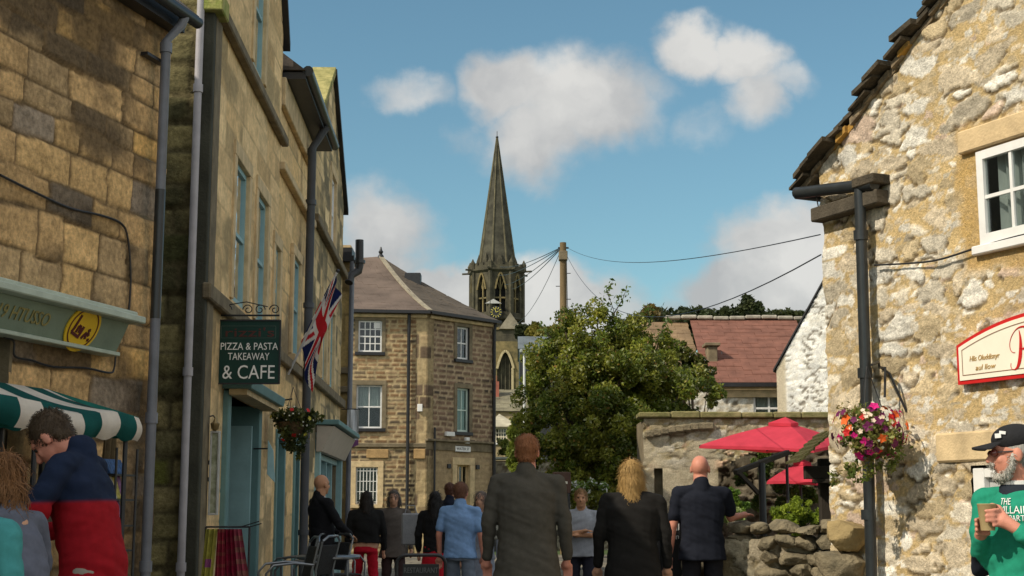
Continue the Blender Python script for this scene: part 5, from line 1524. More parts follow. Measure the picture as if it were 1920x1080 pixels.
# ================================================================== lamp post, telegraph pole and wires
tlp = thing('lamp_post', 'slim white lamp post with a flat grey head in front of the tree', 'lamp post', (at(983, 960, 38).x, 38, 0))
lx = at(983, 760, 38).x; lt = at(983, 662, 38).z
MB().tube([(lx, 38, 0), (lx, 38, 1.2)], .06, 12).tube([(lx, 38, 1.2), (lx, 38, lt)], .032, 12).build('pole', mat('galvanised_pole', (.62, .64, .62), .5, .1, 5, .05), tlp, smooth=True)
MB().wbox(lx - .12, lx + .19, 37.85, 38.15, lt, lt + .09).build('lamp_head', mat('grey_lamp_head', (.32, .36, .34), .5, .1, 5, .05), tlp, bevel=.02)
tp = thing('telegraph_pole', 'weathered wooden telegraph pole with a band of wires at its top, behind the tree', 'telegraph pole', (at(1056, 960, 45).x, 45, 0))
pxx = at(1056, 520, 45).x; pz = at(1056, 455, 45).z
M_pole = mat('pole_wood', (.17, .12, .06), .9, .5, 3, .5, 30, stretch=(1, 1, .15))
MB().tube([(pxx, 45, 0), (pxx, 45, pz)], [.15, .105], 14).build('pole', M_pole, tp, smooth=True)
zz = at(1056, 482, 45).z
MB().wbox(pxx - .14, pxx + .14, 44.82, 45.14, zz - .12, zz + .18).build('terminal_block', M_dressd, tp, bevel=.02)
MB().bar((pxx - .16, 45, zz + .3), (pxx + .18, 45, zz + .3), .05).build('crossbar', M_black, tp)
stp = MB()
for k in range(5):
    z = pz - 1.0 - k * .42; s_ = -1 if k % 2 else 1
    stp.bar((pxx, 45, z), (pxx + .24 * s_, 45, z), .022)
stp.build('step_irons', M_black, tp)
MB().tube([(pxx + .1, 44.87, pz - .3), (pxx + .13, 44.87, pz - 2.2), (pxx + .1, 44.87, 3)], .012, 6).build('riser_cable', M_black, tp)
def wire(a, b, sag, label, r=.012):
    a = Vector(a); b = Vector(b); pts = []
    for i in range(33):
        t = i / 32; p = a.lerp(b, t); p.z -= sag * 4 * t * (1 - t); pts.append(p)
    o = MB().tube(pts, r, 5).build('overhead_wire', M_black, None)
    return tag(o, label, 'wire', 'overhead wires on the telegraph pole')
T = lambda dx, dz: Vector((pxx + dx, 45, zz + .3 + dz))
gA = FG.p(.02, FG.pix(1545, 440)[1], .03); gB = FG.p(.02, FG.pix(1545, 478)[1], .03)
wire(T(.15, 0), gA, .35, 'upper of the two wires from the pole to the right-hand gable', .0055)
wire(T(.12, -.25), gB, 1.15, 'lower sagging wire from the pole to the right-hand gable', .0065)
for k, (ex, ey, lab) in enumerate(((978, 490, 'highest'), (975, 500, 'second highest'), (986, 512, 'third highest'), (1000, 514, 'lowest')) ):
    e_ = at(ex - 40, ey + (10 + k * 6), 120)
    wire(T(-.1, -.02 * k), e_, .25, lab + ' of the wires fanning left from the pole top to the church', .016)
wire(T(-.08, -.1), at(962, 610, 70), .5, 'steep thin wire falling from the pole to behind the corner building', .010)
# ================================================================== vegetation
M_leaf = mat_leaf('leaf_green', .4)
M_bark = mat('bark', (.10, .075, .05), .95, .4, 6, .6, 30, stretch=(1, 1, .3))
def cloud_points(blobs, n, rs, sub=9, subr=.36, shell=.5, seed=0):
    """leaf positions in clumps set about the given blobs (centre, (rx,ry,rz)); returns points and a per-point clump id"""
    cs, rr, w = [], [], []
    for (c, r) in blobs:
        for k in range(sub):
            d = rs.normal(size=3); d /= np.linalg.norm(d); f = rs.uniform(.35, .95)
            cs.append([c[i] + d[i] * r[i] * f for i in range(3)]); sr = subr * rs.uniform(.6, 1.25)
            rr.append([r[i] * sr for i in range(3)]); w.append((r[0] * r[2]) ** 1.0 * sr)
    cs = np.array(cs); rr = np.array(rr); w = np.array(w); w /= w.sum()
    idx = rs.choice(len(cs), n, p=w)
    d = rs.normal(size=(n, 3)); d /= np.linalg.norm(d, axis=1)[:, None]
    f = shell + (1 - shell) * rs.rand(n) ** .7
    stray = rs.rand(n) < .07
    f = np.where(stray, f * rs.uniform(1.1, 1.6, n), f)
    return cs[idx] + d * rr[idx] * f[:, None], idx, cs, rr
def leaf_colors(idx, n, pal, rs, clumpvar=.35, leafvar=.3, accents=()):
    P = np.array(pal); ncl = idx.max() + 1
    cc = P[rs.randint(0, len(P), ncl)] * (1 - clumpvar / 2 + clumpvar * rs.rand(ncl))[:, None]
    lc = P[rs.randint(0, len(P), n)]
    c = cc[idx] * .65 + lc * .35
    c = c * (1 - leafvar / 2 + leafvar * rs.rand(n))[:, None]
    for (col, p) in accents:
        m = rs.rand(n) < p; c[m] = col
    return np.clip(c, 0, 1)
def plant(name, label, cat, base, blobs, n, size, pal, seed, trunk=.08, group=None, accents=(), sub=9, subr=.36, limbs=8, clumpvar=.35, up=.3, aspect=.55, shell=.5):
    rs = np.random.RandomState(seed)
    t = thing(name, label, cat, base, group)
    pts, idx, cs, rr = cloud_points(blobs, n, rs, sub, subr, shell)
    leaves('crown', pts, size, leaf_colors(idx, n, pal, rs, clumpvar, .35, accents), M_leaf, t, seed, up=up, aspect=aspect)
    if trunk:
        b = Vector(base); top = sum((Vector(c) for c, r in blobs), Vector()) / len(blobs)
        mb = MB().tube([b - Vector((0, 0, .1)), b.lerp(top, .45) + Vector((trunk, 0, 0)), b.lerp(top, .9)], [trunk, trunk * .8, trunk * .4], 10)
        for k in range(limbs):
            c, r = blobs[k % len(blobs)]; s = b.lerp(top, .25 + .5 * (k / max(1, limbs)))
            e = Vector(c) + Vector((0, 0, r[2] * .4))
            m_ = s.lerp(e, .5) + Vector((0, 0, -.08 * (e - s).length))
            mb.tube([s, m_, e], [trunk * .5, trunk * .3, trunk * .08], 7)
        mb.build('trunk', M_bark, t, smooth=True)
    return t
def pb(px, py, rpx, Y, ry=None, k=1.0):
    c = at(px, py, Y); s = Y / F_PX
    return (tuple(c), (rpx * s, (ry or rpx) * s * 1.1, rpx * s * k))
GR = [(.20, .24, .028), (.26, .27, .036), (.11, .155, .02), (.28, .28, .042), (.075, .115, .018)]
Yt = 31.0
bl = [pb(1060, 640, 52, Yt), pb(1120, 620, 50, Yt), pb(1180, 640, 55, Yt + .3), pb(1235, 660, 45, Yt + .4), pb(1020, 690, 48, Yt - .2), pb(1090, 700, 60, Yt - .6), pb(1165, 710, 65, Yt - .7), pb(1240, 720, 60, Yt - .3),
      pb(1300, 720, 42, Yt), pb(1000, 750, 38, Yt), pb(1050, 770, 55, Yt - .6), pb(1120, 790, 65, Yt - 1.0), pb(1195, 800, 60, Yt - .8), pb(1060, 840, 50, Yt - .9), pb(1130, 870, 60, Yt - 1.1), pb(1190, 890, 50, Yt - .9), pb(1075, 905, 45, Yt - 1.0),
      pb(1255, 800, 40, Yt), pb(1150, 930, 50, Yt - 1.1), pb(990, 800, 34, Yt - .3), pb(1010, 850, 40, Yt - .6), pb(1030, 910, 40, Yt - .9), pb(1100, 950, 45, Yt - 1.2), pb(1230, 860, 42, Yt - .4), pb(1345, 740, 22, Yt), pb(1100, 660, 50, Yt - .5), pb(1200, 690, 45, Yt - .6), pb(1130, 760, 110, Yt + .2, 60), pb(1110, 870, 90, Yt, 50), pb(1200, 760, 80, Yt + .1, 50)]
plant('garden_tree', 'big bushy yellow-green tree filling the centre behind the street', 'tree', at(1130, 1000, Yt) * 1, bl, 105000, .045, GR, 5, .14, accents=(((.36, .30, .06), .03), ((.42, .44, .22), .05), ((.30, .16, .04), .012)), sub=18, subr=.33, limbs=18, clumpvar=.5)
# sprays sticking out at the top
def spray(name, label, Y, stems, pal, seed, size=.06):
    rs = np.random.RandomState(seed)
    b0 = at(*stems[0][0], Y); t = thing(name, label, 'branches', b0)
    mb = MB(); pts = []
    for st_ in stems:
        P_ = [at(x, y, Y + rs.uniform(-.2, .2)) for x, y in st_]
        mb.tube(P_, [.014] + [.008] * (len(P_) - 2) + [.004], 6)
        for i in range(len(P_) - 1):
            for k in range(16):
                u = rs.rand(); q = P_[i].lerp(P_[i + 1], u); r_ = .14 * (1 - .4 * (i + u) / len(P_))
                pts.append([q.x + rs.normal() * r_ * .6, q.y + rs.normal() * r_ * .5, q.z + rs.normal() * r_ * .5])
    mb.build('stem', M_bark, t, smooth=True)
    pts = np.array(pts); n = len(pts)
    leaves('foliage', pts, size, leaf_colors(np.zeros(n, int), n, pal, rs), M_leaf, t, seed)
spray('climbing_rose_sprays', 'leafy sprays standing up against the sky from the top of the garden tree', Yt, [[(1160, 620), (1150, 580), (1140, 552), (1148, 528)], [(1150, 590), (1168, 560), (1176, 538)], [(1150, 600), (1130, 575), (1128, 560)], [(1085, 610), (1078, 585), (1072, 572)], [(1205, 620), (1215, 590), (1208, 575)], [(1230, 640), (1245, 612), (1256, 600)], [(1040, 640), (1020, 618), (1012, 610)]],
      [(.06, .11, .02), (.10, .15, .03), (.16, .2, .04)], 15)
# shrubs around the tree
plant('yellow_green_shrub', 'soft yellow-green shrub left of the big tree beside the cottage bay', 'shrub', at(975, 960, 40), [pb(985, 790, 28, 40), pb(970, 820, 24, 40), pb(1000, 830, 30, 40), pb(985, 870, 34, 40), pb(1000, 715, 24, 40), pb(1010, 750, 22, 40), pb(990, 680, 18, 40)], 9000, .07, [(.20, .24, .03), (.26, .28, .05), (.15, .19, .03)], 6, .06, sub=8, limbs=5)
plant('climbing_shrub', 'rambling shrub with white blossom climbing over the old brown roof', 'shrub', at(1300, 960, 33), [pb(1300, 690, 32, 33), pb(1330, 720, 26, 33), pb(1270, 700, 34, 33), pb(1335, 752, 14, 33), pb(1285, 660, 22, 33), pb(1262, 750, 38, 33), pb(1300, 790, 30, 33)], 9000, .055, [(.08, .10, .02), (.14, .15, .03), (.05, .07, .015)], 7, .06, accents=(((.75, .72, .62), .06), ((.3, .2, .05), .03)), sub=9, limbs=6, clumpvar=.5)
for i, (px, py, r, Y, pal, lab) in enumerate((
    (1225, 592, 34, 140, [(.05, .06, .02), (.10, .10, .03), (.18, .12, .03)], 'dark rounded hill tree just above the old brown roof'),
    (1305, 594, 36, 150, [(.035, .05, .02), (.05, .07, .025)], 'dark green hill tree second from the left along the ridge'),
    (1392, 588, 46, 150, [(.04, .055, .02), (.06, .07, .025)], 'largest dark hill tree above the middle of the red roof'),
    (1470, 598, 28, 155, [(.05, .065, .02), (.07, .08, .025)], 'low dark hill tree just left of the white gable verge'),
    (1020, 622, 30, 130, [(.22, .20, .04), (.28, .24, .05), (.14, .14, .03)], 'yellowing tree between the church and the telegraph pole'),
    (990, 615, 18, 150, [(.04, .05, .02)], 'small dark tree right beside the church tower'))):
    s = Y / F_PX
    rs = np.random.RandomState(40 + i)
    c = at(px, py + r * .3, Y)
    bl = [((c.x + rs.uniform(-.9, .9) * r * s, Y + rs.uniform(-1, 1), c.z + rs.uniform(-.5, .45) * r * s), (r * s * .5,) * 3) for k in range(8)]
    bl += [((c.x + dx * r * s, Y, c.z - r * s * .8), (r * s * .6,) * 3) for dx in (-.8, -.2, .4, .9)]
    plant('hill_tree', lab, 'tree', (c.x, Y, 6), bl, 11000, .30, pal, 60 + i, .35, 'trees on the skyline', sub=9, subr=.5, limbs=6)
# far wood on the ridge behind them, a single mass
rs = np.random.RandomState(3)
bl = []
for k in range(26):
    px = 1175 + k * 14; Y = 165; c = at(px, 606 + 6 * math.sin(k * 1.7), Y); bl.append((tuple(c), (1.6, 1.5, 1.5))); bl.append((tuple(c - Vector((0, 0, 1.8))), (1.6, 1.5, 1.5)))
pts, idx, cs, rr = cloud_points(bl, 22000, rs, 6, .5)
o = leaves('far_woodland', pts, .3, leaf_colors(idx, 22000, [(.04, .055, .02), (.06, .07, .025)], rs), M_leaf, None, 3); tag(o, 'dark wood running along the skyline behind the cottages', 'woodland', kind='stuff')
# garden shrubs behind the low wall
plant('lime_shrub', 'bright lime-green feathery shrub behind the low wall under the parasols', 'shrub', at(1500, 1010, 14.2), [pb(1470, 968, 22, 14.2), pb(1505, 962, 26, 14.2), pb(1530, 975, 20, 14.2), pb(1485, 985, 26, 14.2)], 5000, .022, [(.28, .36, .03), (.36, .44, .05), (.18, .26, .03)], 21, .02, sub=12, aspect=.3, limbs=5)
plant('fern_shrub', 'small dark green fern-like shrub right of the bald man', 'shrub', at(1385, 1000, 15.5), [pb(1375, 932, 16, 15.5), pb(1385, 950, 18, 15.5), pb(1360, 945, 14, 15.5)], 2500, .022, [(.12, .22, .03), (.2, .3, .04)], 22, .02, sub=10, aspect=.3, limbs=4)
plant('pale_cabbage_plant', 'pale green broad-leaved plant tucked behind the bald man\'s arm', 'plant', at(1375, 1000, 14.2), [pb(1368, 962, 18, 14.2), pb(1385, 968, 15, 14.2)], 260, .06, [(.35, .42, .16), (.28, .38, .10)], 23, .02, sub=5, aspect=.8, limbs=2)
plant('wall_ivy', 'ivy and creepers hanging on the dark rock wall behind the parasols', 'ivy', at(1440, 900, 27.3), [pb(1430, 870, 26, 27.2, 6), pb(1480, 925, 40, 27.2, 6), pb(1510, 935, 30, 27.2, 6), pb(1500, 850, 24, 27.2, 6), pb(1390, 900, 18, 27.2, 6), pb(1420, 940, 26, 27.2, 6)], 5000, .04, [(.05, .09, .02), (.09, .15, .03), (.15, .22, .04)], 24, 0, sub=8)
plant('white_daisy_bush', 'clump of white daisies against the dark foot of the tree', 'flowers', at(1095, 1000, 24), [pb(1095, 918, 16, 24), pb(1110, 905, 10, 24), pb(1080, 910, 10, 24), pb(1060, 955, 26, 24), pb(1140, 935, 26, 24)], 1900, .045, [(.14, .22, .04), (.2, .28, .06)], 25, .015, accents=(((.80, .80, .78), .22),), sub=7, limbs=3)
plant('rockery_plants', 'yellow-green rockery plants below the cottage bay window', 'plants', at(950, 960, 52), [pb(940, 838, 14, 52), pb(955, 835, 14, 52), pb(970, 845, 14, 52)], 1200, .08, [(.25, .3, .05), (.4, .42, .15), (.1, .15, .03)], 26, .02, sub=7, limbs=2)
# garden boundary wall behind the crowd
FBW = Frame((at(922, 900, 50).x, 50), (1, 0))
tbw = thing('boundary_wall', 'shaded stone boundary wall behind the crowd, between corner building and tree', 'wall', (FBW.o.x + 3, 50, 0))
relief('wall', FBW, 0, 7.5, 0, at(940, 862, 50).z, .08, rubble(.5, .25, 131, [((.22, .20, .16), 2), ((.30, .27, .2), 2)], (.12, .10, .07), .12, .03, .03), S_rub, tbw)
MB().box(FBW, 0, 7.5, 0, at(940, 864, 50).z, -.4, -.05).build('wall_core', M_dressd, tbw)
MB().box(FBW, -.05, 7.5, at(940, 862, 50).z, at(940, 857, 50).z, -.45, .06).build('coping', mat('pale_coping', (.36, .40, .36), .8, .3, 4, .3), tbw, bevel=.02)
nbd = thing('notice_board', 'dark brown wooden notice board on posts at the foot of the tree', 'sign', at(1052, 960, 22))
a = at(1036, 925, 22); b_ = at(1070, 885, 22)
MB().wbox(a.x, b_.x, 22, 22.05, a.z, b_.z).build('board', mat('brown_board', (.10, .055, .04), .7, .3, 6, .2), nbd, bevel=.008)
for x in (a.x + .03, b_.x - .03): MB().wbox(x - .02, x + .02, 22.0, 22.04, 0, a.z).build('post', M_black, nbd)
MB().wbox(a.x + .04, b_.x - .05, 21.99, 22, (a.z + b_.z) / 2 - .02, (a.z + b_.z) / 2 + .02).build('pale_strip', M_cream, nbd)
# ================================================================== coloured cloth from attribute
def mat_cloth_attr(name, trans=.0, rough=.85):
    m = mat_attr(name, rough, .15, 90, 7, .12, .004)
    if trans > 0:
        n = m.node_tree; b = n.nodes['Principled BSDF']
        tr = n.nodes.new('ShaderNodeBsdfTranslucent'); mx = n.nodes.new('ShaderNodeMixShader'); mx.inputs[0].default_value = trans
        src = b.inputs['Base Color'].links[0].from_socket
        n.links.new(src, tr.inputs[0]); n.links.new(b.outputs[0], mx.inputs[1]); n.links.new(tr.outputs[0], mx.inputs[2]); n.links.new(mx.outputs[0], n.nodes['Material Output'].inputs[0])
    return m
M_canvas = mat_cloth_attr('striped_canvas', .25)
M_flagm = mat_cloth_attr('flag_cloth', .2)
def grid_surface(name, fn, nu, nv, colf, m, parent, th=0.0):
    U, Vv = np.meshgrid(np.linspace(0, 1, nu), np.linspace(0, 1, nv), indexing='ij')
    P_ = np.array([[tuple(fn(u, v)) for v in np.linspace(0, 1, nv)] for u in np.linspace(0, 1, nu)])
    V = P_.reshape(-1, 3); I = np.arange(nu * nv).reshape(nu, nv)
    Q = np.stack([I[:-1, :-1], I[1:, :-1], I[1:, 1:], I[:-1, 1:]], -1).reshape(-1, 4)
    # per-face colours: split the vertices
    fc = colf((U[:-1, :-1] + U[1:, 1:]) / 2, (Vv[:-1, :-1] + Vv[1:, 1:]) / 2).reshape(-1, 3)
    V2 = V[Q.reshape(-1)]; Q2 = np.arange(len(V2)).reshape(-1, 4)
    me = np_mesh(name, V2, Q2, np.repeat(fc, 4, axis=0))
    o = addmesh(name, me, m, parent)
    # weld for smooth shading is left out on purpose: cloth is finely divided
    return o

# ================================================================== market stalls with striped awnings
GREEN = np.array((.010, .095, .088)); WHT = np.array((.74, .68, .60))
def awning(label, s0, s1, db, zb, df, zf, zv, phase, seed, stripe=.155, left_end=True):
    t = thing('market_stall', label, 'market stall', FL1.p((s0 + s1) / 2, 0, df / 2))
    def fn(u, v):
        s = s0 + (s1 - s0) * u
        sag = .02 * math.sin(u * math.pi * 3)
        if v < .5:
            q = v / .5; d = db + (df - db) * q; z = zb + (zf - zb) * q - .03 * math.sin(q * math.pi) + sag * q
            return FL1.p(s, z, d)
        q = (v - .5) / .5; bul = .05 * math.sin(q * math.pi * .8)
        return FL1.p(s, zf + (zv - zf) * q + sag + .012 * math.sin(u * 40) * q, df + bul - .04 * q + .01 * math.sin(u * 30 + seed) * q)
    def colf(U, Vv):
        k = np.floor((U * (s1 - s0) + phase + np.where(Vv > .5, 0, 0)) / stripe).astype(int) % 2
        return np.where((k == 0)[..., None], GREEN, WHT) * (0.9 + .2 * fbm(U * 9, Vv * 9, seed))[..., None]
    grid_surface('canopy', fn, int((s1 - s0) / stripe * 10) + 1, 26, colf, M_canvas, t)
    # end panel of the canopy
    e = MB().poly([FL1.p(s1, zb, db), FL1.p(s1, zf, df), FL1.p(s1 + .0, zv + .02, df + .0), FL1.p(s1, zf - .1, db)])
    e.build('end_panel', mat('green_canvas', (.02, .17, .14), .85, .2, 6, .1), t)
    fm = MB()
    for s in (s0 + .1, s1 - .06):
        fm.tube([FL1.p(s, 0, df - .05), FL1.p(s, zf - .02, df - .05)], .016, 8); fm.tube([FL1.p(s, 0, db + .02), FL1.p(s, zb - .02, db + .02)], .016, 8)
        fm.tube([FL1.p(s, zb - .03, db), FL1.p(s, zf - .03, df - .02)], .012, 8)
    fm.tube([FL1.p(s0, zf - .04, df - .05), FL1.p(s1, zf - .04, df - .05)], .014, 8).tube([FL1.p(s0 + .1, .85, df - .05), FL1.p(s1 - .06, .85, df - .05)], .012, 8)
    fm.build('frame', M_black, t, smooth=True)
    MB().box(FL1, s0 + .1, s1 - .08, .82, .85, db + .05, df - .06).build('counter', mat('counter_cloth', (.05, .05, .06), .8, .3, 5, .2), t)
    return t
df_ = .80
sr = FL1.pix(259, 790, df_)[0]
zf_ = FL1.pix(144, 768, df_)[1]; zv_ = FL1.pix(150, 821, df_)[1]; zb_a = FL1.pix(150, 741, .12)[1]
print('stall', sr, zf_, zv_, zb_a, FL1.pix(95, 770, 1.05))
awning('striped green and white market stall awning right behind the man in navy and red', FL1.pix(60, 768, df_)[0] - .3, sr, .12, zb_a + .01, df_, zf_, zv_, .0, 3, stripe=.20)
sl_ = FL1.pix(96, 770, 1.15)[0]
awning('nearer green and white striped awning cut by the left edge of the photo', sl_ - 3.0, sl_, .25, FL1.pix(40, 742, .25)[1] + .0, 1.15, FL1.pix(60, 752, 1.15)[1], FL1.pix(60, 806, 1.15)[1], .04, 5, stripe=.21)
# display rack
rk = thing('display_rack', 'black wire display rack of small colourful goods beside the pale downpipe', 'rack', FL1.p(sr - .25, 0, .45))
r0, r1 = FL1.pix(204, 900, .5)[0], FL1.pix(243, 900, .5)[0]
rm = MB()
for s in (r0, r1):
    for d in (.3, .55): rm.tube([FL1.p(s, 0, d), FL1.p(s, 1.72, d)], .009, 6)
zsh = [FL1.pix(225, y, .45)[1] for y in (1030, 984, 936, 890)]
print('shelves', zsh)
for z in zsh: rm.box(FL1, r0, r1, z - .012, z, .3, .55)
rm.build('rack_frame', M_black, rk)
rnd = random.Random(12)
cols = [((.62, .55, .12), 'yellow'), ((.70, .68, .55), 'cream'), ((.05, .12, .30), 'blue'), ((.35, .15, .35), 'purple')]
k = 0
for zi, z in enumerate(zsh):
    for j in range(4):
        s = r0 + .02 + (r1 - r0 - .06) * j / 4; w_ = (r1 - r0) / 4 * .8; h_ = rnd.uniform(.12, .17) if zi != 3 else .1
        ci = (0, 1, 0, 3)[j] if zi < 3 else 2
        col, nm = cols[ci]
        m_ = mat('goods_' + nm, col, .6, .5, 40, .1, 60, col2=[c * .35 for c in col])
        b = MB(); lean = .05
        b.prism([FL1.p(s, z + .001, .50), FL1.p(s + w_, z + .001, .50), FL1.p(s + w_, z + h_, .50 - lean), FL1.p(s, z + h_, .50 - lean)], FL1.n * -.03)
        o = b.build('packet', m_, None, bevel=.004)
        tag(o, '%s packet, %s on the %s shelf of the black display rack' % (nm, ('leftmost', 'second from left', 'third from left', 'rightmost')[j], ('lowest', 'second lowest', 'second highest', 'top')[zi]), 'packet', 'packets on the display rack')
# clothes rails / stock under the awnings
for i, (px, py, cl, lab) in enumerate(((118, 905, (.22, .24, .23), 'grey garment hanging under the awning between the two near shoppers'), (95, 890, (.30, .30, .26), 'pale patterned garment hanging left of the bowed man\'s face'), (205, 860, (.12, .09, .05), 'small brown bag hanging behind the navy and red man\'s shoulder'))):
    s, z = FL1.pix(px, py, .35)
    def fn(u, v, s=s, z=z): return FL1.p(s + (u - .5) * .22 * (1 - .3 * (1 - v)), z + .28 - v * .5, .35 + .02 * math.sin(u * 17 + v * 3))
    o = grid_surface('hanging_garment', fn, 24, 12, lambda U, Vv, cl=cl: np.array(cl) * (.7 + .6 * fbm(U * 8, Vv * 8, 3))[..., None], M_flagm, None)
    tag(o, lab, 'garment')

# ================================================================== pizza sign
YS = 14.4
ps = thing('cafe_sign', 'dark green square hanging sign reading PIZZA & PASTA TAKEAWAY & CAFE', 'sign', at(466, 720, YS))
a = at(405, 720, YS); b_ = at(527, 600, YS)
M_dg = mat('dark_green_board', (.008, .045, .035), .45, .2, 5, .03)
bd = MB().wbox(a.x, b_.x, YS, YS + .035, a.z, b_.z).build('board', M_dg, ps, bevel=.004)
fb = MB(); x0, x1, z0, z1 = a.x, b_.x, a.z, b_.z; w_ = .012
fb.wbox(x0 - .004, x0 + w_, YS - .012, YS - .001, z0, z1).wbox(x1 - w_, x1 + .004, YS - .012, YS - .001, z0, z1).wbox(x0 + w_, x1 - w_, YS - .012, YS - .001, z1 - w_, z1 + .004).wbox(x0 + w_, x1 - w_, YS - .012, YS - .001, z0 - .004, z0 + w_)
fb.build('border', M_black, bd)
AX = (Vector((1, 0, 0)), Vector((0, 0, 1)), Vector((0, -1, 0)))
def stx(s, px, py, size, w, m, bold=0):
    q = at(px, py, YS - .004); return text_mesh('lettering', s, size, AX, (q.x, YS - .004, q.z), m, bd, .004, width=w)
M_let = mat('sign_white', (.85, .85, .82), .4, .05, 5, 0)
M_dkred = mat('sign_dark_red', (.10, .03, .025), .5, .2, 5, 0)
sc = YS / F_PX
stx("rizzi's", 468, 624, .13, 92 * sc, M_dkred); stx('PIZZA & PASTA', 467, 650, .105, 108 * sc, M_let); stx('TAKEAWAY', 466, 669, .105, 78 * sc, M_let); stx('& CAFE', 466, 699, .20, 98 * sc, M_let)
ln_ = MB(); q0 = at(415, 611, YS); q1 = at(517, 634, YS)
for (xa, xb, za, zb_) in ((q0.x, q1.x, q0.z - .003, q0.z), (q0.x, q1.x, q1.z, q1.z + .003), (q0.x, q0.x + .003, q1.z, q0.z), (q1.x - .003, q1.x, q1.z, q0.z)): ln_.wbox(xa, xb, YS - .004, YS - .001, za, zb_)
ln_.build('panel_line', mat('sign_grey', (.10, .14, .12), .5, .1, 5, 0), bd)
br = MB(); zt_s = b_.z + .02
br.tube([(a.x - .12, YS + .02, zt_s + .03), (b_.x - .02, YS + .02, zt_s + .03)], .010, 8)
br.tube([(a.x - .10, YS + .02, a.z - .05), (a.x - .10, YS + .02, zt_s + .06)], .010, 8).tube([(a.x - .12, YS + .02, a.z + .12), (a.x + .01, YS + .02, a.z + .12)], .008, 8).tube([(a.x - .12, YS + .02, b_.z - .18), (a.x + .01, YS + .02, b_.z - .18)], .008, 8)
def scroll(c, r, turns, flip=1, n=26):
    return [(c[0] + flip * r * (1 - i / n * .75) * math.cos(i / n * turns * 6.28), YS + .02, c[1] + r * (1 - i / n * .75) * math.sin(i / n * turns * 6.28)) for i in range(n + 1)]
for cx_, f in ((a.x + .08, 1), (a.x + .30, -1), (a.x + .42, 1), (b_.x - .07, -1)):
    br.tube(scroll((cx_, zt_s + .09), .055, 1.3, f), .006, 6)
br.tube([(a.x + .1, YS + .02, zt_s + .14), (a.x + .28, YS + .02, zt_s + .17), (a.x + .5, YS + .02, zt_s + .12)], .006, 6)
br.build('scroll_bracket', M_black, ps, smooth=True)
for (px, py) in ((397, 702), (383, 700)):
    q = at(px, py, YS - .12)
    lm = MB().lathe(q, [(.012, -.05), (.03, -.02), (.035, .02), (.015, .04)], 10).build('spot_lamp', mat('pale_lamp', (.5, .48, .44), .4, .1, 5, 0), ps, smooth=True)
MB().tube([at(383, 705, YS - .1), at(392, 722, YS - .05), at(408, 716, YS)], .007, 6).build('lamp_arm', M_black, ps, smooth=True)

# ================================================================== union flag on a slanting pole
YF = 20.0
fg = thing('union_flag', 'Union Jack draped from a slanting wall pole above the flower basket', 'flag', at(548, 695, YF))
p0 = at(540, 702, YF); p1 = at(633, 508, YF - .2)
MB().tube([p0, p1], .018, 8).build('pole', mat('white_pole', (.5, .5, .5), .5, .1, 5, 0), fg, smooth=True)
MB().sphere(p1, .03, 8, 6).build('pole_finial', M_black, fg, smooth=True)
def ujack(U, Vv):
    x = (U - .5) * 2; y = (Vv - .5) * 1.0   # 2:1 flag, x in -1..1, y in -.5..
    blue = np.array((.012, .02, .09)); red = np.array((.50, .02, .03)); wh = np.array((.72, .70, .68))
    c = np.broadcast_to(blue, x.shape + (3,)).copy()
    d1 = np.abs(y - x * .5) / 1.118; d2 = np.abs(y + x * .5) / 1.118
    c[np.minimum(d1, d2) < .105] = wh
    c[np.minimum(d1, d2) < .038] = red
    c[(np.abs(x) < .17) | (np.abs(y) < .17)] = wh
    c[(np.abs(x) < .10) | (np.abs(y) < .10)] = red
    return c
def ffn(u, v):
    # v along the pole (hoist), u along the fly which falls straight down with folds
    h = p1.lerp(p0, .02 + .66 * v)
    fall = u * (.34 + .40 * v)
    x = h.x - .02 + .02 * u * (1 - v) + .05 * math.sin(u * 9 + v * 5) * u + .13 * u * (.3 + .7 * v) - .02 * v
    y = h.y - .05 * math.sin(u * 11 + v * 4) * (.2 + u) 
    return (x, y, h.z - fall + .03 * math.sin(v * 9) * u)
grid_surface('flag_cloth', ffn, 70, 50, ujack, M_flagm, fg)

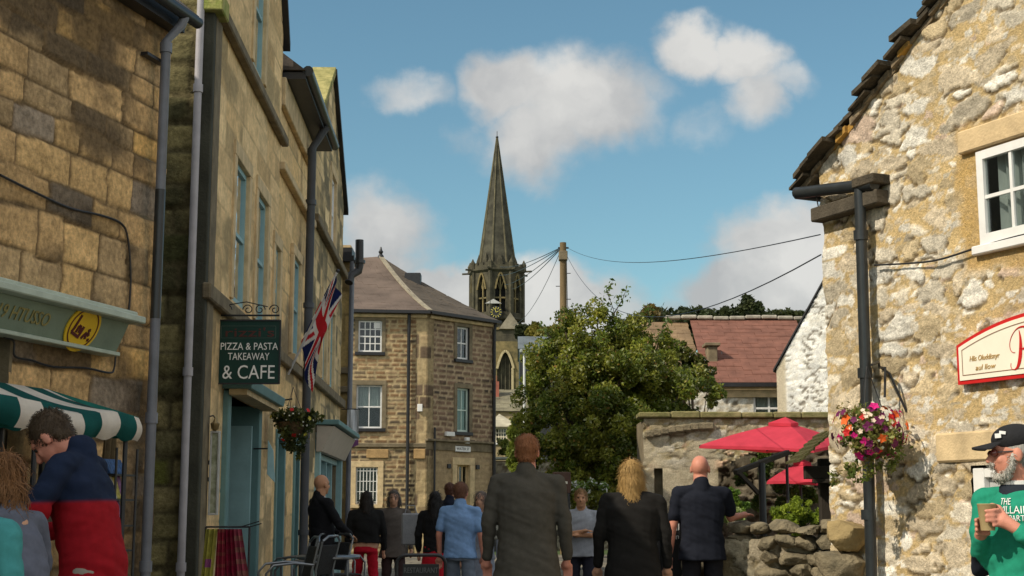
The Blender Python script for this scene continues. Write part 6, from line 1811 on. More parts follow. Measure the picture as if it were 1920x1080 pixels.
# ================================================================== hanging baskets
def basket(label, c, r, seed, nleaf, pal, flowers, chainz, bracket, size=.03, trail=None, wallc=None):
    rs = np.random.RandomState(seed)
    t = thing('hanging_basket', label, 'hanging basket', c)
    c = Vector(c)
    MB().lathe(c - Vector((0, 0, r * .75)), [(r * .12, 0), (r * .45, r * .15), (r * .62, r * .5), (r * .66, r * .75)], 18).build('basket_bowl', mat('coir_liner', (.10, .065, .03), .95, .4, 20, .6, 60), t, smooth=True)
    ch_ = MB()
    for k in range(3):
        a_ = k * 2.09; ch_.tube([c + Vector((r * .6 * math.cos(a_), r * .6 * math.sin(a_), 0)), c + Vector((0, 0, chainz))], .004, 5)
    ch_.build('chains', M_black, t)
    MB().tube(bracket, .010, 8).build('bracket', M_black, t, smooth=True)
    bl = [(tuple(c + Vector((r * .5 * math.cos(a), r * .5 * math.sin(a), rs.uniform(-.3, .25) * r))), (r * .55,) * 3) for a in np.linspace(0, 6.28, 9)]
    bl += [(tuple(c + Vector((0, 0, r * .25))), (r * .6,) * 3)]
    if trail: bl += [(tuple(c + Vector(v)), (q,) * 3) for v, q in trail]
    pts, idx, cs, rr = cloud_points(bl, nleaf, rs, 5, .5, .2)
    leaves('foliage', pts, size, leaf_colors(idx, nleaf, pal, rs, .4), M_leaf, t, seed)
    for (nm, col, n, sz, reg) in flowers:
        P_ = []; mb = MB()
        for k in range(n):
            th = rs.uniform(-math.pi, math.pi); ph = rs.uniform(-.7, 1.0); f = r * rs.uniform(.85, 1.1)
            d = Vector((math.cos(th) * math.cos(ph), math.sin(th) * math.cos(ph), math.sin(ph)))
            if reg and d.dot(Vector(reg)) < .1: d = -d
            q = c + Vector((d.x, d.y, d.z * .95)) * f
            s_ = sz * rs.uniform(.7, 1.2)
            ax = d.cross(Vector((.1, .2, 1))).normalized(); ay = d.cross(ax)
            for j in range(5):
                a_ = j * 1.2566 + k; e = q + (ax * math.cos(a_) + ay * math.sin(a_)) * s_ * .62 + d * s_ * .25
                l_ = (ax * math.cos(a_) + ay * math.sin(a_)); w2 = d.cross(l_)
                mb.poly([q, q + l_ * s_ * .6 + w2 * s_ * .45 + d * s_ * .2, q + l_ * s_ * 1.1 + d * s_ * .1, q + l_ * s_ * .6 - w2 * s_ * .45 + d * s_ * .2])
        mb.build(nm, mat('petal_' + nm, col, .6, .15, 30, 0), t)
    return t
bc = at(1630, 808, 10.95)
gb = FG.pix(1652, 680, .0)
wallp = FG.p(FG.pix(1655, 690)[0], FG.pix(1655, 690)[1], .03)
rB = .27
basket('sunlit hanging basket of pink, orange and red flowers on the rubble gable downpipe', bc, rB, 31, 2600, [(.16, .22, .04), (.10, .15, .03), (.28, .30, .08), (.30, .22, .08)],
       (('pink_petunias', (.55, .01, .18), 18, .036, (0.4, -.6, -.3)), ('orange_begonias', (.75, .13, .02), 7, .044, (.2, -.5, .6)), ('red_geraniums', (.55, .02, .02), 10, .034, (0, -.5, .5)), ('purple_petunias', (.13, .01, .07), 20, .036, (-.2, -.6, -.5)), ('pale_blossoms', (.72, .58, .45), 46, .018, (-.6, -.6, .2)), ('white_lobelia', (.62, .62, .5), 30, .014, (.7, -.5, 0))),
       .5, [wallp, wallp + Vector((-.02, -.05, .04)), at(1634, 684, 11.0)], .022, trail=[((-.2, -.02, -.3), .07), ((-.28, -.02, -.36), .06), ((-.1, -.02, -.34), .07), ((-.05, 0, -.28), .1), ((.12, 0, -.26), .08)])
MB().tube([wallp + Vector((.0, -.03, .0)), at(1668, 700, 11.1), at(1700, 772, 11.1)], .010, 8).tube([at(1660, 690, 11.1), at(1659, 745, 11.1)], .010, 8).tube([wallp + Vector((0, -.03, 0)), at(1660, 690, 11.1)], .010, 8).build('hook_bracket', M_black, bpy.data.objects['hanging_basket'], smooth=True)
bc2 = at(548, 792, 18.0)
basket('dark trailing hanging basket on the left below the Union Jack', bc2, .28, 32, 2600, [(.05, .07, .02), (.08, .10, .03), (.13, .14, .03), (.035, .05, .015)],
       (('red_geraniums', (.20, .015, .02), 7, .032, (.6, -.6, 0)), ('yellow_flowers', (.45, .40, .05), 6, .026, (.5, -.6, .4)), ('white_lobelia', (.40, .40, .36), 26, .012, (-.1, -.8, -.2))),
       .45, [at(500, 762, 18.05), at(520, 752, 18.0), at(548, 748, 18.0)], .032, trail=[((.05, 0, -.28), .14), ((.1, 0, -.36), .09), ((.0, 0, -.2), .16), ((.28, 0, .05), .10)])

# ================================================================== menu case, lantern, small signs on the left wall
mc_ = thing('menu_case', 'tall pale framed menu case on the wall left of the green doorway', 'menu case', FL2.p(.5, 1.5, .05))
sa_, sb_ = FL2.pix(389, 880, .08)[0], FL2.pix(411, 880, .08)[0]
zM0, zM1 = FL2.pix(400, 962, .08)[1], FL2.pix(400, 812, .08)[1]
print('menu', sa_, sb_, zM0, zM1)
YM = 13.75
m0 = at(389, 962, YM); m1 = at(412, 812, YM)
fm = MB().wbox(m0.x, m0.x + .018, YM, YM + .06, m0.z, m1.z).wbox(m1.x - .018, m1.x, YM, YM + .06, m0.z, m1.z).wbox(m0.x, m1.x, YM, YM + .06, m0.z - .02, m0.z).wbox(m0.x, m1.x, YM, YM + .06, m1.z, m1.z + .02)
fm.build('case_frame', mat('silver_frame', (.5, .5, .47), .4, .2, 8, .05), mc_, bevel=.004)
MB().wbox(m0.x + .018, m1.x - .018, YM + .02, YM + .04, m0.z, m1.z).build('menu_sheet', mat('menu_sheet', (.50, .50, .36), .5, .5, 14, .05, col2=(.16, .18, .09)), mc_)
MB().wbox(m0.x - .04, m0.x + .06, YM + .06, YM + .10, m0.z + .3, m0.z + .34).wbox(m0.x - .04, m0.x + .06, YM + .06, YM + .10, m1.z - .3, m1.z - .26).build('wall_arm', M_black, mc_)
lq = at(403, 802, YM)
lt_ = thing('wall_lantern', 'little black and gold lantern above the menu case', 'lantern', lq)
MB().lathe(lq - Vector((0, 0, .03)), [(.015, 0), (.035, .02), (.045, .07), (.02, .09), (.006, .13)], 8).build('lamp_body', mat('brass', (.30, .22, .10), .4, .2, 8, .05, metal=.6), lt_, smooth=True)
MB().tube([lq + Vector((0, 0, .09)), lq + Vector((-.03, .05, .12)), FL2.p(lq.y - 13.5, lq.z + .1, 0)], .008, 6).build('lamp_arm', M_black, lt_)
tb_ = thing('teal_board', 'tilted pale teal board leaning on the wall right of the green doorway', 'sign', at(508, 900, 17))
q0 = at(500, 905, 16.9); q1 = at(516, 825, 16.9)
MB().prism([(q0.x, 16.9, q0.z + .1), (q1.x, 16.95, q0.z), (q1.x - .03, 16.95, q1.z - .12), (q0.x, 16.9, q1.z)], (0, .03, 0)).build('panel', M_pteal, tb_, bevel=.004)
MB().tube([(q0.x, 16.93, q1.z - .1), FL2.p(3.45, q1.z - .1, 0)], .01, 6).build('hanger', M_black, tb_)
fq = FL2.p(.0, .0, 0)
for i, (px, py, lab) in enumerate(((534, 770, 'upper long dark plaque on the narrow pier by the second doorway'),)):
    s, z = FL2.pix(px, py); MB().box(FL2, s - .15, s + .15, z - .02, z + .3, 0, .03)

# ================================================================== goods hanging at the doorway
rl = thing('goods_rail', 'low rail hung with scarves in front of the green doorway', 'rail', at(430, 1075, 12.8))
r0_ = at(386, 988, 12.8); r1_ = at(468, 988, 12.8)
MB().tube([(r0_.x, 12.8, r0_.z), (r1_.x, 12.8, r1_.z)], .008, 8).tube([(r0_.x, 12.8, 0), (r0_.x, 12.8, r0_.z)], .01, 8).tube([(r1_.x, 12.8, 0), (r1_.x, 12.8, r1_.z)], .01, 8).tube([(r1_.x, 12.8, r1_.z), (r1_.x + .12, 12.7, r1_.z + .03)], .005, 6).tube([(r1_.x - .08, 12.8, r1_.z), (r1_.x + .1, 12.7, r1_.z + .05)], .005, 6).build('rail_frame', M_black, rl, smooth=True)
for i, (px, cl, w_, lab, cat) in enumerate(((397, (.40, .36, .07), .10, 'yellow printed bag, leftmost on the low rail', 'bag'), (415, (.30, .03, .05), .07, 'red scarf next to the yellow bag on the low rail', 'scarf'), (430, (.20, .01, .03), .08, 'dark red scarf in the middle of the low rail', 'scarf'), (446, (.32, .06, .09), .08, 'pink scarf at the right end of the low rail', 'scarf'))):
    q = at(px, 992, 12.78)
    def fn(u, v, q=q, w_=w_, i=i): return (q.x + (u - .5) * w_ * (1 + .35 * v * (i > 0)) + .05 * v * (i - 1) * .6, 12.77 + .02 * math.sin(u * 14 + i), q.z - v * .42)
    def cf(U, Vv, cl=cl, i=i):
        c = np.array(cl) * (.6 + .8 * fbm(U * 5 + i, Vv * 8, 7 + i))[..., None]
        if i == 0:
            m_ = (U > .2) & (U < .8) & (Vv > .62) & (Vv < .8); c[m_] = (.35, .10, .25)
        else:
            m_ = np.sin(Vv * 26 + i) > .55; c[m_] = c[m_] * np.array((1.0, 2.2, 1.2))
        return c
    o = grid_surface('yellow_bag' if i == 0 else 'scarf', fn, 22, 30, cf, M_flagm, None)
    tag(o, lab, cat, None if i == 0 else 'scarves on the low rail')

# ================================================================== bistro chairs and table
def chair():
    t = thing('cafe_chair', 'x', 'chair', (0, 0, 0), 'metal cafe chairs outside the townhouses')
    M_al = mat('aluminium', (.24, .25, .26), .35, .1, 8, 0, metal=.8)
    MB().wbox(-.21, .21, -.2, .2, .44, .462).build('seat', mat('dark_wicker', (.03, .03, .03), .7, .4, 40, .5, 80), t, bevel=.01)
    MB().prism([(-.2, -.20, .55), (.2, -.20, .55), (.2, -.27, .86), (-.2, -.27, .86)], (0, -.015, 0)).build('backrest', MATS['dark_wicker'], t, bevel=.006)
    for sx_ in (-1, 1):
        MB().tube([(sx_ * .23, -.29, .90), (sx_ * .23, -.22, .6), (sx_ * .23, -.25, .0)], .012, 8).build('leg', M_al, t, smooth=True)
        MB().tube([(sx_ * .23, -.24, .68), (sx_ * .25, -.05, .70), (sx_ * .25, .16, .68), (sx_ * .24, .23, .60), (sx_ * .23, .22, .0)], .013, 8).build('armrest', M_al, t, smooth=True)
    MB().tube([(-.23, -.29, .90), (-.12, -.31, .95), (.12, -.31, .95), (.23, -.29, .90)], .013, 8).build('back_rail', M_al, t, smooth=True)
    return t
c0 = chair()
spots = [(535, 14.5, 1.9, 'chair nearest the scarves, in front of the green doorway'), (572, 15.2, 1.3, 'second chair from the left along the townhouse wall'), (600, 16.4, 2.2, 'chair beside the seated-out man\'s legs'), (640, 17.6, -1.2, 'chair furthest right, facing back towards the wall'), (555, 16.6, 1.5, 'chair behind the others against the wall')]
for i, (px, Y, rz, lab) in enumerate(spots):
    o = c0 if i == 0 else copy_tree(c0)
    q = at(px, 1060, Y); o.location = (q.x, Y, 0.1); o.rotation_euler = (0, 0, rz); o['label'] = 'metal cafe ' + lab
tt = thing('cafe_table', 'round metal cafe table among the chairs on the left', 'table', (at(615, 1060, 15.6).x, 15.6, 0))
q = Vector((at(615, 1060, 15.6).x, 15.6, 0))
MB().lathe(q, [(.33, .80), (.345, .81), (.345, .825), (.33, .835)], 28).build('table_top', MATS['aluminium'], tt, smooth=True)
MB().lathe(q, [(.22, 0), (.20, .03), (.03, .06), (.025, .8)], 14).build('pedestal', M_black, tt, smooth=True)

# ================================================================== pavement sign, chalkboard
ab = thing('pavement_sign', 'black round-cornered pavement sign in the middle foreground', 'sign', (at(789, 1060, 11.5).x, 11.5, 0))
q0 = at(741, 1060, 11.5); q1 = at(838, 1038, 11.5); xc_ = (q0.x + q1.x) / 2; hw_ = (q1.x - q0.x) / 2 - .012; zt_ = q1.z - .012
fr_p = [(xc_ - hw_, 11.5, 0)] + [(xc_ - hw_ + .07 - .07 * math.cos(a), 11.5, zt_ - .07 + .07 * math.sin(a)) for a in np.linspace(0, 1.57, 7)] + [(xc_ + hw_ - .07 + .07 * math.sin(a), 11.5, zt_ - .07 + .07 * math.cos(a)) for a in np.linspace(0, 1.57, 7)] + [(xc_ + hw_, 11.5, 0)]
MB().tube(fr_p, .014, 8).build('frame', M_black, ab, smooth=True)
MB().wbox(xc_ - hw_ + .05, xc_ + hw_ - .05, 11.49, 11.51, .15, zt_ - .07).build('panel', mat('dark_panel', (.02, .02, .02), .4, .1, 5, 0), ab)
text_mesh('lettering', 'RESTAURANT', .06, AX, (xc_, 11.488, zt_ - .12), mat('dim_letters', (.12, .12, .12), .5, .1, 5, 0), ab, .003, width=.27)
ck_ = thing('chalkboard', 'chalkboard with white handwriting and a lemon beside the bald man', 'sign', at(1262, 1010, 13.3))
c0_ = at(1236, 1050, 13.3); c1_ = at(1287, 972, 13.3)
MB().wbox(c0_.x, c1_.x, 13.3, 13.33, .15, c1_.z).build('board', mat('chalk_black', (.018, .018, .018), .8, .3, 10, .05), ck_, bevel=.003)
fmb = MB().wbox(c0_.x - .015, c0_.x + .005, 13.28, 13.34, 0, c1_.z + .02).wbox(c1_.x - .005, c1_.x + .015, 13.28, 13.34, 0, c1_.z + .02).wbox(c0_.x, c1_.x, 13.28, 13.34, c1_.z, c1_.z + .02)
fmb.build('frame', M_black, ck_)
M_chk = mat('chalk', (.7, .7, .68), .9, .2, 30, 0)
for s, px, py, sz, w_ in (('Pimle', 1262, 991, .085, .2), ('Gin', 1262, 1008, .07, .10)):
    q = at(px, py, 13.3); text_mesh('lettering', s, sz, (Vector((.97, 0, .2)), Vector((-.2, 0, .97)), Vector((0, -1, 0))), (q.x, 13.296, q.z), M_chk, ck_, .003, width=w_, shear=.2)
q = at(1248, 980, 13.295); MB().sphere(q, (.022, .004, .018), 12, 8).build('painted_lemon', M_yel, ck_, smooth=True)

# ================================================================== parasols
M_par = mat('parasol_cloth', (.70, .06, .10), .85, .22, 2.5, .5, 9)
nn__ = M_par.node_tree; b__ = nn__.nodes['Principled BSDF']
tr = nn__.nodes.new('ShaderNodeBsdfTranslucent'); tr.inputs[0].default_value = (.85, .08, .10, 1); mx = nn__.nodes.new('ShaderNodeMixShader'); mx.inputs[0].default_value = .35
nn__.links.new(b__.outputs[0], mx.inputs[1]); nn__.links.new(tr.outputs[0], mx.inputs[2]); nn__.links.new(mx.outputs[0], nn__.nodes['Material Output'].inputs[0])
def parasol(label, apex, corners, pole_b, Y):
    t = thing('parasol', label, 'parasol', (apex.x, Y, 0), 'red parasols in the garden')
    n = len(corners); mb = MB(); k0 = len(mb.v)
    # cloth panels sag between ribs
    for i in range(n):
        a, b_ = Vector(corners[i]), Vector(corners[(i + 1) % n])
        N_ = 8
        def P(u, v):
            e = a.lerp(b_, u); e = e - Vector((0, 0, 0)) + (apex - e).normalized() * .06 * math.sin(u * math.pi)
            q = apex.lerp(e, v); q.z -= .05 * math.sin(u * math.pi) * v * (1.2 - v) ; q.z += .03 * math.sin(v * math.pi); return q
        for r in range(N_):
            for c_ in range(N_):
                mb.poly([P(c_ / N_, r / N_), P((c_ + 1) / N_, r / N_), P((c_ + 1) / N_, (r + 1) / N_), P(c_ / N_, (r + 1) / N_)])
        # hanging valance
        for c_ in range(N_):
            e0, e1 = P(c_ / N_, 1), P((c_ + 1) / N_, 1)
            mb.poly([e0, e1, e1 - Vector((0, 0, .05)), e0 - Vector((0, 0, .05))])
    mb.build('canopy', M_par, t)
    vb = MB()
    for i in range(n):
        a, b_ = apex.lerp(Vector(corners[i]), .2) + Vector((0, 0, .07)), apex.lerp(Vector(corners[(i + 1) % n]), .2) + Vector((0, 0, .07))
        vb.poly([apex + Vector((0, 0, .09)), a, b_])
        vb.poly([a, b_, b_ - Vector((0, 0, .05)), a - Vector((0, 0, .05))])
    vb.build('vent_cap', M_par, t)
    rb = MB()
    for c_ in corners: rb.bar(apex - Vector((0, 0, .05)), Vector(c_) - Vector((0, 0, .01)), .02, .02)
    rb.build('ribs', M_black, t)
    MB().tube([apex, (apex.x, Y, 0)], .026, 10).build('pole', M_black, t, smooth=True)
    MB().lathe((apex.x, Y, 0), [(.3, 0), (.3, .06), (.05, .1), (.04, .3)], 16).build('base', M_black, t)
    return t
Yp = 24.0
ap = at(1473, 792, Yp)
zc = at(1400, 838, Yp).z
xL, xM, xR = at(1308, 838, Yp).x, at(1480, 843, Yp).x, at(1546, 810, Yp).x
parasol('big red parasol, upper one, in front of the arched garden wall', ap, [(xL, Yp - .2, at(1308, 836, Yp).z), (xM + .15, Yp - 1.25, at(1480, 843, Yp - 1.25).z), (at(1580, 836, Yp).x + .15, Yp + .1, at(1546, 834, Yp).z), (ap.x - .1, Yp + 1.3, zc)], None, Yp)
Yp2 = 26.3
ap2 = at(1500, 868, Yp2)
parasol('second red parasol, lower and half hidden beneath the upper one', ap2, [(at(1434, 905, Yp2).x, Yp2 - .2, at(1434, 903, Yp2).z), (at(1530, 908, Yp2 - 1).x, Yp2 - 1, at(1530, 905, Yp2 - 1).z), (at(1610, 900, Yp2).x, Yp2 + .2, at(1590, 900, Yp2).z), (at(1480, 880, Yp2 + .9).x, Yp2 + .9, at(1480, 890, Yp2 + .9).z)], None, Yp2)
# sloping handrail on a post
hr_ = thing('garden_handrail', 'dark sloping wooden handrail on a black post under the big parasol', 'handrail', at(1430, 960, 20))
MB().bar(at(1378, 886, 20), at(1478, 848, 20.5), .09, .07).build('rail', MATS['dark_wood'], hr_, bevel=.01)
MB().tube([at(1428, 868, 20.2), (at(1428, 868, 20.2).x, 20.2, 0)], .05, 10).build('post', M_black, hr_, smooth=True)
MB().bar(at(1385, 886, 20), at(1422, 925, 20.2), .05, .05).build('brace', MATS['dark_wood'], hr_)
# ================================================================== people
class Fig:
    """closed tapered shapes joined later by a voxel remesh into one continuous surface"""
    def __init__(self): self.mb = MB()
    def cap(self, a, b, r0, r1, n=14):
        a = Vector(a); b = Vector(b); t = (b - a); L0 = t.length; t = t / L0
        pts, rs = [], []
        for k in range(5):
            q = math.pi / 2 * k / 4; pts.append(a - t * r0 * math.cos(q)); rs.append(max(1e-3, r0 * math.sin(q)))
        for k in range(5):
            q = math.pi / 2 * (1 - k / 4); pts.append(b + t * r1 * math.cos(q)); rs.append(max(1e-3, r1 * math.sin(q)))
        self.mb.tube(pts, rs, n); return self
    def chain(self, pts, rs):
        for i in range(len(pts) - 1): self.cap(pts[i], pts[i + 1], rs[i], rs[i + 1])
        return self
    def ell(self, c, r, rot=None, n=20, m=14):
        k = len(self.mb.v); self.mb.sphere((0, 0, 0), 1.0, n, m)
        Rm = rot or Matrix.Identity(3)
        for i in range(k, len(self.mb.v)):
            v = self.mb.v[i]; self.mb.v[i] = Rm @ Vector((v.x * r[0], v.y * r[1], v.z * r[2])) + Vector(c)
        return self
    def lofts(self, rings, n=22):
        """rings: (centre, rx, ry) stacked; a torso or skirt"""
        k = len(self.mb.v)
        for c, rx, ry in rings:
            for j in range(n):
                a = 2 * math.pi * j / n; e = 2.4
                ca, sa = math.cos(a), math.sin(a); f = (abs(ca) ** e + abs(sa) ** e) ** (-1 / e)
                self.mb.v.append(Vector(c) + Vector((rx * ca * f, ry * sa * f, 0)))
        m = len(rings)
        for i in range(m - 1):
            for j in range(n):
                j2 = (j + 1) % n; self.mb.f.append((k + i * n + j, k + i * n + j2, k + (i + 1) * n + j2, k + (i + 1) * n + j))
        self.mb.f.append(tuple(k + j for j in reversed(range(n)))); self.mb.f.append(tuple(k + (m - 1) * n + j for j in range(n)))
        return self
    def build(self, name, m, parent, M, voxel=.012, smooth=4, folds=0.0, seed=0, colfn=None, cut=None):
        me = self.mb.mesh(name)
        o = bpy.data.objects.new('tmp', me); C.objects.link(o)
        r = o.modifiers.new('r', 'REMESH'); r.mode = 'VOXEL'; r.voxel_size = voxel; r.use_smooth_shade = True
        s = o.modifiers.new('s', 'SMOOTH'); s.iterations = smooth; s.factor = .5
        dg = bpy.context.evaluated_depsgraph_get(); dg.update()
        m2 = bpy.data.meshes.new_from_object(o.evaluated_get(dg), preserve_all_data_layers=False, depsgraph=dg)
        bpy.data.objects.remove(o, do_unlink=True); bpy.data.meshes.remove(me)
        n = len(m2.vertices); V = np.empty(n * 3, np.float32); m2.vertices.foreach_get('co', V); V = V.reshape(-1, 3)
        if folds > 0:
            Nn = np.empty(n * 3, np.float32); m2.vertices.foreach_get('normal', Nn); Nn = Nn.reshape(-1, 3)
            f = fbm(V[:, 0] * 7 + V[:, 2] * 5 + seed, V[:, 2] * 9 + V[:, 1] * 8, seed, 3) - .5
            f2 = fbm(V[:, 0] * 3 + V[:, 1] * 6 + seed, V[:, 2] * 22 + V[:, 0] * 9, seed + 3, 2) - .5
            V = V + Nn * ((f * 1.4 + f2 * .8) * folds)[:, None]
        if colfn is not None:
            ca = m2.color_attributes.new('Col', 'FLOAT_COLOR', 'POINT'); c4 = np.ones((n, 4), np.float32); c4[:, :3] = colfn(V); ca.data.foreach_set('color', c4.ravel())
        A = np.array(M)[:3, :3]; T = np.array(M)[:3, 3]
        V = V @ A.T + T
        m2.vertices.foreach_set('co', V.astype(np.float32).ravel()); m2.update()
        m2.materials.clear()
        return addmesh(name, m2, m, parent, True)
def strands(ho, m, seed, ln, n, w, zmax=None):
    """loose locks lying over the hair mass, so that its outline breaks up"""
    rs = np.random.RandomState(seed % 1000)
    me = ho.data; nv = len(me.vertices)
    V = np.empty(nv * 3, np.float32); me.vertices.foreach_get('co', V); V = V.reshape(-1, 3)
    Nn = np.empty(nv * 3, np.float32); me.vertices.foreach_get('normal', Nn); Nn = Nn.reshape(-1, 3)
    pool = np.arange(nv) if zmax is None else np.nonzero(V[:, 2] + wloc(ho).z < zmax)[0]
    ix = pool[rs.randint(0, len(pool), n)]; p = V[ix]; nn = Nn[ix]
    t_ = np.array([0, 0, -1.0]) + rs.normal(size=(n, 3)) * .45; t_ = t_ - nn * (t_ * nn).sum(1)[:, None]; t_ /= np.linalg.norm(t_, axis=1)[:, None] + 1e-6
    b_ = np.cross(t_, nn); L_ = ln * rs.uniform(.4, 1.2, n)[:, None]
    lift = rs.uniform(.0, .012, n)[:, None]
    q = [p + nn * .001 - b_ * w, p + nn * .001 + b_ * w, p + t_ * L_ * .5 + nn * (lift + .004) + b_ * w, p + t_ * L_ * .5 + nn * (lift + .004) - b_ * w, p + t_ * L_ + nn * lift * .6 + b_ * w * .3, p + t_ * L_ + nn * lift * .6 - b_ * w * .3]
    VV = np.stack(q, 1).reshape(-1, 3); I = np.arange(n)[:, None] * 6
    Q = np.concatenate([I + [0, 1, 2, 3], I + [3, 2, 4, 5]])
    me2 = np_mesh('locks', VV, Q)
    me2.materials.append(m); o = bpy.data.objects.new('locks', me2); C.objects.link(o); o.parent = ho
    return o
M_pcloth = mat_attr('garment_cloth', .9, .2, 120, 25, .12, .003)
SKINS = {'a': (.56, .30, .19), 'b': (.50, .27, .18), 'red': (.60, .25, .17), 'tan': (.48, .24, .13)}
def skin(k): return mat('skin_' + k, SKINS[k], .55, .12, 14, .08, 90, spec=.35)
def solid(col):
    return lambda V: np.array(col) * (.9 + .2 * fbm(V[:, 0] * 6, V[:, 2] * 6, 4, 3))[:, None]
UP = Vector((0, 0, 1))
def person(label, px, Y, yaw, h=1.72, lean=0.0, top=(.03, .03, .03), bottom=(.04, .04, .05), sk='a', hair=(.06, .035, .02), hairlen=0, head_pitch=0.0, head_yaw=0.0, arms=None, sleeves='long', skirt=False, vox=.014,
           topcol=None, bald=False, build_=1.0, stance='stand', hem=.86, collar=None, near=False, dz=0.0, coat=None, hw=1.0, hoff=(0, 0), held=None):
    base = at(px, 1000, Y); base.z = dz
    t = thing('person', label, 'person', tuple(base))
    M = Matrix.Translation(base) @ Matrix.Rotation(yaw, 4, 'Z')
    k = h / 1.72; B = build_
    P = lambda x, y, z: Vector((x * k, y * k, z * k))
    # lean: forward tilt of the trunk about the hips
    def tr(x, y, z):
        if z > .95:
            d = z - .95; y = y + d * math.sin(lean); z = .95 + d * math.cos(lean)
        return P(x, y, z)
    hipL, hipR = P(-.09, 0, .93), P(.09, 0, .93)
    sp = .10 if stance == 'stand' else .12
    st_ = .16 if stance == 'walk' else .03
    knL, knR = P(-sp, .03 + st_ * .6, .50), P(sp, .03 - st_ * .2, .50)
    anL, anR = P(-sp, -.02 + st_, .09), P(sp, -.02 - st_, .09)
    sh = .180 * B ** .6
    shL, shR = tr(-sh, 0, 1.42), tr(sh, 0, 1.42)
    arms = arms or {}
    def arm(side):
        s = -1 if side == 'L' else 1
        S = shL if s < 0 else shR
        if side in arms:
            e, w = arms[side]; return S, tr(*e), tr(*w)
        return S, S + Vector((s * .06, -.02, -.29)) * k, S + Vector((s * .07, .05, -.54)) * k
    aL, aR = arm('L'), arm('R')
    nk = tr(0, -.01, 1.475); hd = tr(0, .025, 1.615) + Vector((hoff[0], hoff[1], hoff[2] if len(hoff) > 2 else 0))
    HR = (Matrix.Rotation(-head_yaw, 3, 'Z') @ Matrix.Rotation(-head_pitch, 3, 'X'))
    H = lambda x, y, z: hd + HR @ (Vector((x, y, z)) * k)
    f = Fig()
    # head
    f.ell(H(0, -.012, .025), (.076 * k, .094 * k, .092 * k), HR).ell(H(0, .022, -.03), (.062 * k, .070 * k, .080 * k), HR).ell(H(0, .05, -.088), (.036 * k, .032 * k, .024 * k), HR)
    f.ell(H(0, .064, .032), (.05 * k, .026 * k, .02 * k), HR)
    f.ell(H(-.034, .062, -.022), (.022 * k, .018 * k, .022 * k), HR).ell(H(.034, .062, -.022), (.022 * k, .018 * k, .022 * k), HR)
    f.cap(H(0, .082, .018), H(0, .107, -.022), .010 * k, .015 * k).ell(H(0, .083, -.054), (.024 * k, .012 * k, .010 * k), HR)
    for s in (-1, 1): f.ell(H(s * .079, -.008, -.005), (.010 * k, .020 * k, .033 * k), HR)
    f.cap(H(0, -.015, -.05), nk, .060 * k, .068 * k)
    f.cap(nk, tr(0, -.01, 1.38), .065 * k, .07 * k).lofts([(tr(0, 0, z), rx * k * B, ry * k * B) for z, rx, ry in ((.9, .15, .10), (1.0, .15, .10), (1.12, .135, .095), (1.25, .14, .095), (1.36, .14, .085), (1.42, .08, .06))])
    for S, E, Wr in (aL, aR):
        f.chain([S - Vector((0, 0, .03)), E, Wr], [.044 * k, .038 * k, .026 * k])
        if held: continue
        # hand: palm, four fingers, thumb
        d = (Wr - E).normalized(); side = Vector((0, 0, 1)).cross(d); side = side.normalized() if side.length > .2 else Vector((0, 1, 0))
        nrm = d.cross(side)
        pc = Wr + d * .05 * k
        f.cap(Wr, Wr + d * .045 * k + side * .008, .024 * k, .030 * k)
        if near:
            for q in range(4):
                o_ = side * (.027 - .018 * q) * k; L1 = (.036, .042, .040, .030)[q] * k
                p0_ = Wr + d * .075 * k + o_; p1_ = p0_ + d * L1 + nrm * -.006; p2_ = p1_ + d * L1 * .7 + nrm * -.018
                f.chain([p0_ - d * .03, p0_, p1_, p2_], [.010, .0095, .0088, .0075])
            f.chain([Wr + d * .02 + side * .025, Wr + d * .05 + side * .045, Wr + d * .08 + side * .042], [.012, .0105, .009])
        else:
            f.ell(pc + d * .055 * k, (.03 * k, .03 * k, .045 * k))
    if held: held(f, tr, k)
    f.chain([hipL, knL, anL], [.078 * k, .055 * k, .038 * k]).chain([hipR, knR, anR], [.078 * k, .055 * k, .038 * k])
    body = f.build('body', skin(sk), t, M, vox * (.55 if near else .8), 3)
    # eyes
    ey = MB()
    for s in (-1, 1): ey.sphere(M @ H(s * .031, .075, .012), .0095 * k, 8, 6)
    ey.build('eyes', mat('eye_dark', (.03, .025, .02), .2, .1, 5, 0), t, smooth=True)
    # top garment
    g = Fig(); e_ = .016
    zt_rings = [(hem, .176 * hw, .138), (.98, .160, .12), (1.10, .155, .118), (1.22, .168, .122), (1.34, .172, .114), (1.40, .140, .095), (1.45, .085, .075)]
    if coat: zt_rings = [(coat, .20, .16)] + zt_rings[1:]
    g.lofts([(tr(0, 0, z), rx * k * B, ry * k * B) for z, rx, ry in zt_rings])
    for S, E, Wr in (aL, aR):
        g.cap(S + Vector((0, 0, -.02)), S + (E - S) * .12, .062 * k, .063 * k)
        if sleeves == 'long': g.chain([S + Vector((0, 0, -.015)), E, E.lerp(Wr, .93)], [.062 * k, .054 * k, .040 * k])
        else: g.chain([S + Vector((0, 0, -.015)), S.lerp(E, .72)], [.064 * k, .062 * k])
    g.cap(nk + Vector((0, -.012, -.04)), nk + (Vector((0, .0, .012)) if head_pitch > .5 else (hd - nk) * .16) + Vector((0, -.014, 0)), .082 * k, .074 * k)
    for S in (shL, shR): g.cap(nk + Vector((0, -.01, -.045)), S + (nk - S) * .15 + Vector((0, -.01, -.012)), .064 * k, .054 * k)
    g.build('top', M_pcloth, t, M, vox * .8, 3, .017, int(px), topcol or solid(top))
    if collar is not None:
        MB().lathe(M @ (nk + Vector((0, 0, -.015))), [(.072 * k, -.02), (.078 * k, .015), (.066 * k, .02), (.066 * k, -.02)], 20).build('collar', mat('collar_%d' % int(px), collar, .8, .1, 6, .05), t, smooth=True)
    l = Fig()
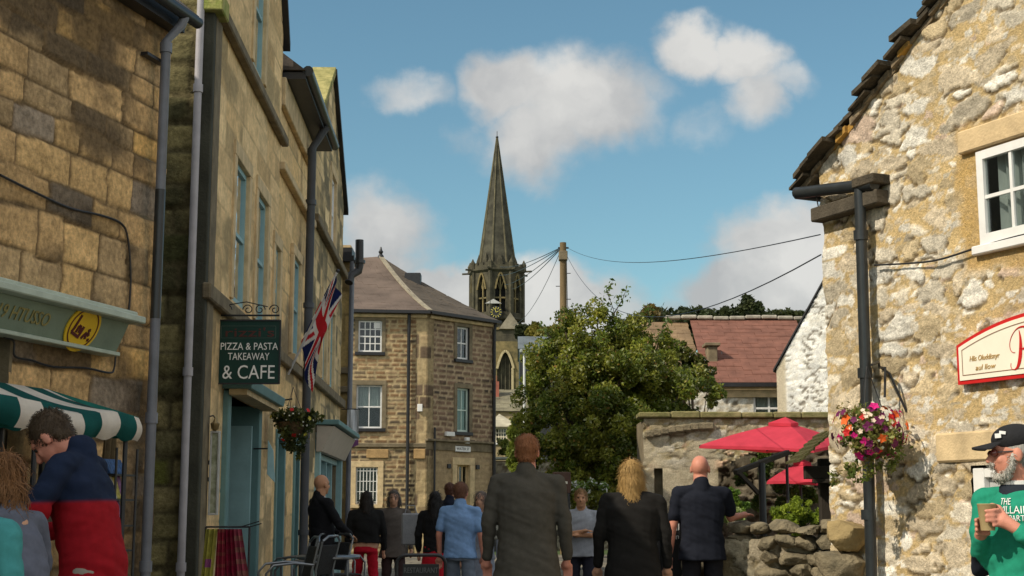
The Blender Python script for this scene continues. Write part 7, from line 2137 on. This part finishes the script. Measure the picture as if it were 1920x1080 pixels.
    if skirt:
        l.lofts([(P(0, 0, .45), .22 * k, .20 * k), (P(0, 0, .7), .19 * k, .15 * k), (P(0, 0, .97), .15 * k, .12 * k)]).build('skirt', M_pcloth, t, M, vox, 3, .012, 5, solid(bottom))
    else:
        l.lofts([(P(0, 0, .84), .150 * k * B, .108 * k * B), (P(0, 0, .95), .140 * k * B, .10 * k * B)]).chain([hipL, knL, anL], [.088 * k, .075 * k, .062 * k]).chain([hipR, knR, anR], [.088 * k, .075 * k, .062 * k])
        l.build('trousers', M_pcloth, t, M, vox, 3, .016, 6, solid(bottom))
    s_ = Fig()
    for a_ in (anL, anR): s_.ell(a_ + Vector((0, .06, -.045)) * k, (.048 * k, .13 * k, .045 * k))
    s_.build('shoes', mat('shoe_leather', (.03, .025, .02), .5, .2, 10, .1), t, M, .012, 2)
    if not bald:
        hh = Fig()
        hh.ell(H(0, -.024, .040), (.084 * k, .096 * k, .090 * k), HR)
        if hairlen > 0:
            hh.ell(H(0, -.05, -.03), (.085 * k, .065 * k, .10 * k), HR)
            hh.chain([H(0, -.06, -.04), H(0, -.075, -.04) + Vector((0, 0, -hairlen))], [.075 * k, .07 * k])
            for q in (-1, 1): hh.chain([H(q * .06, -.02, .0), H(q * .075, -.03, -.04) + Vector((0, 0, -hairlen * .8))], [.04 * k, .035 * k])
        else:
            hh.ell(H(0, -.052, -.02), (.070 * k, .050 * k, .055 * k), HR)
            for q in (-1, 1): hh.cap(H(q * .070, -.005, .03), H(q * .071, .0, -.01), .012 * k, .008 * k)
        hc = mat('hair_%d' % int(px), hair, .6, .35, 60, .5, 120, stretch=(1, 1, .25))
        ho = hh.build('hair', hc, t, M, .010, 2, .006, 8)
        strands(ho, hc, int(px), .026 if hairlen <= 0 else .09, 1700 if near else 500, .0016 if near else .003, (M @ H(0, 0, .0)).z if held else None)
    return t, M, H, tr, k, HR, hd

PI = math.pi
# 1 the man in navy and red, head bowed over the stall
def navyred(V):
    navy = np.array((.012, .020, .045)); red = np.array((.28, .008, .014))
    m = sstep(1.36, 1.34, V[:, 2] + .05 * V[:, 1])
    m2 = sstep(.02, .05, V[:, 1] - .02 - (V[:, 2] - 1.2) * .2) * (V[:, 2] < 1.58) * (np.abs(V[:, 0]) < .17)
    return mixv(navy, red, np.maximum(m, m2)) * (.85 + .3 * fbm(V[:, 0] * 6, V[:, 2] * 6, 4, 3))[:, None]
person('man in a navy and red sweater bowing his head over the market stall', 181, 6.9, R(84), 1.86, lean=.22, topcol=navyred, bottom=(.30, .27, .22), sk='red', hair=(.07, .045, .025), head_pitch=.85, head_yaw=.05, near=True, vox=.012, build_=1.08,
       arms={'L': ((-.27, .14, 1.16), (-.16, .36, 1.12)), 'R': ((.27, .10, 1.16), (.18, .34, 1.10))}, hem=.72, hoff=(0, .06, -.085))
# 2 woman in grey denim jacket
person('woman in a blue-grey denim jacket with tousled ginger hair, back turned at the stall', 64, 6.0, R(68), 1.56, lean=.30, top=(.12, .13, .17), bottom=(.03, .03, .04), sk='a', hair=(.22, .10, .035), hairlen=.05, vox=.013, build_=.88, near=True,
       arms={'L': ((-.26, .10, 1.16), (-.18, .32, 1.15)), 'R': ((.27, .10, 1.18), (.22, .34, 1.18))}, hem=.84)
# 3 person in turquoise at the very edge
person('person in a turquoise top cut by the left edge of the photo', -62, 5.3, R(-10), 1.50, top=(.06, .26, .26), bottom=(.05, .05, .06), hair=(.05, .03, .02), hairlen=.12, vox=.015)
# 5 bald man leaning on the wall, from behind
person('bald man in a black T-shirt from behind, hand resting on the low stone wall', 1316, 12.9, R(4), 1.79, lean=-.02, top=(.012, .014, .022), bottom=(.02, .02, .025), sk='red', bald=True, sleeves='short', vox=.012, near=True, build_=1.18,
       arms={'L': ((-.25, .0, 1.14), (-.27, .06, .90)), 'R': ((.275, .10, 1.20), (.40, .20, 1.22 - .0))}, head_yaw=.35, hem=.84)
# 6 man by the shopfront
person('bald-headed man in a black jacket leaning by the pale teal shopfront', 604, 16.8, R(-60), 1.72, lean=-.06, top=(.012, .012, .014), bottom=(.06, .08, .10), sk='tan', hair=(.12, .08, .05), bald=True, vox=.014, build_=1.15, collar=(.5, .5, .5), head_yaw=-.3, near=True,
       arms={'L': ((-.24, .12, 1.14), (-.10, .30, 1.05)), 'R': ((.25, .12, 1.14), (.10, .32, 1.03))}, dz=-.0)
# crowd
person('person in a black top over a bright red skirt near the barred window', 686, 19.5, R(10), 1.56, top=(.012, .012, .012), bottom=(.42, .01, .025), skirt=False, hair=(.02, .015, .012), hairlen=.12, vox=.018, stance='walk', build_=1.25, hem=.98)
person('person in a plain grey-brown hooded coat beside the red and black walker', 738, 19.8, R(180), 1.58, top=(.10, .085, .075), bottom=(.05, .03, .03), hair=(.10, .085, .075), hairlen=.05, vox=.018, build_=1.1, coat=.75)
person('dark-haired woman in a black coat and red skirt, back turned, mid street', 815, 18.8, R(-12), 1.55, top=(.012, .012, .013), bottom=(.40, .01, .02), skirt=True, hair=(.012, .01, .01), hairlen=.22, vox=.018, stance='walk')
person('man in a dark navy jacket and brown cap behind the pale blue shirt', 843, 22.0, R(-20), 1.72, top=(.012, .016, .03), bottom=(.03, .03, .04), hair=(.10, .04, .025), vox=.02, sk='tan')
person('man in a pale blue short-sleeved shirt seen from behind, mid street', 863, 15.8, R(-14), 1.60, top=(.20, .33, .56), bottom=(.16, .19, .24), hair=(.22, .10, .06), sk='red', sleeves='short', vox=.014, near=True, build_=1.15, stance='walk')
person('woman in a long pale grey dress right of the blue shirt', 903, 16.6, R(160), 1.52, top=(.34, .36, .42), bottom=(.28, .31, .38), skirt=True, hair=(.16, .12, .10), hairlen=.06, sleeves='long', vox=.016, build_=1.05)
person('big man in a dark grey-brown coat with ginger hair, walking away in the street centre', 988, 10.9, R(-4), 1.86, top=(.075, .068, .055), bottom=(.02, .02, .02), hair=(.34, .14, .06), sk='red', vox=.014, build_=1.28, stance='walk', coat=.62, near=True)
person('person in a grey T-shirt with arms folded in front of the white daisies', 1090, 17.2, R(175), 1.55, top=(.30, .31, .34), bottom=(.02, .02, .03), hair=(.30, .17, .07), sk='tan', sleeves='short', vox=.015, near=True, build_=1.15,
       arms={'L': ((-.25, .10, 1.14), (.02, .20, 1.14)), 'R': ((.25, .10, 1.14), (-.02, .22, 1.19))})
person('long-haired blonde woman in a black coat walking away left of the chalkboard', 1186, 11.6, R(-6), 1.70, top=(.014, .013, .012), bottom=(.015, .015, .015), hair=(.42, .26, .09), hairlen=.16, sk='a', vox=.014, build_=1.3, stance='walk', coat=.6, near=True)
# carried bags
q = at(770, 985, 19.2)
b = MB(); b.wbox(q.x - .12, q.x + .12, 19.15, 19.27, q.z - .26, q.z + .16); o = b.build('shopping_bag', mat('grey_bag', (.26, .27, .29), .7, .2, 8, .2), None, bevel=.02)
tag(o, 'boxy pale grey shopping bag held by the person in the hooded coat', 'bag')
MB().tube([(q.x - .08, 19.2, q.z + .15), (q.x - .05, 19.2, q.z + .26), (q.x + .05, 19.2, q.z + .26), (q.x + .08, 19.2, q.z + .15)], .008, 6).build('handle', MATS['grey_bag'], o, smooth=True)
q = at(922, 975, 16.3)
o = MB().prism([(q.x - .13, 16.25, q.z - .20), (q.x + .10, 16.25, q.z - .22), (q.x + .08, 16.25, q.z + .14), (q.x - .08, 16.25, q.z + .16)], (0, .09, 0)).build('tote_bag', mat('cream_tote', (.34, .33, .27), .8, .2, 8, .2), None, bevel=.015)
tag(o, 'cream tote bag hanging beside the pale grey dress', 'bag')
MB().tube([(q.x - .06, 16.29, q.z + .14), (q.x - .02, 16.29, q.z + .42), (q.x + .05, 16.29, q.z + .13)], .008, 6).build('handle', MATS['cream_tote'], o, smooth=True)

# ---------------------------------------------------------------- the man with the cap, right edge
GRN = np.array((.018, .24, .15))
def green_top(V):
    c = np.broadcast_to(GRN, (len(V), 3)) * (.82 + .36 * fbm(V[:, 0] * 5, V[:, 2] * 5, 4, 3))[:, None]
    # dark fleece sleeves below the elbow of the shirt
    m = (np.abs(V[:, 0]) > .15) & (V[:, 2] < 1.16)
    c = c.copy(); c[m] = (.012, .014, .022)
    return c
CX, CY, CZ = -.01, .235, 1.335
def cup_hands(hn, tr, k):
    for (W0, sd_, z0) in ((tr(-.12, .175, 1.285), -1, CZ + .005), (tr(.085, .175, 1.255), 1, CZ - .035)):
        ctr = tr(CX, CY, z0)
        pm = W0.lerp(ctr + Vector((sd_ * .035, -.02, 0)), .65)
        hn.chain([W0, pm], [.027, .030]).ell(pm, (.026, .034, .034))
        for q in range(4):
            z = z0 + .030 - q * .021 - (0 if sd_ < 0 else .0)
            a0_ = 0.2; pts = []
            for j in range(4):
                a = (-.9 + j * .62) ; rr_ = .050
                pts.append(tr(CX + sd_ * rr_ * math.cos(a), CY - rr_ * math.sin(-a) , z - .002 * j))
            hn.chain([pm + Vector((0, 0, (z - z0) * .6))] + pts[(0 if q < 3 else 0):(4 if q < 3 else 3)], [.013, .0108, .0102, .0096, .0085][:(5 if q < 3 else 4)])
        hn.chain([pm + Vector((0, -.005, .02)), tr(CX + sd_ * .030, CY - .045, z0 + .040), tr(CX - sd_ * .01, CY - .046, z0 + .052)], [.014, .0115, .0095])
yaw = R(122)
cupC = at(1868, 955, 6.22)
t, M, H, tr, k, HR, hd = person('bearded man in a black cap and green printed top holding a paper cup, right edge', 1918, 6.45, yaw, 1.72, lean=.02, topcol=green_top, bottom=(.02, .02, .025), sk='red', hair=(.42, .40, .36), near=True, held=cup_hands, vox=.010, build_=1.05,
                                head_yaw=.72, head_pitch=.05, dz=-.06, hoff=(0, -.0), arms={'L': ((-.25, .05, 1.13), (-.12, .175, 1.285)), 'R': ((.205, .03, 1.12), (.085, .175, 1.255))})
def HP(x, y, z): return M @ H(x, y, z)
# cap: crown and peak
cp = Fig(); cp.ell(H(0, -.018, .066), (.090 * k, .108 * k, .072 * k), HR)
crown = cp.build('cap', mat('black_cap', (.014, .014, .016), .85, .2, 30, .15, 120), t, M, .008, 3)
pk = MB(); n = 14
vv = []
for i in range(n + 1):
    a = -1.25 + 2.5 * i / n; vv.append((math.sin(a), math.cos(a)))
for i in range(n):
    (a0_, b0_), (a1_, b1_) = vv[i], vv[i + 1]
    q = [H(a0_ * .082, .045 + b0_ * .045, .052), H(a1_ * .082, .045 + b1_ * .045, .052), H(a1_ * .078, .075 + b1_ * .10, .036 - .012 * abs(a1_)), H(a0_ * .078, .075 + b0_ * .10, .036 - .012 * abs(a0_))]
    pk.prism([M @ x for x in q], (0, 0, .006))
pk.build('cap_peak', MATS['black_cap'], crown)
MB().bar(HP(-.072, .055, .085), HP(-.055, .078, .085), .003, .02).bar(HP(-.078, .035, .095), HP(-.066, .060, .100), .003, .014).build('cap_emblem', M_white, crown)
# beard and sideburns
bd_ = Fig(); bd_.ell(H(0, .055, -.094), (.038 * k, .034 * k, .024 * k), HR).ell(H(0, .076, -.094), (.022 * k, .020 * k, .020 * k), HR)
for s in (-1, 1): bd_.chain([H(s * .072, .012, .0), H(s * .068, .022, -.05), H(s * .045, .045, -.090)], [.009, .012, .016])
bd_.cap(H(-.022, .094, -.042), H(.022, .094, -.042), .009, .009)
bo_ = bd_.build('beard', mat('grey_beard', (.55, .52, .46), .8, .3, 60, .6, 120), t, M, .007, 2, .005, 3)
strands(bo_, MATS['grey_beard'], 5, .022, 900, .0012)
sg_ = MB()
for s in (-1, 1): sg_.sphere(HP(s * .034, .086, .010), (.020, .020, .016), 10, 6)
sg_.build('sunglasses', mat('red_brown_lens', (.16, .03, .02), .1, .1, 5, 0, spec=.8), t, smooth=True)
MB().bar(HP(-.055, .075, .013), HP(-.078, -.005, .013), .004, .005).bar(HP(.055, .075, .013), HP(.078, -.005, .013), .004, .005).build('spectacle_arms', M_black, t)
# collar: white edge with dark fleece
MB().lathe(M @ (tr(0, -.005, 1.452)), [(.092, -.03), (.088, .02), (.074, .035), (.070, -.01)], 22, 0, 1.0, .95).build('collar', mat('dark_collar', (.015, .02, .03), .85, .2, 12, .1), t, smooth=True)
MB().lathe(M @ (tr(0, -.005, 1.474)), [(.078, -.01), (.080, .022), (.070, .026), (.068, -.01)], 22, 0, 1.0, .95).build('white_collar', M_white, t, smooth=True)
# cup in the hands
CX, CY, CZ = -.01, .235, 1.335
cc_ = M @ tr(CX, CY, CZ)
cup = thing('paper_cup', 'brown paper cup held in both hands by the man in green', 'cup', tuple(cc_ - Vector((0, 0, .055))))
MB().lathe(cc_, [(.030, -.055), (.040, .055), (.042, .058), (.040, .061), (.035, .05), (.026, -.05)], 22).build('cup', mat('kraft_paper', (.36, .27, .13), .8, .1, 12, .05), cup, smooth=True)
# printed lettering on his chest
bpy.context.view_layer.update()
topo = [c for c in t.children if c.name.startswith('top')][0]
def chest_text(s, lx, lz, size, w_, ang=0):
    # project letters onto the front of the top
    me = None
    o = text_mesh('lettering', s, size, (Vector((1, 0, 0)), Vector((0, 0, 1)), Vector((0, 1, 0))), (0, 0, 0), M_white, None, .001, width=w_)
    me = o.data
    bm_ = bmesh.new(); bm_.from_mesh(me)
    bmesh.ops.subdivide_edges(bm_, edges=[e for e in bm_.edges if e.calc_length() > .02], cuts=2, use_grid_fill=False)
    bm_.to_mesh(me); bm_.free()
    from mathutils.bvhtree import BVHTree
    tm = topo.data; off = wloc(topo)
    if not hasattr(chest_text, 'bvh'):
        chest_text.bvh = BVHTree.FromPolygons([tuple(v.co + off) for v in tm.vertices], [tuple(p.vertices) for p in tm.polygons])
    ydir = (M.to_3x3() @ Vector((0, -1, 0)))
    side_dir = M.to_3x3() @ Vector((-1, 0, 0))
    fwd = -ydir
    # the print runs round the chest towards his left side (the side the photo shows)
    for v in me.vertices:
        th = ang + (lx + v.co.x) / .17
        dirv = (M.to_3x3() @ Vector((-math.sin(th), math.cos(th), 0)))
        c0 = M @ tr(0, 0, lz + v.co.z)
        hit = chest_text.bvh.ray_cast(c0 + dirv * .5, -dirv, .5)
        if hit[0] is None: v.co = c0 + dirv * .19
        else: v.co = hit[0] + dirv * (.004 + (.002 if v.co.y > 0 else 0))
    me.transform(Matrix.Translation(-wloc(t))); o.parent = t
    me.update()
for s, lx, lz, sz, w_ in (('THE', -.06, 1.405, .042, .085), ('VILLAIN', .0, 1.368, .048, .19), ('PARTY', .03, 1.332, .036, .11)):
    chest_text(s, lx, lz, sz, w_, ang=.42)
